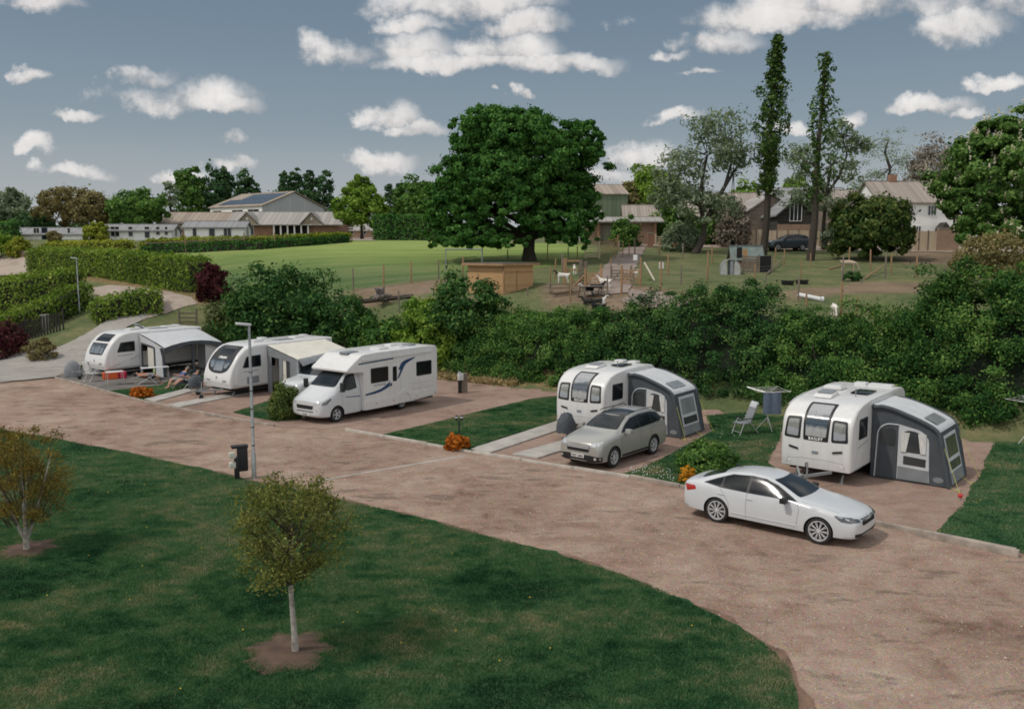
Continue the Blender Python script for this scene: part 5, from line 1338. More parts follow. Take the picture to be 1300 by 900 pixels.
# ------------------------------------------------------------------ grass blades
def blades(name, poly, n, h0, h1, seed, width=.022, inset=0.0, near=0.0, cols=None):
    r = np.random.default_rng(seed); p = np.asarray(poly)
    mn, mx = p.min(0), p.max(0); out = []; c = 0
    while c < n:
        q = r.uniform(mn, mx, (n*2, 2)); ok = poly_mask(poly, q[:,0], q[:,1])
        if near:
            dist = np.hypot(q[:,0], q[:,1]); ok &= (np.abs(q[:,0]/np.maximum(q[:,1],.1)) < .66) & (q[:,1] > 10.5)
            ok &= r.uniform(0, 1, len(q)) < np.clip((near/dist)**1.6, 0, 1)
        q = q[ok]; out.append(q); c += len(q)
    q = np.concatenate(out)[:n]
    if inset: pass
    a = r.uniform(0, 2*np.pi, n); h = r.uniform(h0, h1, n); w = width*r.uniform(.6, 1.4, n)
    # tussocks: let height and colour drift
    pat = np.sin(q[:,0]*.9+np.sin(q[:,1]*.7)*1.7)*np.sin(q[:,1]*1.1+1)*.5 + np.sin(q[:,0]*2.7+q[:,1]*1.9)*.3
    h = h*(.7+.6*vnoise(q[:,0], q[:,1], .8, 31, 3))
    d = np.stack([np.cos(a), np.sin(a), np.zeros(n)], 1); le = r.normal(size=(n,2))*.5*h[:,None]
    b = np.concatenate([q, np.full((n,1), .024)], 1)
    v = np.stack([b-d*w[:,None]*.5, b+d*w[:,None]*.5, b+np.concatenate([le, h[:,None]], 1)], 1).reshape(-1,3)
    me = bpy.data.meshes.new(name); me.vertices.add(3*n); me.vertices.foreach_set('co', v.astype(np.float32).ravel())
    me.loops.add(3*n); me.loops.foreach_set('vertex_index', np.arange(3*n, dtype=np.int32))
    me.polygons.add(n); me.polygons.foreach_set('loop_start', np.arange(0,3*n,3,dtype=np.int32)); me.update(calc_edges=True)
    at = me.attributes.new('v', 'FLOAT', 'FACE')
    pat2 = np.sin(q[:,0]*.55+2+np.sin(q[:,1]*.43))*np.sin(q[:,1]*.61+q[:,0]*.2)
    big = vnoise(q[:,0], q[:,1]*1.25, 2.6, 3); fine = vnoise(q[:,0], q[:,1]*1.3, .38, 8, 3); dry = np.clip((vnoise(q[:,0], q[:,1], 1.9, 21)-.60)*4.5, 0, 1)
    val = .44 + 1.35*(big-.5) + .95*(fine-.5) + r.normal(size=n)*.10 + (r.uniform(0,1,n) < .04)*.3 + dry*.38*(r.uniform(0,1,n) < .7)
    at.data.foreach_set('value', np.clip(val,0,1).astype(np.float32))
    o = link(name, me, leafmat('grass_blades', [(.012,.048,.022), (.034,.118,.048), (.085,.180,.078), (.165,.215,.105), (.31,.28,.17)], .3, .6, gain=1.0))
    tag(o, 'short dark green mown grass' , 'grass', kind='stuff'); return o
gl = blades('grass', LAWN, 640000, .022, .058, 5, width=.015, near=19)
gl['label'] = 'mown dark green lawn grass in the foreground'
lb = {'right': ('grass growing on the strip at the right edge of the pitches', 42000), 'middle': ('grass between the two pitches with charcoal awnings', 60000), 'left': ('grass strip between the motorhome pitch and the concrete wheel strips', 50000), 'bush': ('small grass patch under the tall green bush', 6000), 'orange': ('small grass patch behind the left orange bush', 9000)}
for k_, P_ in GRASS.items():
    o = blades('grass', P_, lb[k_][1], .025, .06, 30, width=.026); o['label'] = lb[k_][0]
def pebbles(n, seed):
    r = np.random.default_rng(seed); q = np.stack([r.uniform(-14,13,n*4), r.uniform(11,36,n*4)],1); dd = np.hypot(q[:,0],q[:,1])
    ok = poly_mask(road, q[:,0], q[:,1]) & ~poly_mask(LAWN, q[:,0], q[:,1]) & (r.uniform(0,1,n*4) < (14/dd)**1.5) & (np.abs(q[:,0]/q[:,1]) < .62)
    cl = np.sin(q[:,0]*1.3+np.sin(q[:,1]*.9)*2)*np.sin(q[:,1]*1.1+q[:,0]*.4); ok &= r.uniform(-1,1.2,n*4) < cl+.5
    q = q[ok][:n]; n = len(q); s = r.uniform(.007,.019,n)*(1+(r.uniform(0,1,n) < .05)*.7); a = r.uniform(0,6.28,n); v = []
    for k in range(4):
        b = a+k*1.5708; m = r.uniform(.7,1.3,n); v.append(np.stack([q[:,0]+np.cos(b)*s*m, q[:,1]+np.sin(b)*s*m, np.full(n,.004)],1))
    v.append(np.stack([q[:,0]+r.normal(size=n)*s*.25, q[:,1]+r.normal(size=n)*s*.25, .008+s*r.uniform(.5,1.0,n)],1))
    V = np.stack(v,1).reshape(-1,3); f = (np.arange(n)[:,None]*5+np.array([0,1,4, 1,2,4, 2,3,4, 3,0,4])[None]).reshape(-1)
    me = bpy.data.meshes.new('loose_gravel'); me.vertices.add(5*n); me.vertices.foreach_set('co', V.astype(np.float32).ravel()); me.loops.add(12*n); me.loops.foreach_set('vertex_index', f.astype(np.int32))
    me.polygons.add(4*n); me.polygons.foreach_set('loop_start', np.arange(0,12*n,3,dtype=np.int32)); me.update(calc_edges=True)
    at = me.attributes.new('v','FLOAT','FACE'); at.data.foreach_set('value', np.repeat(r.uniform(0,1,n),4).astype(np.float32))
    o = link('loose_gravel', me, leafmat('gravel_stones', [(.11,.075,.06),(.24,.175,.145),(.34,.27,.23),(.48,.42,.37)], 0, .9, gain=1.0)); tag(o, 'loose gravel chippings strewn over the road', 'gravel', kind='stuff')
pebbles(42000, 9)
# daisies and dandelions
def flowers(name, label, pts, m, r_):
    mb = MB()
    for p in pts:
        mb.lathe([(.0001,.0), (r_,.008), (r_*.5,.02), (.0001,.02)], 6, Matrix.Translation((p[0],p[1],.075)) @ Matrix.Rotation(random.uniform(-.5,.5),4,'X'))
    o = mb.build(name, m); tag(o, label, 'flowers', kind='stuff')
def scatter(poly, n, seed):
    r = np.random.default_rng(seed); p = np.asarray(poly); q = r.uniform(p.min(0), p.max(0), (n*12,2)); q = q[poly_mask(poly, q[:,0], q[:,1])]; return q[:n]
flowers('daisies', 'white daisies scattered beside the silver car', list(scatter(zpoly([(792,602),(860,615),(850,596),(805,592)]), 60, 3)) + list(scatter(GRASS['middle'], 40, 4)), INKW, .018)
flowers('dandelions', 'yellow dandelions dotted over the lawn', list(scatter([p for p in LAWN if p[1] > 8 and abs(p[0]) < 30], 80, 6)) + list(scatter(GRASS['right'], 30, 7)), mat('dandelion_yellow', (.55,.40,.03), .7), .018)
# ------------------------------------------------------------------ vehicles in their places
saloon((7.21, 23.61, .006), R(-40.2))
suv((3.69, 31.58, .012), R(-129.6), 'champagne silver estate car parked in front of the left charcoal awning', SILVER, CRV, (1.36, -1.26), .36, CRVS, plate='HF57 GMG', glassroof=True, name='sport_utility_car')
motorhome((-8.95, 37.91, .012), R(-126.7))
suv((-9.7, 45.0, .012), R(-126), 'white sport utility car half hidden to the left of the motorhome', WHITE, CRV, (1.36, -1.26), .36, CRVS, name='sport_utility_car')
p = G(1001, 319)
suv(tuple(p + Vector((0, .6, .06))), R(187), 'dark slate blue sport utility car parked before the fence panels of the farm', BLUEGREY, DISC, (1.38, -1.36), .37, DISCS, name='sport_utility_car')
BL = (9.73, 28.03, .012); BR = R(-129)
caravan_tri(BL, BR, 5.7, 'white caravan with three front windows, second nearest the right edge with bare tow hitch')
bpy.data.objects['caravan']['label'] = 'white caravan with three front windows and an uncovered tow hitch behind the white saloon'
air_awning(BL, BR, -1.88, -3.95, 'charcoal and pale grey awning with white curtains, on the caravan behind the white saloon', True)
LL = (2.72, 35.4, .012); LR = R(-127.5)
caravan_tri(LL, LR, 4.3, 'white caravan with three front windows and a black hitch cover behind the silver car', cover=FABG)
air_awning(LL, LR, -1.88, -3.85, 'charcoal and pale grey awning behind the silver car, its front blind closed')
S2 = (-15.05, 44.96, .012); SR = R(-126)
caravan_scoop(S2, SR, 6.9, 'white and grey caravan with a large dark wraparound front window beside the motorhome', True, False, None, 'STERLING')
sunshade_awning(S2, SR, -2.3, -6.3, 'cream roofed awning with dark windows on the caravan beside the motorhome')
S1 = (-24.5, 51.9, .012); S1R = R(-125)
caravan_scoop(S1, S1R, 6.6, 'white caravan with split front window and an opened rooflight, farthest left', False, True, None, None, True)
porch_awning(S1, S1R, -2.2, -6.2, 'pale grey awning with open charcoal arch on the farthest left caravan')

# ------------------------------------------------------------------ camp things
def hitch_cover(loc, rz, label, m):
    t = empty('hitch_cover', loc, rz, label, 'cover'); c = MB()
    for i, (a, b, z) in enumerate([(.50,.34,.02), (.50,.36,.35), (.40,.30,.62), (.26,.2,.84), (.08,.07,.92)]):
        for k in range(16):
            q = 2*math.pi*k/16; w = 1+.10*math.sin(q*3+i*2); c.v.append((a*math.cos(q)*w, b*math.sin(q)*w, z+.03*math.sin(q*5+i)))
        if i: c.f += [((i-1)*16+k, (i-1)*16+(k+1)%16, i*16+(k+1)%16, i*16+k) for k in range(16)]
    c.f.append(tuple(64+k for k in range(16))); c.build('cover_cloth', m, t, smooth=True)
    return t
d1 = Vector((math.cos(S1R), math.sin(S1R), 0)); d2 = Vector((math.cos(SR), math.sin(SR), 0))
hitch_cover(tuple(Z0(93,478,.02)), .3, 'slumped grey storm cover beside the nose of the farthest left caravan', FABM)
def barrow(loc, rz, label):
    t = empty('water_carrier', loc, rz, label, 'carrier')
    b = MB()
    for i, (a, b_, z) in enumerate([(.36,.25,.40), (.38,.27,.75), (.20,.16,.98), (.05,.05,1.03)]):
        for k in range(12):
            q = 2*math.pi*k/12; b.v.append((a*math.cos(q), b_*math.sin(q), z))
        if i: b.f += [((i-1)*12+k, (i-1)*12+(k+1)%12, i*12+(k+1)%12, i*12+k) for k in range(12)]
    b.f += [tuple(36+k for k in range(12)), tuple(range(12))[::-1]]
    b.build('cover_cloth', FABG, t, smooth=True)
    f = MB()
    for k in (1,-1): f.tube([(.25,k*.2,.42), (.25,k*.2,0)], .015, 6); f.tube([(-.25,k*.2,.42), (-.25,k*.2,0)], .015, 6)
    f.build('leg', GREYMETAL, t)
    MB().lathe([(.0001,-.06), (.12,-.06), (.15,-.03), (.15,.03), (.12,.06), (.0001,.06)], 18, Matrix.Translation((.1,.0,.155)) @ Matrix.Rotation(R(90),4,'X')).build('wheel', RUBBER, t, smooth=True)
    return t
barrow(tuple(Z0(249,501,.012)), R(30), 'dark covered jockey wheel stand in front of the wraparound window caravan')
# folding slatted chair and table by the left caravan
def folding_chair(loc, rz, label, m):
    t = empty('folding_chair', loc, rz, label, 'chair')
    b = MB(); b.bar((-.20,0,.45), (.25,0,.47), .50, .03); b.build('seat', m, t, bevel=.01)
    b = MB()
    for i in range(6): b.bar((-.23-.035*i,-.25,.52+.12*i), (-.23-.035*i,.25,.52+.12*i), .02, .085)
    b.build('backrest', m, t)
    for k in (1,-1):
        for q in ([(.28,k*.27,0), (-.05,k*.27,.45), (-.43,k*.27,1.18)], [(-.36,k*.27,0), (-.05,k*.27,.45), (.05,k*.27,.62)]):
            MB().tube(q, .014, 6).build('leg', ALUTUBE, t, smooth=True)
        MB().bar((-.28,k*.29,.66), (.20,k*.29,.66), .05, .025).build('armrest', m, t, bevel=.008)
    return t
folding_chair(tuple(Z0(117,484,.02)), R(60), 'pale grey slatted folding chair standing on grey gravel at far left', CARGREY)
def table(loc, rz, w, d, h, label, m):
    t = empty('camping_table', loc, rz, label, 'table'); MB().box((0,0,h), (w,d,.03)).build('tabletop', m, t, bevel=.008)
    for a in (1,-1):
        for b in (1,-1): MB().tube([(a*(w/2-.06), b*(d/2-.05), h-.015), (a*(w/2-.02), b*(d/2-.02), 0)], .014, 6).build('leg', ALUTUBE, t)
    return t
tb = tuple(Z0(146,488,.02)); table(tb, R(35), .9, .6, .72, 'small pale camping table beside the orange crate on grey gravel', CARGREY)
def crate(loc, rz, label, m, d=(.75,.45,.34)):
    t = empty('storage_crate', loc, rz, label, 'crate'); w = .02
    b = MB(); b.box((0,0,.02), (d[0],d[1],.03)); b.box((0,d[1]/2,d[2]/2), (d[0],w,d[2])); b.box((0,-d[1]/2,d[2]/2), (d[0],w,d[2])); b.box((d[0]/2,0,d[2]/2), (w,d[1],d[2])); b.box((-d[0]/2,0,d[2]/2), (w,d[1],d[2]))
    b.build('tub', m, t, bevel=.008)
    l = MB(); l.box((0,0,d[2]+.02), (d[0]+.06,d[1]+.06,.04)); l.build('lid', m, t, bevel=.015); return t
ORANGE = mat('bright_orange_plastic', (.62,.10,.02), .45, 0, .1, 4)
crate(tuple(Z0(140,481,.02)), R(35), 'bright orange lidded crate beside the small camping table', ORANGE)
bot = MB().lathe([(.0001,0), (.05,0), (.055,.02), (.055,.2), (.02,.26), (.02,.30), (.0001,.30)], 12); o = bot.build('drink_bottle', mat('lime_bottle', (.42,.48,.22), .3), None, smooth=True, loc=tuple(Z0(196,474,.75))); tag(o, 'pale lime bottle standing on the low table by the reclining man', 'bottle')
table(tuple(Z0(197,482,.02)), R(30), 1.5, .6, .72, 'long low table holding the lime bottle under the open awning', CARGREY)
BLUE = mat('blue_shirt', (.06,.10,.28), .85, 0, .15, 6); KHAKI = mat('pale_shorts', (.30,.28,.25), .85, 0, .15, 6); RUST = mat('rust_orange_top', (.42,.12,.035), .85, 0, .15, 6); DARK = mat('dark_clothes', (.02,.022,.03), .85, 0, .2, 6)
HAIRG = mat('grey_hair', (.22,.19,.17), .9); HAIRD = mat('dark_hair', (.04,.025,.018), .9)
q = Z0(228,492,.02); lounger_chair(tuple(q), R(-150), 'dark reclining camp chair under the man in a blue shirt', DARK, 48, False)
recliner(tuple(q + Vector((0,0,-.02))), R(-150), 'man in blue shirt and pale shorts leaning back in a camp chair', BLUE, KHAKI, HAIRG, 50, 0, .05)
q = Z0(190,487,.02); lounger_chair(tuple(q), R(15), 'low dark sun bed under the person in a rust orange top', DARK, 12)
recliner(tuple(q + Vector((0,0,-.05))), R(15), 'person in rust orange top and dark shorts lying flat on a sun bed', RUST, DARK, HAIRD, 12, 0, .0, lie=True)
q = Z0(240,493,.02); lounger_chair(tuple(q), R(-140), 'black reclining camp chair nearest the wraparound window caravan', DARK, 40)
recliner(tuple(q + Vector((0,0,-.04))), R(-140), 'person in dark clothes stretched out in the black camp chair', DARK, DARK, HAIRD, 38, .2, .0)
bk = MB().prism([(-.18,-.14),(.18,-.14),(.18,.14),(-.18,.14)], 0, .38); bk.tube([(-.12,.0,.38), (-.1,0,.48), (.1,0,.48), (.12,0,.38)], .012, 6); o = bk.build('kit_bag', mat('red_bag_cloth', (.5,.02,.06), .8), None, bevel=.04, loc=tuple(Z0(156,480,.02))); tag(o, 'small bright red bag on the gravel beside the sun bed', 'bag')
cab = empty('camping_cupboard', Z0(206,469,.02), R(35), 'black fabric camping cupboard standing inside the open awning', 'cupboard')
MB().box((0,0,.5), (.9,.45,.96)).build('carcass', DARK, cab, bevel=.03); MB().box((0,0,1.0), (.94,.49,.03)).build('worktop', CARGREY, cab, bevel=.01); MB().box((0,-.235,.5), (.8,.012,.8)).build('front_flap', FABG, cab)
# recliner and airer on the middle grass
q = Z0(942,551,.026); t = empty('camping_chair', q, R(-160), 'grey high backed camping chair standing on the grass beside the rotary airer', 'chair')
MB().bar((-.22,0,.46), (.26,0,.48), .50, .05).build('seat', FABM, t, bevel=.018)
b = MB(); b.bar((-.22,0,.46), (-.55,0,1.22), .48, .05); b.build('backrest', FABM, t, bevel=.018)
MB().bar((-.48,0,1.06), (-.60,0,1.30), .44, .09).build('headrest', FABL, t, bevel=.03)
for k in (1,-1):
    MB().tube([(.30,k*.28,0), (.12,k*.28,.46), (.02,k*.28,.64)], .018, 6).build('leg', ALUTUBE, t, smooth=True)
    MB().tube([(-.62,k*.28,0), (-.22,k*.28,.48), (.05,k*.28,.64)], .018, 6).build('leg', ALUTUBE, t, smooth=True)
    MB().bar((-.36,k*.29,.68), (.22,k*.29,.66), .06, .03).build('armrest', BLACK, t, bevel=.01)
MB().tube([(.24,-.28,.12), (.24,.28,.12)], .014, 6).build('cross_bar', ALUTUBE, t)
def airer(q, rz, label, towel):
    t = empty('rotary_airer', q, rz, label, 'clothes airer')
    MB().tube([(0,0,.3), (0,0,1.62)], .02, 8).build('pole', ALUTUBE, t, smooth=True)
    for i in range(3):
        a = 2*math.pi*i/3+.3; MB().tube([(0,0,.55), (.45*math.cos(a), .45*math.sin(a), 0)], .014, 6).build('leg', ALUTUBE, t)
    tips = []
    for i in range(4):
        a = math.pi/2*i+.5; tp = Vector((.95*math.cos(a), .95*math.sin(a), 1.72)); tips.append(tp)
        MB().tube([(0,0,1.56), tp], .013, 6).build('arm', ALUTUBE, t)
    l = MB()
    for s in (.35,.55,.75,.97):
        for i in range(4):
            a = Vector((0,0,1.56)).lerp(tips[i], s); b = Vector((0,0,1.56)).lerp(tips[(i+1)%4], s); l.tube([a, (a+b)/2 - Vector((0,0,.02)), b], .005, 4)
    l.build('washing_line', INKW, t)
    if towel:
        g_ = []; a = Vector((0,0,1.56)).lerp(tips[2], .55); b = Vector((0,0,1.56)).lerp(tips[3], .62)
        for i in range(9):
            g_.append([a.lerp(b, j/10) + Vector((.03*math.sin(j*1.7+i*.3), .03*math.cos(j*1.3), -i*.115 - (.0 if j > 4 else -.02))) for j in range(11)])
        tw = link('towel', sheet_mesh('towel', g_), mat('blue_grey_towel', (.12,.16,.22), .95, 0, .2, 6, bmp=.5, bscale=20)); tw.location = q; tw.rotation_euler = (0,0,rz)
        me = tw.data; tag(tw, 'blue grey towel hanging from the rotary airer on the grass', 'towel')
    return t
airer(Z0(974,546,.026), .4, 'rotary airer with a hanging towel between the two charcoal awnings', True)
airer(Z0(1306,563,.03), .9, 'rotary airer cut off by the right edge of the photo', False)
def person_ball(u, v, r_, label, m, name='ball'):
    o = MB().ball((0,0,r_), r_, 14, 8).build(name, m, None, smooth=True, loc=tuple(Z0(u,v,.05))); tag(o, label, 'ball'); return o
person_ball(1219, 632, .07, 'small red ball lying on the grass by the right awning corner', mat('red_ball', (.5,.02,.02), .4))
# lamp posts, hook-up points
def lamp_post(loc, H, label, d=(-.55,-.35)):
    t = empty('lamp_post', loc, 0, label, 'lamp post')
    MB().lathe([(.075,0), (.075,.8), (.05,.84), (.045,H-.1), (.03,H), (.0001,H)], 12).build('pole', GREYMETAL, t, smooth=True)
    for z in (.5, 1.1, 1.7, 2.3, 2.9, 3.5):
        if z < H-1: MB().lathe([(.052,z), (.062,z), (.062,z+.03), (.05,z+.03)], 12).build('band', BLACK, t)
    a = Vector((d[0], d[1], 0)).normalized()
    hd = MB(); hd.bar(Vector((0,0,H))-a*.06, Vector((0,0,H+.06))+a*.42, .17, .075); hd.build('lamp_head', CARGREY, t, bevel=.03)
    MB().bar(Vector((0,0,H-.028))+a*.05, Vector((0,0,H+.02))+a*.38, .12, .02).build('lamp_lens', LAMP, t)
    return t
lamp_post((-8.45, 28.55, 0), 5.05, 'tall grey lamp post at the lawn edge beside the black hook-up post')
g_ = G(101, 398); lamp_post(tuple(g_), 4.3, 'slim grey lamp post behind the hedges on the left bank')
t = empty('hookup_post', (-8.98, 28.45, .0), R(28), 'black electric hook-up post with two cream socket boxes on the lawn edge', 'hook-up post')
t.scale = (.74,.74,.74)
MB().bx((-.10,-.10,0), (.10,.10,1.0)).build('post', BLACK, t, bevel=.01)
MB().box((.26,.02,.92), (.44,.26,1.15)).build('cabinet', BLACK, t, bevel=.04)
MB().bx((-.2,-.16,1.40), (.5,.2,1.52)).build('cap', BLACK, t, bevel=.03)
CREAM = mat('cream_socket_box', (.55,.55,.47), .5, 0, .1, 5)
for z in (1.12, .68):
    MB().box((-.20,-.10,z), (.26,.24,.27)).build('socket_box', CREAM, t, bevel=.03)
sv = G(588, 499); t = empty('service_point', sv, R(30), 'weathered timber water and power post with white box behind the motorhome', 'service point')
MB().bx((-.10,-.08,0), (.22,.16,1.05)).build('post', WOODG, t, bevel=.01); MB().box((-.18,-.06,.88), (.28,.16,.36)).build('socket_box', CARGREY, t, bevel=.02); MB().tube([(-.3,-.06,1.1), (-.3,-.1,1.15), (-.2,-.1,1.12)], .03, 6).build('tap', CARGREY, t); MB().bx((-.26,-.02,0), (-.12,.08,.7)).build('side_post', BLACK, t)
ln = empty('bollard_light', Z0(583,560,.026), 0, 'small dark twin lantern showing above the orange bush', 'light')
MB().tube([(0,0,0), (0,0,.85)], .03, 8).build('pole', BLACK, ln)
for k in (1,-1): q = MB().lathe([(.02,.82), (.06,.86), (.07,1.0), (.0001,1.04)], 12, Matrix.Translation((k*.10,0,0))).build('lantern', BLACK, ln); MB().lathe([(.072,.92), (.072,.985)], 12, Matrix.Translation((k*.10,0,0))).build('lantern_glass', LAMP, q)
for u, v, lab in ((747,607-40,'short black stub post between the concrete wheel strips'),):
    pass
# ------------------------------------------------------------------ leaf colours
OAKL = leafmat('oak_leaves', [(.009,.031,.008), (.025,.072,.016), (.048,.118,.025), (.09,.17,.042)], .3)
HEDL = leafmat('wild_hedge_leaves', [(.006,.022,.006), (.018,.052,.012), (.044,.098,.022), (.105,.165,.040)], .28)
HEDD = leafmat('dark_shrub_leaves', [(.005,.019,.006), (.014,.043,.012), (.034,.080,.022), (.085,.14,.038)], .25)
LIMEL = leafmat('lime_green_leaves', [(.030,.066,.010), (.075,.135,.020), (.12,.185,.030), (.19,.25,.05)], .35)
CLIPL = leafmat('clipped_hedge_leaves', [(.022,.045,.008), (.060,.100,.018), (.115,.165,.030), (.20,.23,.05)], .3)
CLIPD = leafmat('clipped_dark_leaves', [(.012,.040,.012), (.028,.078,.020), (.05,.115,.03), (.09,.15,.04)], .28)
GOLDL = leafmat('golden_hedge_leaves', [(.04,.06,.008), (.10,.125,.016), (.18,.19,.028), (.26,.25,.05)], .3)
MIDL = leafmat('mid_green_leaves', [(.016,.042,.011), (.040,.086,.021), (.075,.140,.034), (.13,.195,.05)], .3)
GREYL = leafmat('willow_leaves', [(.050,.068,.045), (.095,.125,.080), (.15,.18,.12), (.23,.26,.18)], .35, tcol=(.9,1,.6))
PINEL = leafmat('dark_conifer_leaves', [(.010,.028,.013), (.022,.052,.022), (.042,.082,.034), (.07,.12,.05)], .25)
POPL = leafmat('poplar_leaves', [(.012,.030,.008), (.030,.060,.016), (.055,.092,.026), (.10,.14,.045)], .28)
BROWNL = leafmat('olive_brown_leaves', [(.050,.045,.020), (.095,.085,.038), (.14,.12,.055), (.20,.17,.085)], .3, tcol=(1,.9,.5))
BARE_L = leafmat('bare_brown_twigs', [(.07,.060,.048), (.11,.095,.075), (.15,.13,.105), (.20,.175,.145)], .1, tcol=(1,.9,.7))
COPL = leafmat('copper_leaves', [(.010,.004,.005), (.028,.008,.010), (.05,.014,.016), (.085,.028,.028)], .2, tcol=(1,.4,.4))
ORANL = leafmat('orange_leaves', [(.09,.020,.004), (.20,.055,.008), (.32,.105,.014), (.42,.18,.03)], .25, tcol=(1,.8,.3))
SAPL = leafmat('olive_sapling_leaves', [(.030,.042,.012), (.068,.082,.022), (.115,.125,.034), (.18,.175,.055)], .35, tcol=(1,.95,.4))
SAPO = leafmat('bronze_sapling_leaves', [(.042,.036,.010), (.088,.072,.018), (.14,.11,.028), (.20,.155,.045)], .35, tcol=(1,.85,.35))
CHESL = leafmat('chestnut_leaves', [(.015,.040,.010), (.040,.084,.020), (.075,.135,.034), (.12,.19,.055)], .3)
FLOWL = leafmat('chestnut_flowers', [(.30,.26,.18), (.42,.38,.28), (.50,.46,.36)], .2, tcol=(1,.95,.8))
DRYL = leafmat('dry_bank_grass', [(.10,.075,.035), (.17,.13,.06), (.24,.19,.10), (.30,.25,.14)], .2, tcol=(1,.9,.6))
IVYD = leafmat('ivy_leaves', [(.010,.026,.008), (.026,.052,.014), (.060,.080,.022), (.11,.115,.035)], .25)

# ------------------------------------------------------------------ the big oak
B = G(672, 331); S = B.y/CAM_F
def ov(u, v, dy=0): return ((u-672)*S, dy, (331-v)*S)
tree('oak_tree', B, 'huge spreading dark green oak in the field behind the wooden shed', 'tree', None, (BARK, OAKL),
     [(ov(660,222), (86*S, 88*S, 76*S), 620), (ov(584,268,-1), (40*S, 56*S, 50*S), 190), (ov(732,192), (32*S, 42*S, 34*S), 120), (ov(728,262,1), (36*S, 48*S, 38*S), 130), (ov(620,178), (48*S, 52*S, 36*S), 140), (ov(600,303,-3), (40*S, 42*S, 18*S), 80), (ov(703,286,-3), (48*S, 42*S, 18*S), 100), (ov(642,268,-2), (58*S, 50*S, 36*S), 130), (ov(640,308,-4), (30*S,30*S,10*S), 36), (ov(578,308,-2), (30*S,32*S,11*S), 44), (ov(718,304,-3), (30*S,32*S,14*S), 50), (ov(562,300,0), (24*S,30*S,18*S), 12)],
     205, .20, .60, top=(0, 0, 112*S), crad=.098, nl=26, flat=.62, vb=-.02, fill=.2)

# ------------------------------------------------------------------ poplars, willows, other trees of the farm
def at(u, d): return on((u-650)/CAM_F*d*1.0, d)
def vtree(name, u, vt, vb, wpx, label, cat='tree', group=None, mats=(BARK, MIDL), n=60, per=110, size=.35, d=None, r0=.3, lo=.28, crad=.26, nl=8, flat=.8, lobes=None, vbias=0, trunkb=None, noise_v=.22, fill=.35):
    """tree from its crown's place in the photo; d depth, crown spans vt..vb"""
    b = at(u, d) if d else G(u, vb)
    dd = b.y/ray(650, 450)[1] if False else b.y
    s = dd/CAM_F
    ztop = W(u, vt, dd).z - b.z; zbot = W(u, vb, dd).z - b.z
    zbot = max(zbot, .5) if lo is None else ztop*lo
    lb = lobes(s, ztop) if lobes else [((0,0,(ztop+zbot)/2), (wpx*s/2*.86, wpx*s/2*.8, (ztop-zbot)/2*.93), n)]
    return tree(name, b, label, cat, group, mats, lb, per, size, r0, top=(0,0,ztop*.85), crad=crad, nl=nl, flat=flat, vb=vbias, noise_v=noise_v, fill=fill)
# two tall poplars: narrow stacked tufts along a visible stem
def poplar(u, v0, vt, wpx, lean, n, per, label, name='poplar_tree'):
    b = G(u, v0); s = b.y/CAM_F; H = (v0-vt)*s
    root = empty(name, b, 0, label, 'tree', 'tall poplars')
    C = []; Rr = []
    for i in range(n):
        t = .30 + .70*(i/n); w = wpx*s/2*(math.sin(math.pi*min(1, (1.02-t)/.62*.5+.02))**.7)*(.75+.35*math.sin(i*1.3))
        if t < .45: w *= .62
        a = i*2.4; k = random.uniform(.3, .95)
        C.append((lean*s*t + w*k*math.cos(a), w*k*math.sin(a), H*t)); Rr.append(max(.28, w*.36))
    P, Nn, sz, v = clumps(C, np.array(Rr), per, .21, flat=1.25, up=.6)
    link('crown', leaf_mesh('crown', P, Nn, sz, v), POPL, root)
    mb = MB(); pts = [(lean*s*t*.9 + .12*math.sin(t*9), .1*math.cos(t*7), H*t-.1) for t in [i/10 for i in range(11)]]
    mb.tube(pts, [.42*(1-.85*i/10) for i in range(11)], 8)
    for q in C[::2]:
        z0 = q[2]-H*.05; mb.tube([(lean*s*z0/H*.9, 0, z0), (q[0], q[1], q[2])], [.06,.015], 5)
    mb.build('trunk', BARK, root, smooth=True); return root
poplar(969, 324, 58, 50, 9, 150, 50, 'taller and denser of two slender poplars, standing left of the dark parked car')
poplar(1029, 331, 78, 50, 10, 100, 24, 'thinner and shorter poplar standing right of the dark parked car')
def willow(u, v0, lobes, label, r0, trunk, per=50, size=.19, mats=(BARK, GREYL), name='willow_tree', crad=.34):
    b = G(u, v0); s = b.y/CAM_F
    root = empty(name, b, 0, label, 'tree')
    Ps = []; C_ = []
    for (cu, cv, w, h, n) in lobes:
        C = crown_centres(((cu-u)*s, 0, (v0-cv)*s), (w*s, w*s*.9, h*s), n, lo=-.8, shell=(.35,1.0)); C_.append(C)
        Ps.append(clumps(C, crad*(w+h)/2*s*rng.uniform(.7,1.3,n), per, size, flat=.7, shell=False))
    P, Nn, sz, v = [np.concatenate([a[i] for a in Ps]) for i in range(4)]
    link('crown', leaf_mesh('crown', P, Nn, sz, v, aspect=2.6), mats[1], root)
    mb = MB()
    def L(q): return Vector(((q[0]-u)*s, q[2] if len(q) > 2 else 0, (v0-q[1])*s))
    for br, r in trunk:
        pts = [L(q) for q in br]; k = len(pts); mb.tube(pts, [r*s*(1-.6*i/(k-1)) for i in range(k)], 7)
    C = np.concatenate(C_)
    ends = [L(br[-1]) for br, r in trunk]
    for q in C[::3]:
        q = Vector(q); e = min(ends, key=lambda e: (e-q).length); m = e.lerp(q, .5)+Vector((0,0,.3)); mb.tube([e-(e-q)*.05, m, q], [.06,.04,.012], 5)
    mb.build('trunk', BARK, root, smooth=True); return root
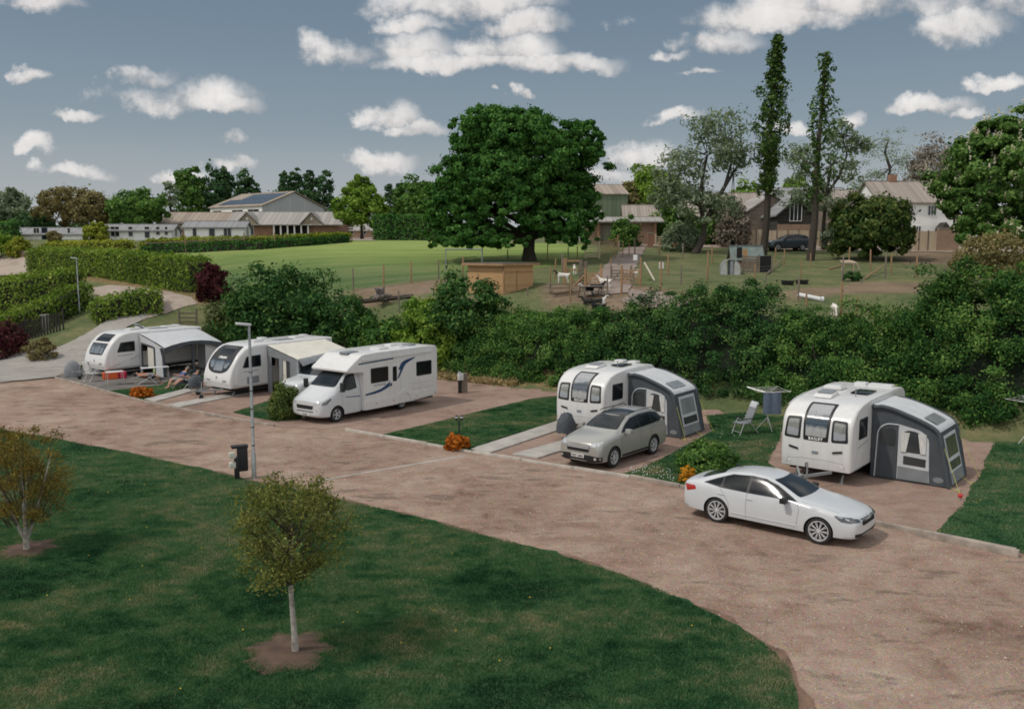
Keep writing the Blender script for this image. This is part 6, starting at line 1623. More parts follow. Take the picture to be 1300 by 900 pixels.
willow(884, 322, [(905,175,42,36,30), (862,222,36,34,30), (925,205,32,28,22), (880,262,34,26,22), (845,255,22,26,14), (915,262,24,22,12)], 'grey green leaning willow with a forked dark trunk on the farm lawn', .5,
       [([(882,323),(893,302),(893,285),(887,262)],5.5), ([(893,285),(905,262),(918,238),(928,222)],4), ([(887,262),(868,250),(850,245)],3), ([(887,262),(889,230),(895,200)],3), ([(918,238),(925,210),(918,180)],2.2)])
willow(1046, 318, [(1012,205,22,28,18), (1060,178,24,24,16), (1066,225,28,26,16), (1016,252,26,22,16), (1085,190,18,22,12), (1050,262,28,18,14)], 'thin grey green tree with crooked branches just right of the shorter poplar', .3,
       [([(1046,320),(1044,290),(1046,250),(1052,210)],3), ([(1046,250),(1062,225),(1070,200),(1062,175)],2), ([(1046,250),(1030,230),(1015,205)],2)], per=40)
willow(1118, 300, [(1118,192,28,26,20), (1142,212,24,24,16), (1106,226,20,18,10), (1090,245,24,18,12), (1164,230,22,14,10), (1128,240,20,12,8)], 'crooked grey green tree rising behind the round holly, before the farmhouse', .3,
       [([(1112,302),(1114,270),(1122,240),(1126,215)],3), ([(1122,240),(1140,232),(1152,225)],2), ([(1126,215),(1118,195),(1122,180)],2)], per=46)
# round holly by the farm
b = G(1105, 330); s = b.y/CAM_F
tree('holly_tree', b, 'round glossy dark holly bush standing before the white farmhouse', 'tree', None, (BARK, IVYD), [((0,0,38*s), (44*s,42*s,40*s), 90), ((-24*s,-1,22*s), (22*s,22*s,22*s), 26), ((22*s,-1,24*s), (22*s,22*s,24*s), 26)], 190, .24, .2, crad=.22, nl=6, flat=.8)
bush('shrub', G(1062, 318), (20*s, 16*s, 26*s), 'grey green shrub at the left foot of the holly', 'shrub', None, GREYL, TWIG, n=34, per=80, size=.2)
# chestnut with candles
b = on(55, 84); s = b.y/CAM_F; u0 = 650+b.x/b.y*CAM_F
zc = lambda v: W(650, v, b.y).z - b.z
ch = tree('chestnut_tree', b, 'large chestnut tree with pale flower candles at the right edge', 'tree', None, (BARK, CHESL),
     [(((1268-u0)*s, 0, zc(230)), (74*s, 70*s, 70*s), 140), (((1225-u0)*s, -1, zc(268)), (36*s, 40*s, 44*s), 50), (((1300-u0)*s, -2, zc(200)), (52*s, 45*s, 46*s), 50), (((1260-u0)*s, -3, zc(300)), (50*s, 45*s, 20*s), 36), (((1330-u0)*s, 0, zc(260)), (55*s, 45*s, 60*s), 50), (((1255-u0)*s,-1,zc(178)),(40*s,36*s,26*s),36)],
     260, .27, .6, crad=.15, nl=14, flat=.65, fill=.25)
cr = [c for c in kids(ch) if c.name.startswith('crown')][0]
vs = np.empty(len(cr.data.vertices)*3, np.float32); cr.data.vertices.foreach_get('co', vs); vs = vs.reshape(-1,3)
pk = vs[rng.choice(len(vs), 700, replace=False)]; mid = vs.mean(0); o_ = pk-mid; o_ /= np.linalg.norm(o_,axis=1,keepdims=True)
P = np.repeat(pk+o_*.25, 12, 0); P[:,2] += np.tile(np.linspace(0,.5,12), len(pk)); P += rng.normal(size=P.shape)*.05
link('flower_candles', leaf_mesh('flower_candles', P, rng.normal(size=P.shape), np.full(len(P), .12), rng.uniform(0,1,len(P))), FLOWL, ch)
bush('shrub', G(1262, 352), (2.8,2.2,2.2), 'bronze brown shrub under the chestnut at the right edge', 'shrub', None, BROWNL, TWIG, n=60, per=90, size=.16, crad=.28)
# far trees on the skyline
SKY = [
 ('tree', 12, 240, 300, 58, 175, GREYL, 'hazy grey green tree at the far left skyline', 40, 90, .45),
 ('tree', 52, 268, 300, 44, 165, PINEL, 'low dark tree clump left of the brown skyline tree', 30, 80, .4),
 ('tree', 86, 236, 302, 62, 160, BROWNL, 'left half of the brown leafing trees above the farthest left lodge', 40, 90, .35),
 ('tree', 122, 242, 302, 60, 158, BROWNL, 'brown leafing tree next to the round bright green tree', 40, 90, .35),
 ('tree', 180, 244, 300, 66, 150, MIDL, 'round bright green tree behind the middle white lodge', 60, 110, .38),
 ('tree', 222, 228, 290, 18, 200, GREYL, 'thin pale tree left of the dark trees by the solar barn', 16, 60, .4),
 ('tree', 248, 214, 286, 34, 210, MIDL, 'left one of the tall green trees behind the solar barn', 40, 90, .5),
 ('tree', 284, 211, 286, 36, 212, PINEL, 'tall dark green tree touching the left side of the solar barn', 40, 90, .5),
 ('tree', 318, 216, 286, 28, 225, PINEL, 'dark tree rising directly behind the solar barn roof', 36, 80, .5),
 ('conifer_tree', 366, 218, 286, 20, 220, PINEL, 'leftmost of four dark upright trees right of the barn gable', 26, 80, .45),
 ('conifer_tree', 380, 216, 286, 20, 222, PINEL, 'second of four dark upright trees right of the barn gable', 26, 80, .45),
 ('conifer_tree', 396, 217, 286, 20, 221, PINEL, 'third of four dark upright trees right of the barn gable', 26, 80, .45),
 ('conifer_tree', 415, 217, 286, 24, 218, PINEL, 'rightmost of four dark upright trees right of the barn gable', 30, 80, .45),
 ('conifer_tree', 497, 234, 286, 13, 220, PINEL, 'small dark upright tree right of the lime green tree', 16, 60, .45),
 ('conifer_tree', 511, 232, 286, 14, 222, PINEL, 'small dark upright tree nearest the oak on its left', 16, 60, .45),
 ('tree', 527, 228, 300, 44, 170, MIDL, 'mid green tree partly hidden behind the left side of the oak', 44, 100, .4),
 ('tree', 548, 236, 304, 40, 150, MIDL, 'bushy green tree behind the clipped hedge, touching the oak', 40, 100, .4),
 ('tree', 822, 206, 300, 64, 150, LIMEL, 'yellow green tree between the green barn and the willow', 44, 80, .36),
 ('tree', 796, 232, 300, 30, 148, BROWNL, 'yellowish thin tree directly behind the green barn', 20, 60, .34),
 ('tree', 850, 214, 300, 44, 155, GREYL, 'grey green tree behind the left crown of the willow', 30, 70, .36),
 ('tree', 1005, 222, 290, 44, 180, LIMEL, 'light green round tree behind the slate roofed barn', 36, 90, .4),
 ('tree', 945, 232, 290, 44, 180, LIMEL, 'light green tree just left of the taller poplar, behind the barns', 30, 80, .4),
 ('bare_tree', 1172, 178, 300, 46, 170, BARE_L, 'hazy bare brown tree behind the farmhouse roof', 40, 90, .30),
 ('bare_tree', 1205, 184, 300, 40, 172, BARE_L, 'hazy bare brown tree between the farmhouse and the chestnut', 36, 90, .30),
 ('tree', 1075, 240, 296, 40, 150, MIDL, 'dark green tree behind the holly on the farm skyline', 30, 80, .36),
]
for nm, u, vt, vb, w, d, m, lab, n, per, sz in SKY:
    if nm == 'conifer_tree':
        lob = lambda s, zt, w=w: [((0,0,zt*.35), (w*s*.5,w*s*.45,zt*.3), 14), ((0,0,zt*.62), (w*s*.42,w*s*.38,zt*.25), 12), ((0,0,zt*.85), (w*s*.26,w*s*.22,zt*.16), 8)]
        vtree(nm, u, vt, vb, w, lab, d=d, mats=(BARK, m), per=per, size=sz, lobes=lob, crad=.42, nl=5)
    else:
        lob = None
        if n >= 30:
            def lob(s, zt, w=w, n=n):
                lo = .18; out = [((0,0,zt*.58), (w*s*.42,w*s*.4,zt*.38), n)]
                for i in range(4):
                    a = rng.uniform(0, 6.28); out.append(((math.cos(a)*w*s*.30, math.sin(a)*w*s*.25, zt*rng.uniform(.3,.78)), (w*s*.24,w*s*.22,zt*.20), n//5))
                return out
        vtree(nm, u, vt, vb, w, lab, d=d, mats=(BARK, m), n=n, per=per, size=sz, lobes=lob, crad=.3 if m is not BARE_L else .4, fill=.2)
bush('shrub', G(793,313), (1.3,1.2,2.1), 'leafy green bush against the grey plank doors by the drive', 'shrub', None, MIDL, TWIG, n=50, per=90, size=.2)
bush('shrub', G(866,319), (1.9,1.6,2.2), 'grey green shrub at the foot of the willow', 'shrub', None, GREYL, TWIG, n=46, per=80, size=.2)
bush('shrub', G(856,309), (2.6,2.0,3.2), 'dark green bush behind the pale barred gate', 'shrub', None, MIDL, TWIG, n=60, per=90, size=.24)
bush('bare_shrub', G(930,314), (1.5,1.3,3.4), 'twiggy brown bare bush between the willow and the taller poplar', 'shrub', None, BARE_L, TWIG, n=70, per=70, size=.2)
bush('shrub', G(905,311), (2.2,1.6,2.6), 'green bush before the dark wall of the long barn', 'shrub', None, MIDL, TWIG, n=50, per=80, size=.24)
def wood(label, u0, u1, d, v0, v1, m, n, seed):
    r = np.random.default_rng(seed); u = r.uniform(u0,u1,n); dd = d+r.uniform(-8,8,n); x = (u-650)/CAM_F*dd
    hh = np.array([W(650, v0+(v1-v0)*(.5+.5*math.sin(q*.021+seed)*math.sin(q*.0713+1))+r.normal()*1.5, d).z for q in u]); g0 = gz(x,dd)
    C = np.stack([x,dd,g0+(hh-g0)*r.uniform(.05,1,n)**.6],1); k = 26; dl = r.normal(size=(n,k,3)); dl /= np.linalg.norm(dl,axis=2,keepdims=True)
    P = (C[:,None]+dl*r.uniform(.2,1,(n,k,1))*1.5).reshape(-1,3); Nn = dl.reshape(-1,3)+np.array([0,-.4,.5])+r.normal(size=P.shape)*.4
    o = link('far_wood', leaf_mesh('far_wood', P, Nn, np.full(len(P),.85), (r.uniform(.2,.8,(n,1))+r.normal(size=(n,k))*.15).reshape(-1)), m); tag(o, label, 'wood', kind='stuff')
wood('far off hedgerow woodland along the left and middle horizon', -120, 780, 236, 287, 298, PINEL, 1500, 3)
wood('far off hedgerow woodland along the right horizon behind the farm', 780, 1420, 228, 262, 285, MIDL, 1300, 5)
# lime-green ornamental tree
b = at(461, 140); s = b.y/CAM_F; zt = W(461, 224, b.y).z-b.z
tree('lime_tree', b, 'lime green pyramidal tree standing left of the clipped hedge', 'tree', None, (BARK, LIMEL), [((0,0,zt*.42), (30*s,28*s,zt*.30), 60), ((0,0,zt*.68), (19*s,18*s,zt*.24), 30), ((0,0,zt*.88), (9*s,9*s,zt*.13), 10)], 130, .34, .25, crad=.26, nl=8)

# ------------------------------------------------------------------ clipped hedges
def hpath(px): return [G(*p) for p in px]
hedge('clipped_hedge', hpath([(46,344),(90,347),(140,351),(190,359),(230,366),(254,370)]), 2.2, 2.55, 'long bright clipped hedge curving along the bank up to the copper tree', 'hedge', None, CLIPL, 55, .17, .12, TWIG)
hedge('clipped_hedge', [on(-61,74.0), on(-52.0,75.0), on(-44,74.6), on(-35.8,73.0)], 2.6, 2.9, 'tall bright clipped hedge at the left edge above the picket fence', 'hedge', None, CLIPL, 60, .16, .12, TWIG)
hedge('clipped_hedge', [on(-34.8,71.8), on(-35.2,69), on(-36.3,66), on(-37.6,63.2)], 2.0, 1.9, 'lower clipped hedge curving down beside the lane at far left', 'hedge', None, CLIPL, 70, .15, .13, TWIG, vb=-.1)
hedge('clipped_hedge', [on(-31.2,66.5), on(-29.6,67.6), on(-27.2,68.6)], 2.4, 1.3, 'low clipped hedge behind the roof of the farthest left caravan', 'hedge', None, CLIPL, 75, .15, .15, TWIG)
def dpath(pts): return [on((u-650)/CAM_F*d, d) for u, d in pts]
DKP = [(184,322),(258,320),(330,317),(390,312),(438,308)]
up = lambda px, dy: [on(q.x*(1+dy/q.y), q.y+dy) for q in (G(*p) for p in px)]
hedge('clipped_hedge', up(DKP, 2.2), 1.8, 1.05, 'long clipped hedge in front of the lodges and brick stables', 'hedge', None, GOLDL, 36, .22, .12, TWIG, vb=-.1)
hedge('clipped_hedge', up([(58,319),(110,318),(163,317)], .3), 1.8, .85, 'clipped yellow hedge in front of the farthest left lodge', 'hedge', None, GOLDL, 36, .22, .14, TWIG)
hedge('clipped_hedge', dpath([(478,128),(520,128),(565,128)]), 2.4, 3.4, 'straight tall clipped dark green hedge left of the oak trunk', 'hedge', None, CLIPD, 34, .24, .10, TWIG)
hedge('clipped_hedge', dpath([(-30,132),(10,131),(26,131)]), 2.4, 3.0, 'dark clipped hedge at the left edge beside the lodges', 'hedge', None, CLIPD, 30, .26, .14, TWIG)
hedge('clipped_hedge', up(DKP, .4), 1.1, .75, 'low dark hedge behind the rail fence of the mown field', 'hedge', None, CLIPD, 40, .2, .14, TWIG, vb=-.25)
for u, d, r, m, lab in ((8,121,(2.4,2.0,2.0),LIMEL,'rounded yellow green shrub at the left edge by the upper lane'), (28,119,(1.5,1.3,1.6),GOLDL,'golden shrub beside the upper lane at left'), (126,121,(1.5,1.4,1.6),GOLDL,'golden shrub at the left end of the middle lodge'), (74,126,(.8,.7,.9),BROWNL,'brown shrub before the wall of the farthest left lodge'), (297,122,(.7,.7,1.3),LIMEL,'young leafy shrub before the right lodge')):
    bush('shrub', on((u-650)/CAM_F*d, d), r, lab, 'shrub', None, m, TWIG, n=36, per=70, size=.22)

# copper shrubs
b = G(270, 380); bush('copper_shrub', b, (1.05,1.0,1.7), 'upright dark copper leaved shrub at the end of the bank hedge', 'shrub', None, COPL, TWIG, n=60, per=110, size=.14, crad=.30, extra=[((0,0,2.0),(.62,.6,.8),20)])
b = on(-34.6,62.0); bush('copper_shrub', on(-35.2,60.5), (1.7,1.5,1.5), 'spreading dark copper shrub at the left edge before the picket fence', 'shrub', None, COPL, TWIG, n=50, per=100, size=.13, crad=.32)
bush('shrub', on(-31.2,58.6), (.8,.8,.9), 'small brown green shrub before the picket fence', 'shrub', None, BROWNL, TWIG, n=30, per=70, size=.11)
# small bushes of the pitches
def pbush(u, v, r, label, m, n=40, per=110, size=.07, dz=.02, **k): return bush(k.pop('name', 'shrub'), Z0(u, v, dz), r, label, 'shrub', None, m, TWIG, n=n, per=per, size=size, **k)
ob = pbush(181,504,(.56,.42,.32),'squarish orange leaved bush on the grass before the farthest left pitch',ORANL,name='orange_bush', n=60, per=80, size=.06, crad=.2)
ob2 = pbush(578,570.5,(.34,.32,.38),'round orange leaved bush with a smaller lobe, by the kerb under the twin lantern',ORANL,name='orange_bush', n=60, per=80, size=.05, crad=.2, extra=[((.30,.05,.20),(.22,.22,.25),24)])
pbush(873,612,(.24,.22,.32),'golden orange bush behind the tail of the white saloon',leafmat('amber_leaves', [(.14,.06,.008), (.28,.13,.012), (.40,.20,.02), (.48,.28,.04)], .25, tcol=(1,.85,.3)),name='orange_bush', n=40, per=80, size=.05, crad=.22)
pbush(897,601,(.85,.72,.62),'rounded green shrub between the silver car and the white saloon',MIDL,n=60, per=120, size=.07)
pbush(362,531,(.55,.5,.85),'tall feathery green bush left of the motorhome front',leafmat('feathery_green_leaves', [(.020,.034,.010), (.045,.066,.018), (.075,.10,.028), (.12,.14,.045)], .3),n=60, per=140, size=.07, flat=1.3)

# ------------------------------------------------------------------ the wild hedge on the bank and its neighbours
def bank(t): # spot of the hedge line by distance along it
    return None
LINE = [(-18.7,61.9),(-11,55.4),(-3.6,51.9),(1.8,48.0),(10.5,41.9),(18.1,36.4),(28.6,29.8),(35.6,24.8)]
def along(s):
    d = 0
    for a, b in zip(LINE[:-1], LINE[1:]):
        L = math.dist(a, b)
        if d + L >= s: k = (s-d)/L; return Vector((a[0]+(b[0]-a[0])*k, a[1]+(b[1]-a[1])*k, 0)), Vector((b[0]-a[0], b[1]-a[1], 0)).normalized()
        d += L
    a, b = LINE[-2:]; return Vector((*b, 0)), Vector((b[0]-a[0], b[1]-a[1], 0)).normalized()
def wild(name, s0, s1, top, label, m, per=185, size=.078, dep=5.0, foot=.1, dens=1.0, cat='hedge', ragged=.8, vb=0, crad=.50, seed=0):
    """free-growing hedge: clumps over its front, crest and back from the bank foot to the crest height top(k)"""
    r = np.random.default_rng(100+seed); mid, _ = along((s0+s1)/2); o0 = on(mid.x, mid.y); root = empty(name, o0, 0, label, cat)
    C = []; O = []; n = int((s1-s0)*30*dens)
    for i in range(n):
        k = r.uniform(0, 1); p, t = along(s0+(s1-s0)*k); nn = Vector((t.y, -t.x, 0)) # towards the camera side
        edge = min(1, min(k, 1-k)*(s1-s0)/1.6+.35)
        h = top(k)*edge**.5 + r.normal()*ragged*.35; u = r.uniform(0, 1)
        if u < .62: # front face
            z = h*r.uniform(0,1)**.85; y = .15 + (z/max(h,.1))**1.4*1.7 + r.normal()*.28; o = (nn.x*.8, nn.y*.8, .45)
        else:
            y = r.uniform(1.3, dep); z = h + r.normal()*.32 - max(0, y-2.4)*.22; o = (nn.x*.15, nn.y*.15, 1)
        q = p - nn*y; g = float(gz(q.x, q.y)); z = max(z, g+.15) if u >= .62 else max(z, g+foot)
        C.append((q.x-o0.x, q.y-o0.y, z-o0.z)); O.append(o)
    C = np.array(C); O = np.array(O); O /= np.linalg.norm(O,axis=1,keepdims=True)
    n = len(C); d = r.normal(size=(n,per,3)); d /= np.linalg.norm(d,axis=2,keepdims=True)
    dot = (d*O[:,None]).sum(2,keepdims=True); d = np.where(dot < -.3, d-2*dot*O[:,None], d)
    rad = crad*r.uniform(.6,1.35,n)
    off = d*(r.uniform(.15,1,(n,per,1))**.6)*rad[:,None,None]*r.uniform(.65,1.4,(n,1,3)); off *= np.where(r.uniform(0,1,(n,per,1)) < .13, 1.55, 1); off[...,2] *= .85
    P = (C[:,None]+off).reshape(-1,3); Nn = (d*.6+O[:,None]*.5+r.normal(size=d.shape)*.4).reshape(-1,3)
    # sprays that stand out of the crest
    val = (r.uniform(.12,.78,(n,1))+r.normal(size=(n,per))*.24+vb).reshape(-1)
    link('foliage', leaf_mesh('foliage', P, Nn, np.full(n*per, size), val), m, root)
    mb = MB()
    for i in range(int((s1-s0)*2.2)):
        p, t = along(s0+(s1-s0)*r.uniform(.02,.98)); nn = Vector((t.y,-t.x,0)); q = p-nn*r.uniform(1.0,3); g = float(gz(q.x,q.y)); h = max(1.0, top(.5)-g)
        a = Vector((q.x-o0.x, q.y-o0.y, g-o0.z-.1)); e = a+Vector((r.normal()*.5, r.normal()*.5, h*r.uniform(.7,1.0)))
        mb.tube([a, a.lerp(e,.5)+Vector((r.normal()*.15,r.normal()*.15,0)), e], [.07,.045,.015], 5)
    mb.build('stems', TWIG, root)
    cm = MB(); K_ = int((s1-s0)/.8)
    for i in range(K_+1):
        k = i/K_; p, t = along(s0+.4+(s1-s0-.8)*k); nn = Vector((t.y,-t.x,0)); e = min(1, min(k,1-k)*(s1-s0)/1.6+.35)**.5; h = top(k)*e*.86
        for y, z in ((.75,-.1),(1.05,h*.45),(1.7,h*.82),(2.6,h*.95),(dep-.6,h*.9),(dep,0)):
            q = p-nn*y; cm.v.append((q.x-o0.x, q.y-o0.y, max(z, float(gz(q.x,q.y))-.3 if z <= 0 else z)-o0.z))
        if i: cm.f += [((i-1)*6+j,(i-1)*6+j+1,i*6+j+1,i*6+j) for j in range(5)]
    cm.build('dark_core', mat('hedge_shade_core', (.010,.018,.008), 1, 0, .5, 3), root, smooth=True); return root  # solid dark mass stands in for the deep shade inside the hedge
S_ = np.cumsum([0]+[math.dist(a,b) for a,b in zip(LINE[:-1],LINE[1:])])
TS = [0,13,16.7,20,24,27.7,32.6,34.5,35.8,37.8,40.2,42.7,44.9,47.4,55,62]
TH = [3,3.0,3.2,2.9,3.3,3.7,4.6,5.4,5.3,3.9,3.5,4.7,6.0,5.8,5.6,5.7]
def crest(s0, s1): return lambda k: float(np.interp(s0+(s1-s0)*k, TS, TH))
for i_, (s0, s1, lab, m, ds) in enumerate(((13.2, 28.5, 'wild green hedge on the bank behind the motorhome pitch and the left charcoal awning', HEDL, 1), (27.2, 37.5, 'taller dark hedge mass on the bank behind the two charcoal awnings', HEDD, 1), (36.5, 43.2, 'lower stretch of hedge behind the right caravan, below the goat field', HEDL, 1), (42.0, 62.0, 'big bushy hedge mass at the right edge behind the last awning', HEDL, 1.5))):
    wild('wild_hedge', s0, s1, crest(s0, s1), lab, m, seed=i_+1, dens=ds)
# shrubs left of it
def wshrub(x, y, r, lab, m, n=70, per=120, size=.16, **k): return bush('shrub', on(x, y), r, lab, 'shrub', None, m, TWIG, n=n, per=per, size=size, crad=.26, **k)
wshrub(-15.6,60.6,(3.9,2.9,3.7),'large dark rounded shrub behind the motorhome and the cream awning',HEDD, n=170, per=150)
wshrub(-18.9,62.4,(2.5,2.2,2.6),'loose olive green shrub between the farthest left caravan and the large dark shrub',leafmat('olive_shrub_leaves', [(.016,.026,.010), (.036,.050,.018), (.06,.075,.028), (.10,.11,.05)], .28), n=80)
wshrub(-11.2,58.2,(2.5,2.0,2.5),'lower dark shrub just right of the large dark shrub',HEDD, n=50)
wshrub(-8.2,55.6,(2.0,1.7,2.0),'low green scrub above the motorhome roof',HEDL, n=50)
wshrub(-5.0,53.4,(1.5,1.4,2.6),'bright light green bush growing beside the rear of the motorhome',LIMEL, n=64, per=110)
wshrub(-2.8,54.0,(2.4,1.9,2.6),'dark green bush behind the timber service post',HEDD, n=60)
# dry grass on the foot of the bank
r = np.random.default_rng(55); P = []; 
for _ in range(15000):
    s = r.uniform(14.5, 23.5); p, t = along(s); nn = Vector((t.y,-t.x,0)); q = p+nn*r.uniform(-1.6,1.1); P.append((q.x,q.y,float(gz(q.x,q.y))+r.uniform(0,.28)))
P = np.array(P); Nn = r.normal(size=P.shape); Nn[:,2] *= .2
o = link('dry_grass', leaf_mesh('dry_grass', P, Nn, np.full(len(P),.10), r.uniform(0,1,len(P)), aspect=2.6), DRYL); tag(o, 'dry straw coloured grass along the foot of the hedge bank', 'grass', kind='stuff')

# ------------------------------------------------------------------ young trees on the lawn
def sapling(loc, H, w, trunk, label, m, fork, zb, n=34, per=60):
    t = empty('sapling_tree', loc, 0, label, 'tree')
    mb = MB(); r = random.Random(hash(label) % 99)
    if fork:
        for k in range(4):
            a = k*1.6+.4; e = Vector((.38*math.cos(a)*w, .38*math.sin(a)*w, H*.82)); mb.tube([(0,0,.25), e*.3+Vector((0,0,.05)), e*.62, e], [.05,.038,.026,.01], 7)
        mb.tube([(0,0,-.05), (0,0,.12), (0,0,.34)], [.095,.075,.065], 9)
    else:
        mb.tube([(.03,0,-.05), (.02,.01,.3), (0,0,.8), (-.02,0,1.25), (0,0,zb+.3), (.03,.02,H*.7), (.02,0,H*.93)], [.075,.058,.05,.046,.040,.024,.008], 9)
    nr = np.random.default_rng(int(H*100)); k = n
    zz = nr.uniform(0, 1, k); ph = np.arange(k)*2.39996; env = np.sin(np.pi*(.16+.66*zz))**.5
    rad_ = w*.5*env*nr.uniform(.3,1.12,k); C = np.stack([rad_*np.cos(ph), rad_*np.sin(ph), zb+(H-zb)*zz], 1)
    tw = MB()
    for q in C:
        q = Vector(q); rr = math.hypot(q.x,q.y); z0 = max(zb*.85, q.z-.25-rr*.8); a = Vector((0,0,z0)) if not fork else Vector((q.x*.45, q.y*.45, z0)); mq = a.lerp(q,.55)+Vector((0,0,-.03)); tw.tube([a, mq, q, q+(q-a)*.18+Vector((0,0,.06))], [.012,.009,.006,.002], 4)
    # leaves hang in loose sprays along each twig
    per2 = per; d = nr.normal(size=(k,per2,3))*np.array([.12,.12,.085])*w/1.8*nr.uniform(.6,1.3,(k,1,1)); d[...,2] -= np.abs(d[...,0])*.35
    P = (C[:,None]+d).reshape(-1,3); Nn = nr.normal(size=P.shape); Nn[:,2] += .5
    s = np.full(len(P), .031); v = (nr.uniform(.25,.75,(k,1))+nr.normal(size=(k,per2))*.18).reshape(-1)
    mb.build('trunk', BARKP, t, smooth=True)
    link('branches', tw.mesh('branches'), mat('sapling_twigs', (.075,.060,.040), .9, 0, .3, 5), t)
    link('crown', leaf_mesh('crown', P, Nn, s, v, aspect=2.3), m, t)
    return t
sapling(tuple(Z0(373,829,.02)), 3.15, 1.95, True, 'slim sapling with an olive green crown in the lawn foreground', SAPL, False, 1.55, n=105, per=105)
sapling(tuple(Z0(34,699,.02)), 3.05, 1.85, True, 'forked sapling with a bronze crown at the left edge of the lawn', SAPO, True, .85, n=100, per=100)
for i, (u, v, a) in enumerate(((366,828,.78),(36,697,.62))):
    c = Z0(u, v); mb = MB(); n = 40
    pts = [(c.x+a*(1+.16*math.sin(k*1.1)+.10*math.sin(k*2.7))*math.cos(2*math.pi*k/n), c.y+a*1.15*(1+.14*math.cos(k*.9))*math.sin(2*math.pi*k/n)) for k in range(n)]
    b_ = len(mb.v); mb.v += [(p[0],p[1],.024) for p in pts]+[((p[0]+c.x)/2,(p[1]+c.y)/2,.075) for p in pts]+[(c.x,c.y,.09)]
    mb.f += [(k,(k+1)%n,n+(k+1)%n,n+k) for k in range(n)]+[(n+k,n+(k+1)%n,2*n) for k in range(n)]
    o = mb.build('soil_ring', SOIL, None, smooth=True); o['kind'] = 'structure'
# ------------------------------------------------------------------ buildings
CLAD = boards('white_cladding', (.86,.86,.85), (.78,.78,.77), 6, 'Z', .04, .6)
SLATE = boards('slate_roof', (.27,.275,.28), (.20,.205,.21), 3.0, 'X', .05, .7)
BROOF = boards('brown_sheet_roof', (.34,.285,.235), (.24,.195,.155), 1.2, 'X', .06, .85)
GROOF = boards('grey_sheet_roof', (.35,.33,.305), (.26,.245,.225), 1.2, 'X', .05, .85)
TROOF = boards('old_tile_roof', (.34,.295,.255), (.24,.205,.175), 2.6, 'X', .07, .9)
GSHEET = boards('grey_wall_sheet', (.40,.42,.43), (.34,.36,.37), 1.6, 'XY', .05, .6)
GREENS = boards('green_wall_sheet', (.135,.175,.105), (.10,.135,.08), 1.4, 'XY', .05, .7)
DARKB = boards('dark_weatherboard', (.060,.054,.048), (.030,.027,.025), 5, 'Z', .10, .85)
BROWNW = boards('brown_wall_boards', (.24,.19,.155), (.18,.14,.115), 4, 'Z', .06, .85)
OLDW = boards('grey_plank_doors', (.24,.21,.18), (.16,.14,.12), 6, 'XY', .08, .9)
SHEDW = boards('honey_shiplap', (.52,.32,.155), (.41,.24,.11), 8.2, 'Z', .08, .75)
FENCEP = boards('new_fence_panel', (.60,.49,.36), (.48,.38,.27), 7, 'XY', .06, .85)
def brickmat(name, c1, c2, mo, sc=4.5):
    m, nt, out = nodes(name); L = nt.links.new
    p = N(nt, 'ShaderNodeBsdfPrincipled'); L(p.outputs[0], out.inputs[0]); p.inputs['Roughness'].default_value = .9
    tc = N(nt, 'ShaderNodeTexCoord').outputs['Object']; sp = N(nt, 'ShaderNodeSeparateXYZ'); L(tc, sp.inputs[0]); cb = N(nt, 'ShaderNodeCombineXYZ')
    L(mth(nt, 'ADD', sp.outputs[0], sp.outputs[1]), cb.inputs[0]); L(sp.outputs[2], cb.inputs[1])
    b = N(nt, 'ShaderNodeTexBrick'); b.inputs['Scale'].default_value = sc; b.inputs['Color1'].default_value = (*c1,1); b.inputs['Color2'].default_value = (*c2,1); b.inputs['Mortar'].default_value = (*mo,1); b.inputs['Mortar Size'].default_value = .014
    L(cb.outputs[0], b.inputs['Vector'])
    L(mixc(nt, b.outputs[0], ramp(nt, [(.3,(.6,.6,.6)),(.7,(1.15,1.1,1.05))], noise(nt, 1.2, 5, .65, tc)).outputs[0], .7, 'MULTIPLY'), p.inputs['Base Color']); return m
BRICK = brickmat('farm_brick', (.36,.19,.12), (.28,.15,.095), (.25,.21,.17))
BRICKP = brickmat('pale_farm_brick', (.42,.28,.20), (.35,.23,.165), (.30,.26,.21))
RENDER = mat('white_render', (.86,.84,.82), .9, 0, .12, .8, bmp=.2, bscale=8)
WGLASS = glassmat('house_window_glass', (.03,.036,.045), .06)
TRIM = mat('pale_trim', (.62,.60,.56), .6, 0, .1, 3)
def win(root, wall_n, x0, x1, z0, z1, y=0.0, bars=1, frame=None, axis='x', sgn=-1, pane=None, name='window'):
    """window on a wall: axis x: wall along x at depth y facing -y; axis y: wall along y at x=y"""
    fr = frame or TRIM
    def B(mb, a0, a1, b0, b1, d0, d1):
        if axis == 'x': mb.bx((a0, y+sgn*d0, b0), (a1, y+sgn*d1, b1))
        else: mb.bx((y+sgn*d0, a0, b0), (y+sgn*d1, a1, b1))
    f = MB(); w = .07
    B(f, x0-w, x1+w, z1, z1+w, -.02, .07); B(f, x0-w, x1+w, z0-w, z0, -.02, .09); B(f, x0-w, x0, z0, z1, -.02, .07); B(f, x1, x1+w, z0, z1, -.02, .07)
    for i in range(bars): q = x0+(x1-x0)*(i+1)/(bars+1); B(f, q-.03, q+.03, z0, z1, .0, .06)
    o = f.build(name, fr, root)
    p = MB(); B(p, x0, x1, z0, z1, .005, .02); p.build('pane', pane or WGLASS, o); return o
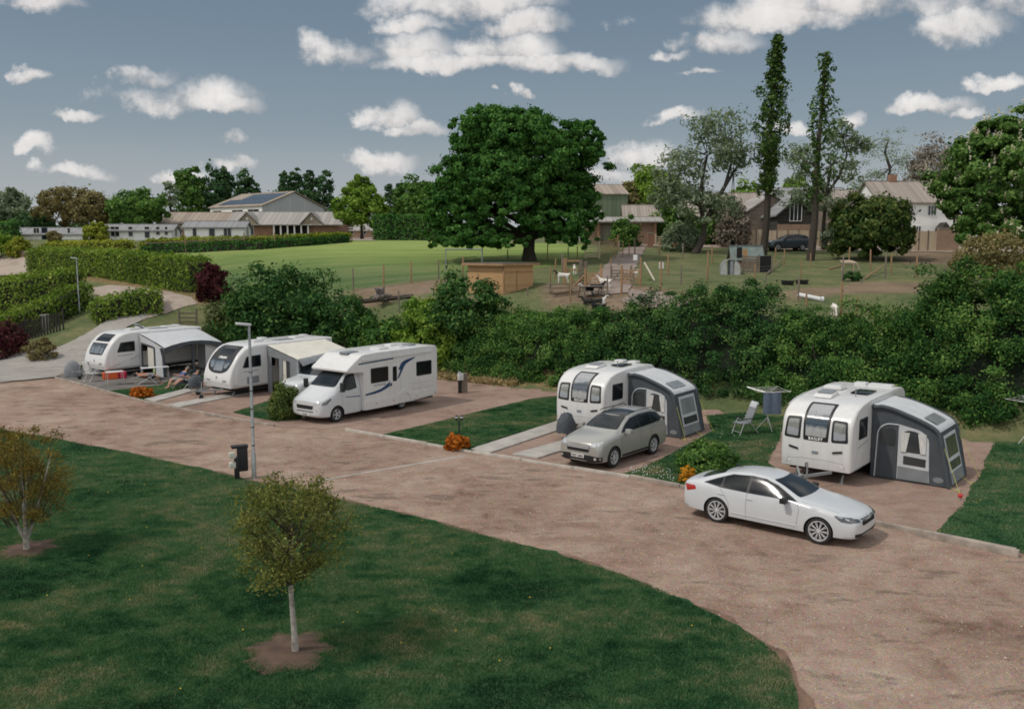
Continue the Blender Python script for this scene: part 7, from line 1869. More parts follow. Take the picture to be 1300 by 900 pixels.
def house(name, label, u0, u1, d, yaw, depth, ve, vr, wallm, roofm, cat='building', zb=None, over=.35, gable=True, roof_t=.16, front=(), left=(), right=(), axis='x', gablem=None, drop=.8, chimney=None, trimm=None):
    a1 = (u0-650)/CAM_F; a2 = (u1-650)/CAM_F; y = R(yaw); c, s = math.cos(y), math.sin(y); x1 = a1*d
    L = (a2*d-x1)/(c-a2*s); P = Vector((x1, d, 0))
    pts = [(x1,d),(x1+L*c,d+L*s),(x1-depth*s,d+depth*c),(x1+L*c-depth*s,d+L*s+depth*c)]
    z0 = min(float(gz(*p)) for p in pts)-.1 if zb is None else zb; P.z = z0
    E = W(u0, ve, d).z-z0
    mid = .5*(d + d+L*s) + depth*c*.5
    Rg = W((u0+u1)/2, vr, mid).z-z0 if axis == 'x' else W((u0+u1)/2, vr, d).z-z0
    t = empty(name, P, y, label, cat)
    mb = MB()
    if axis == 'x':
        w = [(0,-drop),(depth,-drop),(depth,E),(depth/2,Rg-.1),(0,E)] if gable else [(0,-drop),(depth,-drop),(depth,E),(0,E)]
        mb.prism(w, 0, L, 'x')
    else:
        w = [(0,-drop),(L,-drop),(L,E),(L/2,Rg-.1),(0,E)]; mb.prism(w, 0, depth, 'y')
    mb.build('wall', wallm, t)
    r = MB()
    if axis == 'x':
        k = over*(Rg-E)/(depth/2)
        for sg in (0, 1):
            y0 = -over if sg == 0 else depth+over; 
            q = [(y0, E-k+.02), (depth/2, Rg+.02), (depth/2, Rg+.02+roof_t), (y0, E-k+.02+roof_t)]
            r.prism(q, -over, L+over, 'x')
    else:
        k = over*(Rg-E)/(L/2)
        for sg in (0, 1):
            x0 = -over if sg == 0 else L+over; q = [(x0, E-k+.02), (L/2, Rg+.02), (L/2, Rg+.02+roof_t), (x0, E-k+.02+roof_t)]; r.prism(q, -over, depth+over, 'y')
    rf = r.build('roof', roofm, t)
    if axis == 'x': MB().bx((-over,depth/2-.14,Rg+roof_t-.03),(L+over,depth/2+.14,Rg+roof_t+.07)).build('ridge', roofm, rf)
    for q in front:
        x0, x1_, b, tp = q[:4]; o = win(t, 0, x0*L, x1_*L, b, tp, 0, q[4] if len(q) > 4 else 1, q[5] if len(q) > 5 else None, pane=q[6] if len(q) > 6 else None, name=q[7] if len(q) > 7 else 'window')
    for q in right: win(t, 0, q[0]*depth, q[1]*depth, q[2], q[3], L, 1, None, 'y', 1)
    for cx, w_, h_ in (chimney or ()): MB().bx((cx*L-w_/2, depth/2-.3, Rg-.5),(cx*L+w_/2, depth/2+.3, Rg+h_)).build('chimney', BRICK, rf)
    t['_l'] = 0; del t['_l']
    return t, L, E, Rg
def lodge_row(*a, **k): return house('lodge', *a, cat='building', **k)
wf = (.10,.14,.9,2.0,0); 
lodge_row('white timber lodge with grey roof, farthest left above the hedge', 23,108,135,0,3.8,297.5,290.5,CLAD,SLATE, front=((.30,.38,.9,1.9,1),(.42,.50,.0,1.95,0,GREYDEC),(.80,.84,.9,1.9,0)), right=((.3,.6,.9,1.9),))
t, L, E, Rg = lodge_row('white timber lodge with grey roof, middle of the row', 137,222,124,5,4.0,293.0,286.5,CLAD,SLATE, front=((.10,.22,.7,2.0,1),(.36,.42,.7,2.0,0),(.60,.67,.5,2.0,0),(.77,.82,.9,2.0,0),(.90,.94,.9,2.0,0)), right=((.35,.6,.8,2.0),))
t, L, E, Rg = lodge_row('white timber lodge with grey roof, right one behind the long hedge', 238,313,120,5,4.2,289.0,282.5,CLAD,SLATE, front=((.14,.20,.6,2.0,0),(.42,.50,.2,2.0,0,GREYDEC),(.66,.78,.6,2.0,1)), right=((.35,.62,.8,2.0),))
house('bungalow', 'long low brown roof left of the solar barn', 206,300,152,4,11,284,271,BRICKP,BROOF, front=((.2,.3,.8,1.9),(.6,.7,.8,1.9)))
house('cottage', 'small brick house glimpsed between the lime green tree and the clipped hedge', 436,476,175,4,9,293,284,BRICKP,GROOF, front=((.2,.35,.8,2.0),(.6,.75,.8,2.0)))
st, L, E, Rg = house('stable_block', 'long low brick stable block with two small gables and a grey brown roof', 298,432,148,2,11,284.0,270.5,BRICK,GROOF, over=.9, front=((.05,.11,.8,2.0),(.15,.20,.8,2.0)))
MB().bx((L*.40,-.06,-.5),(L*.72,-.02,E-.35)).build('dark_front_panel', UNDER, st)  # black panel stands in for the shade under the verandah
for i in range(6):
    x = L*(.40+.32*i/5); MB().bx((x-.12,-.75,-.5),(x+.12,-.5,E-.25)).build('verandah_post', TRIM, st)
for x0 in (.06,.66):
    m = MB(); w = L*.19; m.prism([(x0*L,E-.05),(x0*L+w,E-.05),(x0*L+w/2,E+1.75)], -.75, -.55, 'y'); m.build('small_gable', boards('gable_boards', (.34,.28,.21), (.25,.20,.15), 5, 'X', .08), st)
    r_ = MB(); 
    for sg in (0,1):
        xa = x0*L-.4 if sg == 0 else x0*L+w+.4; r_.prism([(xa,E-.28),(x0*L+w/2,E+1.78),(x0*L+w/2,E+1.95),(xa,E-.11)], -1.0, 3.4, 'y')
    r_.build('gable_roof', GROOF, st)
    MB().lathe([(.0001,.03),(.22,.03),(.25,0)], 16, Matrix.Translation((x0*L+w/2,-.77,E+.75)) @ Matrix.Rotation(R(90),4,'X')).build('round_vent', TRIM, st)
# barn with solar roof
bn, L, E, Rg = house('barn', 'large grey gabled barn with solar panels on its brown roof', 272,337,186,-36,16,264.0,246.0,GSHEET,BROOF, over=.4, front=())
MB().bx((-.02,-.10,-.8),(L+.0,-.03,E-.1)).build('front_wall', RENDER, bn)
for a, b in ((.06,.22),(.44,.64),(.74,.94)): win(bn, 0, a*L, b*L, E-1.9, E-.7, -.10, 1)
k = (Rg-E)/8.0
sp = MB()
for r_ in range(2):
    for c_ in range(8):
        if r_ == 1 and c_ < 2: continue
        y0, y1 = .6+r_*3.3, 3.7+r_*3.3; x0 = L*.10+c_*L*.86/8; x1 = x0+L*.86/8-.12
        z = lambda y: E+k*y+.26
        b_ = len(sp.v); sp.v += [(x0,y0,z(y0)),(x1,y0,z(y0)),(x1,y1,z(y1)),(x0,y1,z(y1)),(x0,y0,z(y0)-.1),(x1,y0,z(y0)-.1),(x1,y1,z(y1)-.1),(x0,y1,z(y1)-.1)]
        sp.f += [tuple(b_+i for i in q) for q in ((0,1,2,3),(7,6,5,4),(0,4,5,1),(1,5,6,2),(2,6,7,3),(3,7,4,0))]
sp.build('solar_panels', glassmat('solar_glass', (.05,.06,.08), .15), bn)
house('barn', 'green metal barn with a brown roof behind the oak, right side', 752,795,140,3,14,247,236,GREENS,BROOF, over=.2)
house('outbuilding', 'small dark grey shed beside the green barn', 738,763,126,0,6,276,268,GSHEET,GROOF, over=.2)
lb, L, E, Rg = house('outbuilding', 'low brick building with grey plank doors under a grey roof edge', 742,832,108,-2,5,281.5,277.5,BRICKP,GROOF, over=.8)
for a, b in ((.22,.42),(.48,.62)): MB().bx((a*L,-.08,-.4),(b*L,-.03,E-.25)).build('plank_doors', OLDW, lb)
for a in (.18,.45,.66,.97): MB().bx((a*L-.14,-.5,-.6),(a*L+.14,-.22,E-.15)).build('brick_pier', BRICK, lb)
house('shelter_barn', 'barn with a steep brown tile roof behind the plank doors', 793,836,114,-4,8,283,262,DARKB,TROOF, over=.4)
br, L, E, Rg = house('barn', 'long barn with a faded grey brown roof right of the willow', 862,966,118,-8,11,275,247,DARKB,TROOF, over=.4, front=((.2,.28,.6,2.2),(.55,.62,.6,2.2)))
MB().bx((L*.72,-.06,-.5),(L*.9,-.02,2.4)).build('barn_door', OLDW, br)
house('barn', 'brown board barn gable half hidden by the taller poplar', 948,1004,110,0,9,267,247.5,BROWNW,GROOF, axis='y', over=.3)
wb, L, E, Rg = house('cottage', 'black weatherboard gable with a tall white window on a brick base', 984,1028,104,0,8,272,252,DARKB,SLATE, axis='y', over=.35, front=((.34,.66,1.9+1.1,1.9+4.1,2,INKW),))
MB().bx((-.06,-.10,-.8),(L+.06,-.02,2.6)).build('brick_base', BRICKP, wb)
house('barn', 'long slate roofed barn behind the black weatherboard gable', 970,1075,132,0,9,256,240,BROWNW,SLATE, over=.3)
fh, L, E, Rg = house('farmhouse', 'white rendered farmhouse with a brown tiled roof behind the holly', 1112,1204,106,3,8,256.5,232,RENDER,TROOF, over=.35,
      front=((.34,.44,3.6,4.7,2,INKW),(.65,.76,3.6,4.7,2,INKW),(.47,.56,1.0,2.3,2,INKW)), chimney=((.36,.9,.9),(.97,.9,.9)))
pc = MB(); pc.prism([(.76*L,-.4),(.88*L,-.4),(.88*L,2.1),(.82*L,2.75),(.76*L,2.1)], -1.5, -.05, 'y'); pc.build('porch', DARKB, fh)
house('outbuilding', 'low brown roofed building left of the white farmhouse', 1050,1132,118,0,8,256,243,BROWNW,TROOF, over=.3)
# fence panels, brick walls, pillars
def panel_fence(u0, u1, vt, vb, label, m, n=1, d=None, name='panel_fence'):
    a, b = G(u0, vb), G(u1, vb)
    t = empty(name, a, math.atan2(b.y-a.y, b.x-a.x), label, 'fence'); L = (b-a).length; h = (vb-vt)*a.y/CAM_F
    for i in range(n):
        MB().bx((L*i/n+.04,-.03,-.2),(L*(i+1)/n-.04,.03,h)).build('panel', m, t)
        MB().bx((L*i/n-.06,-.06,-.2),(L*i/n+.06,.06,h+.1)).build('post', WOODG, t)
    return t
panel_fence(939,970,292,313,'tan timber fence panels left of the taller poplar',FENCEP,3)
panel_fence(972,1068,293,313,'tan timber fence panels behind the dark parked car',FENCEP,7)
panel_fence(1154,1189,294,319,'tan timber fence panels before the farmhouse',FENCEP,3)
def wall_(u0, u1, vt, vb, label, m, th=.3, name='brick_wall'):
    a, b = G(u0, vb), G(u1, vb); L = (b-a).length; h = (vb-vt)*a.y/CAM_F
    t = empty(name, a, math.atan2(b.y-a.y, b.x-a.x), label, 'wall'); MB().bx((0,-th/2,-.3),(L,th/2,h)).build('brickwork', m, t); MB().bx((-.04,-th/2-.04,h),(L+.04,th/2+.04,h+.08)).build('coping', CONC, t); return t
wall_(1189,1216,291,319,'old brick wall between the fence panels and the chestnut',BRICKP)
wall_(850,862,300,314,'square brick gate pillar right of the white gate',BRICK,.9,'gate_pillar')
wall_(822,829,297,314,'brick gate pillar beside the tall post by the drive',BRICK,.6,'gate_pillar')
wall_(45,60,322,328,'low stone wall at the end of the upper lane',BRICKP,.4,'stone_wall')
wall_(10,40,320,326,'low stone wall beside the golden shrub',BRICKP,.4,'stone_wall')
# ------------------------------------------------------------------ sheds and huts
sp_ = G(640, 374); s = sp_.y/CAM_F
sh = empty('shed', sp_ + Vector((-.03,0,0)), R(47), 'honey coloured wooden shed with a flat dark felt roof below the oak', 'shed')
# corner nearest at origin: left face runs back-left, right face runs back-right
A_, B_ = 3.5, 3.0; hf = 37*s
w_ = MB(); w_.v = [(0,0,-.2),(B_,0,-.2),(B_,A_,-.2),(0,A_,-.2),(0,0,hf),(B_,0,hf+.05),(B_,A_,hf+.05),(0,A_,hf)]; w_.f = [(0,1,5,4),(1,2,6,5),(2,3,7,6),(3,0,4,7),(4,5,6,7),(0,3,2,1)]; w_.build('wall', SHEDW, sh)
r_ = MB().bx((-.28,-.22,hf+.06),(B_+.45,A_+.28,hf+.15)); r_.build('roof', mat('roof_felt', (.055,.068,.075), .9, 0, .3, 3), sh)
f_ = MB(); f_.bx((-.30,-.24,hf-.05),(B_+.47,-.20,hf+.13)); f_.bx((-.32,-.24,hf-.05),(-.28,A_+.3,hf+.13)); f_.build('fascia', WOOD, sh)
MB().bx((1.28,-.03,-.1),(1.36,-.005,hf-.35)).build('door_edge', WOOD, sh); MB().bx((0.0,-.035,hf-.50),(B_,-.008,hf-.46)).build('rail', WOOD, sh)
for x in (0,): MB().bx((-.05,-.05,-.2),(.05,.05,hf)).build('corner_board', WOOD, sh)
gc = G(927, 349); s = gc.y/CAM_F
ht = empty('animal_shelter', gc, R(-12), 'curved corrugated metal animal shelter with a dark doorway', 'shelter')
rr = 12.5*s; zz = 9*s
arc = [(-rr,-.1),(-rr,zz)]+[(-rr*math.cos(a), zz+rr*.85*math.sin(a)) for a in [i*math.pi/14 for i in range(1,14)]]+[(rr,zz),(rr,-.1)]
cs = MB(); inn = [(x*.96, z*.97) for x, z in arc][::-1]
cs.prism(arc+inn, 0, 2.2, 'y'); cs.build('corrugated_shell', boards('zinc_corrugation', (.42,.43,.43), (.31,.32,.33), 7, 'Y', .2, .5), ht)
fr_ = MB(); fr_.prism([p for p in arc if p[0] <= .02-.25*rr]+[(-.25*rr,-.1)], .03, .06, 'y'); fr_.build('front_sheet', mat('zinc_front', (.42,.43,.43), .5, .3, .15, 3), ht)
fr_ = MB(); fr_.prism([(.35*rr,-.1)]+[p for p in arc if p[0] >= .35*rr], .03, .06, 'y'); fr_.build('front_sheet', MATS['zinc_front'], ht)
MB().bx((-.25*rr,.5,-.1),(.35*rr,.56,zz+rr*.8)).build('inner_board', GREYDEC, ht); MB().bx((-.02*rr,.06,-.1),(.30*rr,.10,zz+rr*.72)).build('door', GREYDEC, ht)
ph = G(945, 342); s = ph.y/CAM_F
pw, L, E, Rg = house('playhouse', 'small red brown wooden playhouse with a green grey roof behind the curved shelter', 929,966,ph.y+1.2,-6,2.6,329,313.5,boards('red_brown_boards', (.26,.14,.085), (.18,.095,.06), 6, 'Z', .08),mat('green_felt', (.14,.175,.165), .9, 0, .25, 2), over=.2, roof_t=.08)
MB().bx((.12*L,-.05,1.0),(.30*L,-.02,1.9)).build('doorway', UNDER, pw); MB().bx((.32*L,-.05,.9),(.48*L,-.02,1.75)).build('picture_board', mat('board_yellow', (.38,.22,.10), .8), pw)
sl = empty('pallet_pen', G(958,346), 0, 'grey slatted timber pen with a dark opening right of the curved shelter', 'pen')
for i in range(7): MB().bx((-1.0,-.03,.05+i*.19),(.35,.0,.19+i*.19)).build('slat', WOODG, sl)
MB().bx((.35,0,0),(1.35,.9,1.35)).build('dark_box', UNDER, sl)
for x in (-1.0,.35,1.38): MB().bx((x-.05,-.06,-.1),(x+.05,.04,1.45)).build('post', WOODG, sl)
# ------------------------------------------------------------------ fence posts
POSTS = [(448.6,341,368),(487,336,365),(522,332,360),(557,331,355),(587.6,326,352),(554.4,358,386),(507,369,398),(607.6,348,380),(653.4,346,369),(669.6,365,376),(698.4,338,362),(644.5,317,330),(721.4,314,328),(733,313,328),(704.8,328,355),(714,322,352),(724,353,384),(763,335,362),(771,350,373),(775.5,327,345),(781,319,329),(785,306,338),(790.5,309,328),(798.5,309,327),(806,303,325),(789,337,374),(813.5,327,364),(804,347,363),(838.6,332.5,369),(848,323,351),(864.5,336,362),(898,320,357),(904,312,335),(867,309,330),(837,302,325),(957.6,335,361),(971.5,349,368),(995,317,339),(1016.6,330,357),(1013,353,384),(1023.5,372,400),(984,314,335),(1068.6,324,358),(1077.4,314,337),(1105,317,344),(1123.6,322,354),(1131,323,349),(1163,325,353),(1200,330,354),(1068,358,400),(1087,377,401),(1242,345,359),(1029,322,340),(695,310,330),(612,314,330),(310.5,296,316),(349,296,315),(386,298,311),(236,300,321)]
def gpost(u, vt, vb, w=None, m=POSTW, label=None, name='fence_post', cat='post', group='slim timber fence posts of the goat field'):
    b = G(u, vb); h = (vb-vt)*b.y/CAM_F; w = w or (.13 if h > 1.6 else .10)
    mb = MB(); n = 8; mb.tube([(0,0,-.3),(0,0,h-.03),(0,0,h)], [w/2,w/2*.96,w/2*.7], n)
    o = mb.build(name, m, None, smooth=True, loc=tuple(b)); o.rotation_euler = (random.uniform(-.03,.03), random.uniform(-.03,.03), 0)
    return tag(o, label, cat, group)
for i, q in enumerate(POSTS): gpost(*q, m=POSTW if i % 3 else WOODG, label='slim timber post of the wire fences round the goat field')
# thin wire netting strands between neighbours
WIRE = mat('fence_wire', (.22,.22,.20), .5, .5, .1, 5)
RUNS = [('strands of wire along the mown field edge left of the shed', [(448.6,368),(487,365),(522,360),(557,355),(587.6,352)], 1.5), ('strands of wire across the goat pen above the hedge left of the shed', [(507,398),(554.4,386),(607.6,380),(653.4,369)], 1.2),
        ('strands of wire before the corrugated shelter', [(838.6,369),(864.5,362),(898,357),(957.6,361),(1016.6,357)], 1.2), ('strands of wire on the right of the goat field before the holly', [(1068.6,358),(1123.6,354),(1163,353),(1200,354)], 1.2), ('strands of wire along the low hedge of the mown field', [(236,321),(310.5,316),(349,315),(386,311)], 1.4)]
for lab, pts, h in RUNS:
    mb = MB(); P_ = [G(*p) for p in pts]
    for a, b in zip(P_[:-1], P_[1:]):
        for z in np.linspace(.2, h, 6): mb.tube([a+Vector((0,0,z)), b+Vector((0,0,z))], .008, 3, cap=False)
    o = mb.build('wire_fence', WIRE); tag(o, lab, 'wire fence')
rl = empty('rail_fence', G(184,321), 0, 'low post and rail fence along the top of the mown field', 'fence'); A0 = G(184,321)
pts = [G(u, v) for u, v in ((184,321),(236,319),(310,316),(386,311),(438,307))]
for a, b in zip(pts[:-1], pts[1:]):
    MB().bar(a-A0+Vector((0,0,1.1)), b-A0+Vector((0,0,1.1)), .05, .10).build('rail', WOODG, rl)
# goal frame
b = G(566,343); g_ = empty('goal_frame', b, R(8), 'thin dark goal frame on the mown field left of the shed', 'goal'); s = b.y/CAM_F
MB().tube([(0,0,0),(0,0,26*s)], .05, 8).build('upright', GREYDEC, g_); MB().tube([(0,0,26*s),(46*s,0,26*s)], .05, 8).build('crossbar', GREYDEC, g_); MB().tube([(46*s,0,0),(46*s,0,26*s)], .05, 8).build('upright', GREYDEC, g_)
# ------------------------------------------------------------------ gates and climbing frames of the goat pen
def gate(u0, u1, vt, vb, label, m, rails=4, brace=True, cat='gate', name='field_gate', posts=True, vb1=None, vt1=None):
    a, b = G(u0, vb), G(u1, vb1 or vb); h = (vb-vt)*a.y/CAM_F; v = b-a; L = v.length
    t = empty(name, a, math.atan2(v.y, v.x), label, cat); dz = v.z
    for i in range(rails):
        z = .18+(h-.28)*i/(rails-1); MB().bar((0,0,z),(L,0,z+dz),.04,.10).build('rail', m, t)
    if brace: MB().bar((.05,-.03,.15),(L*.5,-.03,h+dz*.5-.1),.03,.09).build('brace', m, t); MB().bar((L*.5,-.03,h+dz*.5-.1),(L-.05,-.03,.15+dz),.03,.09).build('brace', m, t)
    if posts:
        for x, z in ((-.06,0),(L+.06,dz)): MB().bx((x-.07,-.07,z-.3),(x+.07,.07,z+h+.25)).build('post', m, t)
    return t
gate(744,762,345.5,362,'braced timber gate at the foot of the drive',WOOD)
gate(777,800,342,358,'weathered braced gate leaning beside the pale path, left one',WOODG)
gate(790,812,342,362,'braced timber gate with a white notice at the pale path',WOOD)
gate(833,850,300,312.5,'pale barred gate between the brick pillars',mat('pale_gate_paint', (.55,.48,.36), .7),5,True)
gate(744,760,303,328,'pale slatted panel gate at the top left of the drive',mat('pale_slats', (.50,.44,.29), .8),9,False)
gate(761,784,308,326,'curved timber slat fence along the left side of the drive',WOOD,6,False,vb1=318)
gate(229,249,396,412,'dark post and rail field gate behind the farthest left caravan',WOODG,3,False)
nt_ = G(806, 346); o = MB().bx((-.17,-.02,1.0),(.17,0,1.45)).build('notice', INKW, None, loc=tuple(nt_+Vector((0,-.1,0)))); tag(o, 'small white notice on the braced gate by the pale path', 'sign')
nt_ = G(838.6, 368); o = MB().bx((-.15,-.10,1.35),(.15,-.08,1.75)).build('notice', INKW, None, loc=tuple(nt_+Vector((0,-.02,0)))); tag(o, 'small white notice on a post right of the pale path', 'sign')
b = G(717, 362); s = b.y/CAM_F
cf = empty('climbing_frame', b, R(4), 'timber goat frame of tall posts with a top beam and a sloping brace', 'climbing frame')
for x, h_ in ((0,34*s),(20*s,32*s),(26*s,30*s)): MB().bx((x-.11,-.11,-.3),(x+.11,.11,h_)).build('post', WOOD if x == 0 else WOODG, cf)
MB().bar((0,0,30.5*s),(20*s,0,30.5*s),.16,.14).build('beam', WOOD, cf); MB().bar((0,0,19*s),(20*s,0,19*s),.08,.10).build('rail', WOOD, cf); MB().bar((3*s,-.05,18*s),(12*s,-.05,3*s),.06,.12).build('brace', WOOD, cf)
MB().bar((9*s,-.9,-.05),(26*s,-.15,13*s),.08,.13).build('ramp', WOOD, cf)
for i in range(6): MB().bx((20*s,-.06,(5+i*4.5)*s),(26*s,.02,(6.3+i*4.5)*s)).build('rung', WOODG, cf)
def picnic(u, v, label, rz):
    t = empty('picnic_table', G(u, v), rz, label, 'table')
    for k in range(3): MB().bx((-.95,-.36+k*.25,.70),(.95,-.14+k*.25,.74)).build('tabletop', WOODG, t)
    for k in (1,-1): MB().bx((-.95,k*.72-.13,.40),(.95,k*.72+.13,.44)).build('bench', WOODG, t)
    for x in (-.65,.65):
        for k in (1,-1): MB().bar((x,k*.30,.70),(x,k*.72,-.05),.05,.10).build('leg', WOODG, t)
    return t
pt = picnic(712,374,'weathered picnic table with a goat standing on it', R(4))
pt2 = picnic(751,378,'low timber platform table among the goats', R(15))
# ------------------------------------------------------------------ goats
def patch(name, c1, c2, x0, axis=0):
    if name in MATS: return MATS[name]
    m, nt, out = nodes(name); L = nt.links.new; p = N(nt, 'ShaderNodeBsdfPrincipled'); L(p.outputs[0], out.inputs[0]); p.inputs['Roughness'].default_value = .95
    tc = N(nt, 'ShaderNodeTexCoord').outputs['Object']; sp = N(nt, 'ShaderNodeSeparateXYZ'); L(tc, sp.inputs[0])
    x = mth(nt, 'ADD', sp.outputs[0], mth(nt, 'MULTIPLY', mth(nt, 'SUBTRACT', noise(nt, 4, 3, .5, tc), .5), .3))
    L(mixc(nt, c1, c2, mth(nt, 'GREATER_THAN', x, x0)), p.inputs['Base Color']); MATS[name] = m; return m
def goat(loc, rz, label, m, pose='stand', sc=.86, graze=False):
    t = empty('goat', loc, rz, label, 'goat'); h = .62 if pose == 'stand' else .24
    J = [((-.42,0,h+.02),.13), ((-.15,0,h-.01),.165), ((.12,0,h),.17), ((.34,0,h+.03),.14)]; B = [(0,1),(1,2),(2,3)]
    if graze: neck = [((.52,0,h-.12),.085), ((.64,0,h-.36),.07), ((.70,0,h-.46),.062), ((.76,0,h-.56),.035)]
    else: neck = [((.48,0,h+.18),.085), ((.55,0,h+.34),.07), ((.64,0,h+.36),.062), ((.78,0,h+.28),.035)]
    b = len(J); J += neck; B += [(3,b),(b,b+1),(b+1,b+2),(b+2,b+3)]
    for k in (1,-1):
        for x, hind in ((.30,0),(-.36,1)):
            b = len(J)
            if pose == 'stand':
                if hind: pts = [((x,k*.09,h-.08),.085), ((x+.06,k*.10,h-.24),.055), ((x-.07,k*.10,.24),.030), ((x-.04,k*.10,.03),.028)]
                else: pts = [((x,k*.09,h-.10),.070), ((x,k*.09,.32),.036), ((x+.01,k*.09,.15),.026), ((x+.01,k*.09,.03),.028)]
            else: pts = [((x,k*.12,h-.08),.075), ((x+.14,k*.19,.10),.045), ((x-.06,k*.20,.05),.03), ((x-.12,k*.2,.05),.026)]
            J += pts; B += [(0 if hind else 3,b),(b,b+1),(b+1,b+2),(b+2,b+3)]
    b = len(J); J += [((-.54,0,h+.10),.035), ((-.60,0,h+.17),.02)]; B += [(0,b),(b,b+1)]
    if sc != 1: J = [(tuple(c*sc for c in p), r_*sc) for p, r_ in J]
    o = skin_body('body', J, B, m, t)
    hd = Vector(neck[1][0])*sc; nx = Vector(neck[2][0])*sc
    for k in (1,-1):
        MB().tube([hd+Vector((0,k*.04*sc,.03)), hd+Vector((-.05,k*.07*sc,.13*sc)), hd+Vector((-.13,k*.09*sc,.18*sc))], [.016,.012,.004], 6).build('horn', WOODG, t, smooth=True)
        MB().ball(nx+Vector((-.05,k*.09*sc,.0)), .05*sc, 8, 5, (.5,1.3,.4)).build('ear', m, t, smooth=True)
    return t
WB = patch('goat_white_brown_head', (.70,.67,.62), (.05,.03,.02), .32); BW = patch('goat_black_white', (.02,.02,.02), (.62,.60,.56), .20); BLK = patch('goat_black', (.018,.018,.018), (.022,.02,.02), .2); WHT = patch('goat_white', (.72,.68,.62), (.66,.62,.55), .3); BEI = patch('sheep_beige', (.42,.34,.26), (.46,.37,.28), .0)
goat(tuple(G(714,374)+Vector((0,0,.74))), R(185), 'white goat with a dark head standing on the picnic table', WB)
goat(tuple(G(746,377)), R(200), 'black and white goat beside the low platform table', BW)
goat(tuple(G(757,374)+Vector((.1,.3,.0))), R(-10), 'black goat standing behind the low platform table', BLK)
goat(tuple(G(768,367)), R(150), 'white goat standing by the end post of the pale path', WHT)
goat(tuple(G(748,387)), R(170), 'black goat lying in the grass near the hedge, left one of the pair', BLK, 'lie')
goat(tuple(G(760,386)), R(10), 'black goat with a pale face lying near the hedge', BW, 'lie')
goat(tuple(G(729.5,349)), R(90), 'small white goat behind the timber frame, by the braced gate', WHT, sc=.8)
goat(tuple(G(1059,402)), R(-100), 'white goat grazing close above the hedge behind the right caravan', WHT, graze=True)
goat(tuple(G(1077,345)), R(-5), 'beige sheep grazing before the holly tree', BEI, graze=True, sc=1.25)
goat(tuple(G(807,354)), R(60), 'small white goat behind the gate with the notice', WHT, sc=.7)
# troughs, logs, odds and ends in the pen
def tub(u, v, label, m=BLACK, r_=.45):
    o = MB().lathe([(.0001,.03),(r_*.8,.03),(r_,.30),(r_*1.05,.32),(r_*.86,.0),(.0001,.0)], 20).build('feed_tub', m, None, smooth=True, loc=tuple(G(u,v))); tag(o, label, 'tub')
tub(1000,362,'black feed tub lying in the goat field, left of two'); tub(1018,361,'black feed tub lying in the goat field, right of two'); tub(760,393,'dark rubber tub close behind the hedge among the goats'); tub(624,378,'black tub at the foot of the wooden shed')
o = MB().ball((0,0,.2), .55, 12, 7, (1.2,.8,.5)).build('bush_clump', HEDD, None, smooth=True, loc=tuple(G(1082,356))); bpy.data.objects.remove(o)
bush('shrub', G(1082,357), (.6,.5,.45), 'small dark green tuft before the holly in the goat field', 'shrub', None, HEDD, TWIG, n=14, per=50, size=.12)
a, b = G(1014,377), G(1043,383); pp = empty('gutter_pipe', a, 0, 'pale grey gutter pipe lying on the ground of the goat field', 'pipe')
MB().tube([Vector((0,0,.12)), b-a+Vector((0,0,.12))], .13, 10).build('pipe', CARGREY, pp, smooth=True); MB().tube([(b-a)*.98+Vector((0,0,.12)), (b-a)+Vector((.12,0,.12))], .16, 10).build('collar', CARGREY, pp, smooth=True)
def pole(p, q, rad, label, m, name='timber_pole', cat='pole', z0=.1, z1=.1):
    a, b = G(*p), G(*q); o = MB().tube([(0,0,z0), b-a+Vector((0,0,z1))], [rad, rad*.8], 8).build(name, m, None, smooth=True, loc=tuple(a)); tag(o, label, cat)
pole((450,386),(524,378),.22,'long dark fallen log lying in the pen left of the shed',BARK,'fallen_log','log')
pole((1098,355),(1122,344),.07,'slanting timber prop lying against the post right of the holly',WOOD,z1=.5)
pole((974,349),(995,332),.07,'slanting timber prop right of the pallet pen',WOODG,z1=.4)
pole((818,348),(831,358),.08,'pale slanting plank right of the gate with the notice',mat('pale_plank', (.48,.42,.33), .8),z0=.9)
pole((1052,343),(1070,338),.07,'pale pole lying left of the grazing sheep',WOOD)
st_ = empty('root_stump', G(484,388), 0, 'grey upturned root stump lying across the fallen log', 'stump'); mb = MB(); rr_ = random.Random(3)
for i in range(16):
    a = rr_.uniform(0,6.28); e = rr_.uniform(-.2,1.2); d_ = Vector((math.cos(a)*math.cos(e), math.sin(a)*math.cos(e), abs(math.sin(e))))*rr_.uniform(.5,1.15); mb.tube([(0,0,.5), d_*.5+Vector((0,0,.5+rr_.uniform(-.1,.2))), d_+Vector((0,0,.4))], [.28,.17,.04], 6)
mb.build('roots', mat('grey_root_wood', (.17,.15,.135), .95, 0, .4, 4, bmp=.6, bscale=10), st_, smooth=True)
mt = sheet('rubber_mat', gpoly([(556,391),(588,383),(598,387),(566,395)]), .10, mat('dark_mat', (.05,.058,.068), .8), step=.6, drape=True, kind=None); tag(mt, 'dark rubber mat lying on the ground left of the shed', 'mat')
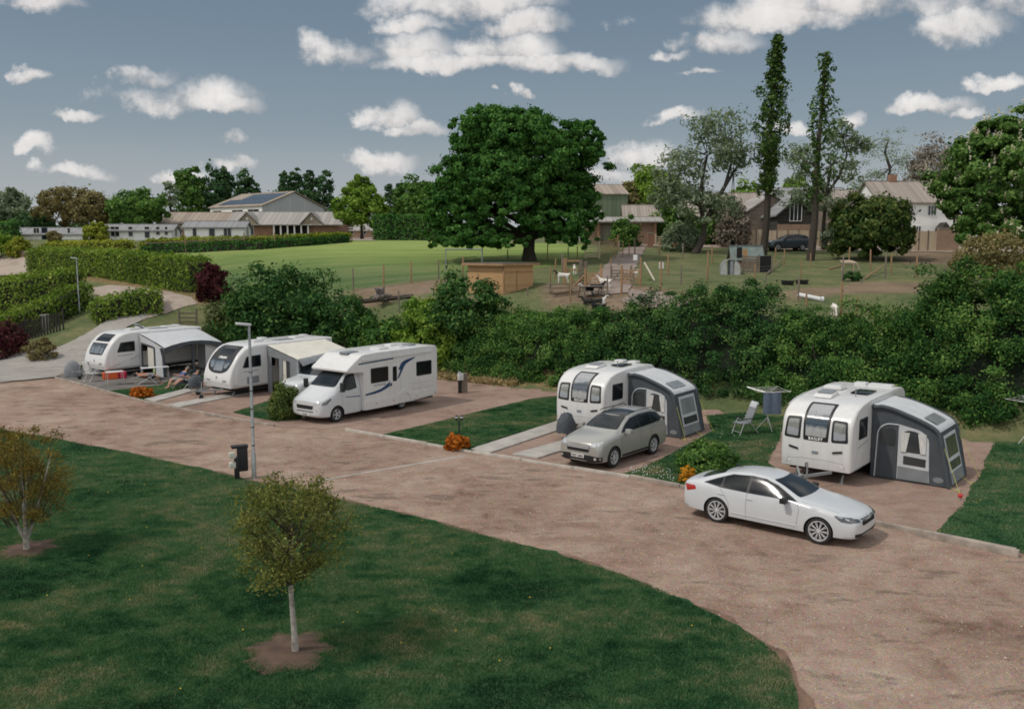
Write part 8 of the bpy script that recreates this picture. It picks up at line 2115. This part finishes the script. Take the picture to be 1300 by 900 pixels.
# picket fence at far left
pf0, pf1 = on(-39.5,62.0), on(-33.2,65.4); v = pf1-pf0; L = v.length
pf = empty('picket_fence', pf0, math.atan2(v.y,v.x), 'dark weathered picket fence below the hedge at the left edge', 'fence')
n = int(L/.2); mbp = MB()
DK = mat('dark_picket_wood', (.045,.040,.035), .9, 0, .4, 4)
for i in range(n):
    x = i*.2; z = float(gz(pf0.x+v.x*x/L, pf0.y+v.y*x/L))-pf0.z; h = 1.5+random.uniform(-.05,.05); mbp.prism([(x,z-.1),(x+.13,z-.1),(x+.13,z+h-.1),(x+.065,z+h),(x,z+h-.1)], -.015, .015, 'y')
mbp.build('pickets', DK, pf)
for i in range(4):
    x = L*i/3; z = float(gz(pf0.x+v.x*x/L, pf0.y+v.y*x/L))-pf0.z; MB().bx((x-.06,.02,z-.2),(x+.06,.14,z+1.65)).build('post', DK, pf)
q = on(-34.9,66.4); o = MB().bx((-.2,-.2,0),(.2,.2,1.1)); o.bx((-.26,-.26,1.1),(.26,.26,1.2)); o = o.build('stone_pillar', CONC, None, bevel=.02, loc=tuple(q)); tag(o, 'short grey stone pillar behind the picket fence', 'pillar')
# ------------------------------------------------------------------ sky, sun, camera
SUN_EL, SUN_AZ = R(54), math.atan2(-.36, -.93)   # direction towards the sun on the ground plan
w = bpy.data.worlds.new('World'); scene.world = w; w.use_nodes = True
nt = w.node_tree; nt.nodes.clear(); L = nt.links.new
out = N(nt, 'ShaderNodeOutputWorld'); bg = N(nt, 'ShaderNodeBackground'); L(bg.outputs[0], out.inputs[0])
sky = N(nt, 'ShaderNodeTexSky'); sky.sky_type = 'NISHITA'; sky.sun_disc = False; sky.sun_elevation = SUN_EL
sky.sun_rotation = math.pi/2 - SUN_AZ
sky.air_density = 1.0; sky.dust_density = 2.2; sky.ozone_density = 1.2; sky.altitude = 100
SKY_S = .075
bg.inputs['Strength'].default_value = SKY_S
co = N(nt, 'ShaderNodeTexCoord').outputs['Generated']
hs = N(nt, 'ShaderNodeHueSaturation'); hs.inputs['Saturation'].default_value = .62; hs.inputs['Value'].default_value = .95; L(sky.outputs[0], hs.inputs['Color'])
sp = N(nt, 'ShaderNodeSeparateXYZ'); L(co, sp.inputs[0])
yy = mth(nt, 'MAXIMUM', sp.outputs[1], .02)
ca = mth(nt, 'DIVIDE', sp.outputs[0], yy); cb_ = mth(nt, 'DIVIDE', sp.outputs[2], yy)
cv = N(nt, 'ShaderNodeCombineXYZ'); L(ca, cv.inputs[0]); L(cb_, cv.inputs[1])
nz = N(nt, 'ShaderNodeTexNoise'); nz.inputs['Scale'].default_value = 13; nz.inputs['Detail'].default_value = 11; nz.inputs['Roughness'].default_value = .64; L(cv.outputs[0], nz.inputs['Vector'])
nb = N(nt, 'ShaderNodeTexNoise'); nb.inputs['Scale'].default_value = 6.5; nb.inputs['Detail'].default_value = 5; L(cv.outputs[0], nb.inputs['Vector'])
wv = N(nt, 'ShaderNodeVectorMath', operation='MULTIPLY_ADD'); L(nz.outputs['Color'], wv.inputs[0]); wv.inputs[1].default_value = (.11,.060,0); L(cv.outputs[0], wv.inputs[2])
wv2 = N(nt, 'ShaderNodeVectorMath', operation='ADD'); L(wv.outputs[0], wv2.inputs[0]); wv2.inputs[1].default_value = (-.055,-.030,0)
def dirp(u, v):
    d = ray(u, v); return d[0]/d[1], d[2]/d[1]
# each cloud: centre, half width, half height (spots of sky), weight
CL = [(45,4,62,20),(430,66,62,26),(520,62,70,34),(600,80,170,22),(640,62,80,32),(720,80,85,20),(590,6,140,32),(520,30,60,16),(660,30,70,20),(180,96,48,20),(228,126,108,32),(290,135,45,18),(35,99,28,13),(98,153,34,12),(48,195,24,18),(105,222,46,14),(290,178,20,14),(295,207,32,14),(228,226,44,14),(500,150,38,32),(530,168,44,18),(478,213,50,17),(660,120,17,10),(623,121,9,7),
      (905,56,68,30),(850,75,26,10),(960,24,150,30),(1090,10,190,30),(1215,38,80,34),(1300,12,110,30),(1180,130,62,17),(1225,140,30,10),(1275,107,46,14),(860,148,36,12),(805,204,62,26),(760,230,60,16),(1085,149,17,14),(1000,163,44,12),(880,95,40,8)]
cur = None; sh_ = None
for u, v, rw, rh in CL:
    a, b = dirp(u, v); a2, b2 = dirp(u+rw, v-rh); ra, rb = abs(a2-a), abs(b2-b)
    m = N(nt, 'ShaderNodeVectorMath', operation='MULTIPLY_ADD'); L(wv2.outputs[0], m.inputs[0]); m.inputs[1].default_value = (1/ra,1/rb,0); m.inputs[2].default_value = (-a/ra,-b/rb,0)
    sy = N(nt, 'ShaderNodeSeparateXYZ'); L(m.outputs[0], sy.inputs[0])
    y2 = mth(nt, 'MULTIPLY_ADD', mth(nt, 'MINIMUM', sy.outputs[1], 0.0), .8, sy.outputs[1])
    val = mth(nt, 'SUBTRACT', 1.0, mth(nt, 'MULTIPLY_ADD', y2, y2, mth(nt, 'MULTIPLY', sy.outputs[0], sy.outputs[0])))
    # brighter top, greyer base, per cloud
    if cur is None: cur, sh_ = val, sy.outputs[1]
    else:
        g = mth(nt, 'GREATER_THAN', val, cur); mx = N(nt, 'ShaderNodeMix'); L(g, mx.inputs[0]); L(sh_, mx.inputs[2]); L(sy.outputs[1], mx.inputs[3]); sh_ = mx.outputs[0]
        cur = mth(nt, 'MAXIMUM', cur, val)
den = mth(nt, 'ADD', cur, mth(nt, 'MULTIPLY', mth(nt, 'SUBTRACT', nz.outputs[0], .5), 2.6))
den = mth(nt, 'ADD', den, mth(nt, 'MULTIPLY', mth(nt, 'SUBTRACT', nb.outputs[0], .5), 1.6))
mask = mth(nt, 'MULTIPLY', maprange(nt, den, -.18, 1.1), .97)
# unseen clouds added over the rest of the sky, bright for fill light
n3 = N(nt, 'ShaderNodeTexNoise'); n3.inputs['Scale'].default_value = 3.2; n3.inputs['Detail'].default_value = 8; L(co, n3.inputs['Vector'])
back = mth(nt, 'MULTIPLY', maprange(nt, n3.outputs[0], .40, .56), mth(nt, 'MAXIMUM', maprange(nt, sp.outputs[1], .35, .0), maprange(nt, sp.outputs[2], .36, .55)))
back = mth(nt, 'MULTIPLY', back, maprange(nt, sp.outputs[2], .0, .12))
front = maprange(nt, sp.outputs[1], .05, .25)
mask = mth(nt, 'MAXIMUM', mth(nt, 'MULTIPLY', mask, front), back)
shade = mth(nt, 'ADD', mth(nt, 'MULTIPLY', sh_, .40), mth(nt, 'MULTIPLY', mth(nt, 'SUBTRACT', nz.outputs[0], .5), 2.2))
K = 1/SKY_S
cc = ramp(nt, [(0, (.36*K,.37*K,.39*K)), (.30, (.54*K,.53*K,.53*K)), (.52, (.74*K,.715*K,.70*K)), (1, (.88*K,.855*K,.835*K))], mth(nt, 'ADD', shade, .5)).outputs[0]
hz = maprange(nt, sp.outputs[2], .0, .30)
base = mixc(nt, hs.outputs[0], tuple(x*K for x in (.225,.290,.365)), .72)
grad = ramp(nt, [(0, tuple(x*K for x in (.47,.495,.51))), (.38, tuple(x*K for x in (.265,.335,.390))), (1, tuple(x*K for x in (.145,.222,.305)))], hz).outputs[0]
base = mixc(nt, hs.outputs[0], grad, .8)
cc = mixc(nt, cc, tuple(x*K for x in (1.25,1.23,1.20)), maprange(nt, sp.outputs[1], .02, -.25))  # clouds behind the camera, never seen, brightened as soft frontal fill
fin = mixc(nt, base, cc, mask)
L(fin, bg.inputs['Color'])
w.cycles.sampling_method = 'MANUAL'; w.cycles.sample_map_resolution = 512
sl_ = bpy.data.lights.new('sun', 'SUN'); sl_.energy = 1.9; sl_.angle = R(3); sl_.color = (1, .93, .84)
so = bpy.data.objects.new('sun', sl_); col.objects.link(so)
dv = Vector((math.cos(SUN_AZ)*math.cos(SUN_EL), math.sin(SUN_AZ)*math.cos(SUN_EL), math.sin(SUN_EL)))
so.rotation_euler = dv.to_track_quat('Z', 'Y').to_euler(); so.location = (0,0,60)
cd = bpy.data.cameras.new('camera'); cam = bpy.data.objects.new('camera', cd); col.objects.link(cam)
cam.location = (0,0,CAM_H); cam.rotation_euler = (math.pi/2-CAM_T, 0, 0)
cd.sensor_fit = 'HORIZONTAL'; cd.sensor_width = 36; cd.lens = 36*CAM_F/1300; cd.clip_end = 6000; cd.clip_start = .1
scene.camera = cam
scene.view_settings.view_transform = 'Standard'; scene.view_settings.look = 'None'; scene.view_settings.exposure = 0; scene.view_settings.gamma = 1
scene.cycles.use_denoising = True; scene.cycles.filter_width = 1.75; scene.cycles.max_bounces = 6; scene.cycles.transparent_max_bounces = 8
for o in list(bpy.data.objects):
    if o.type in ('MESH','EMPTY'):
        for k in ('_c','_l'):
            if k in o: del o[k]
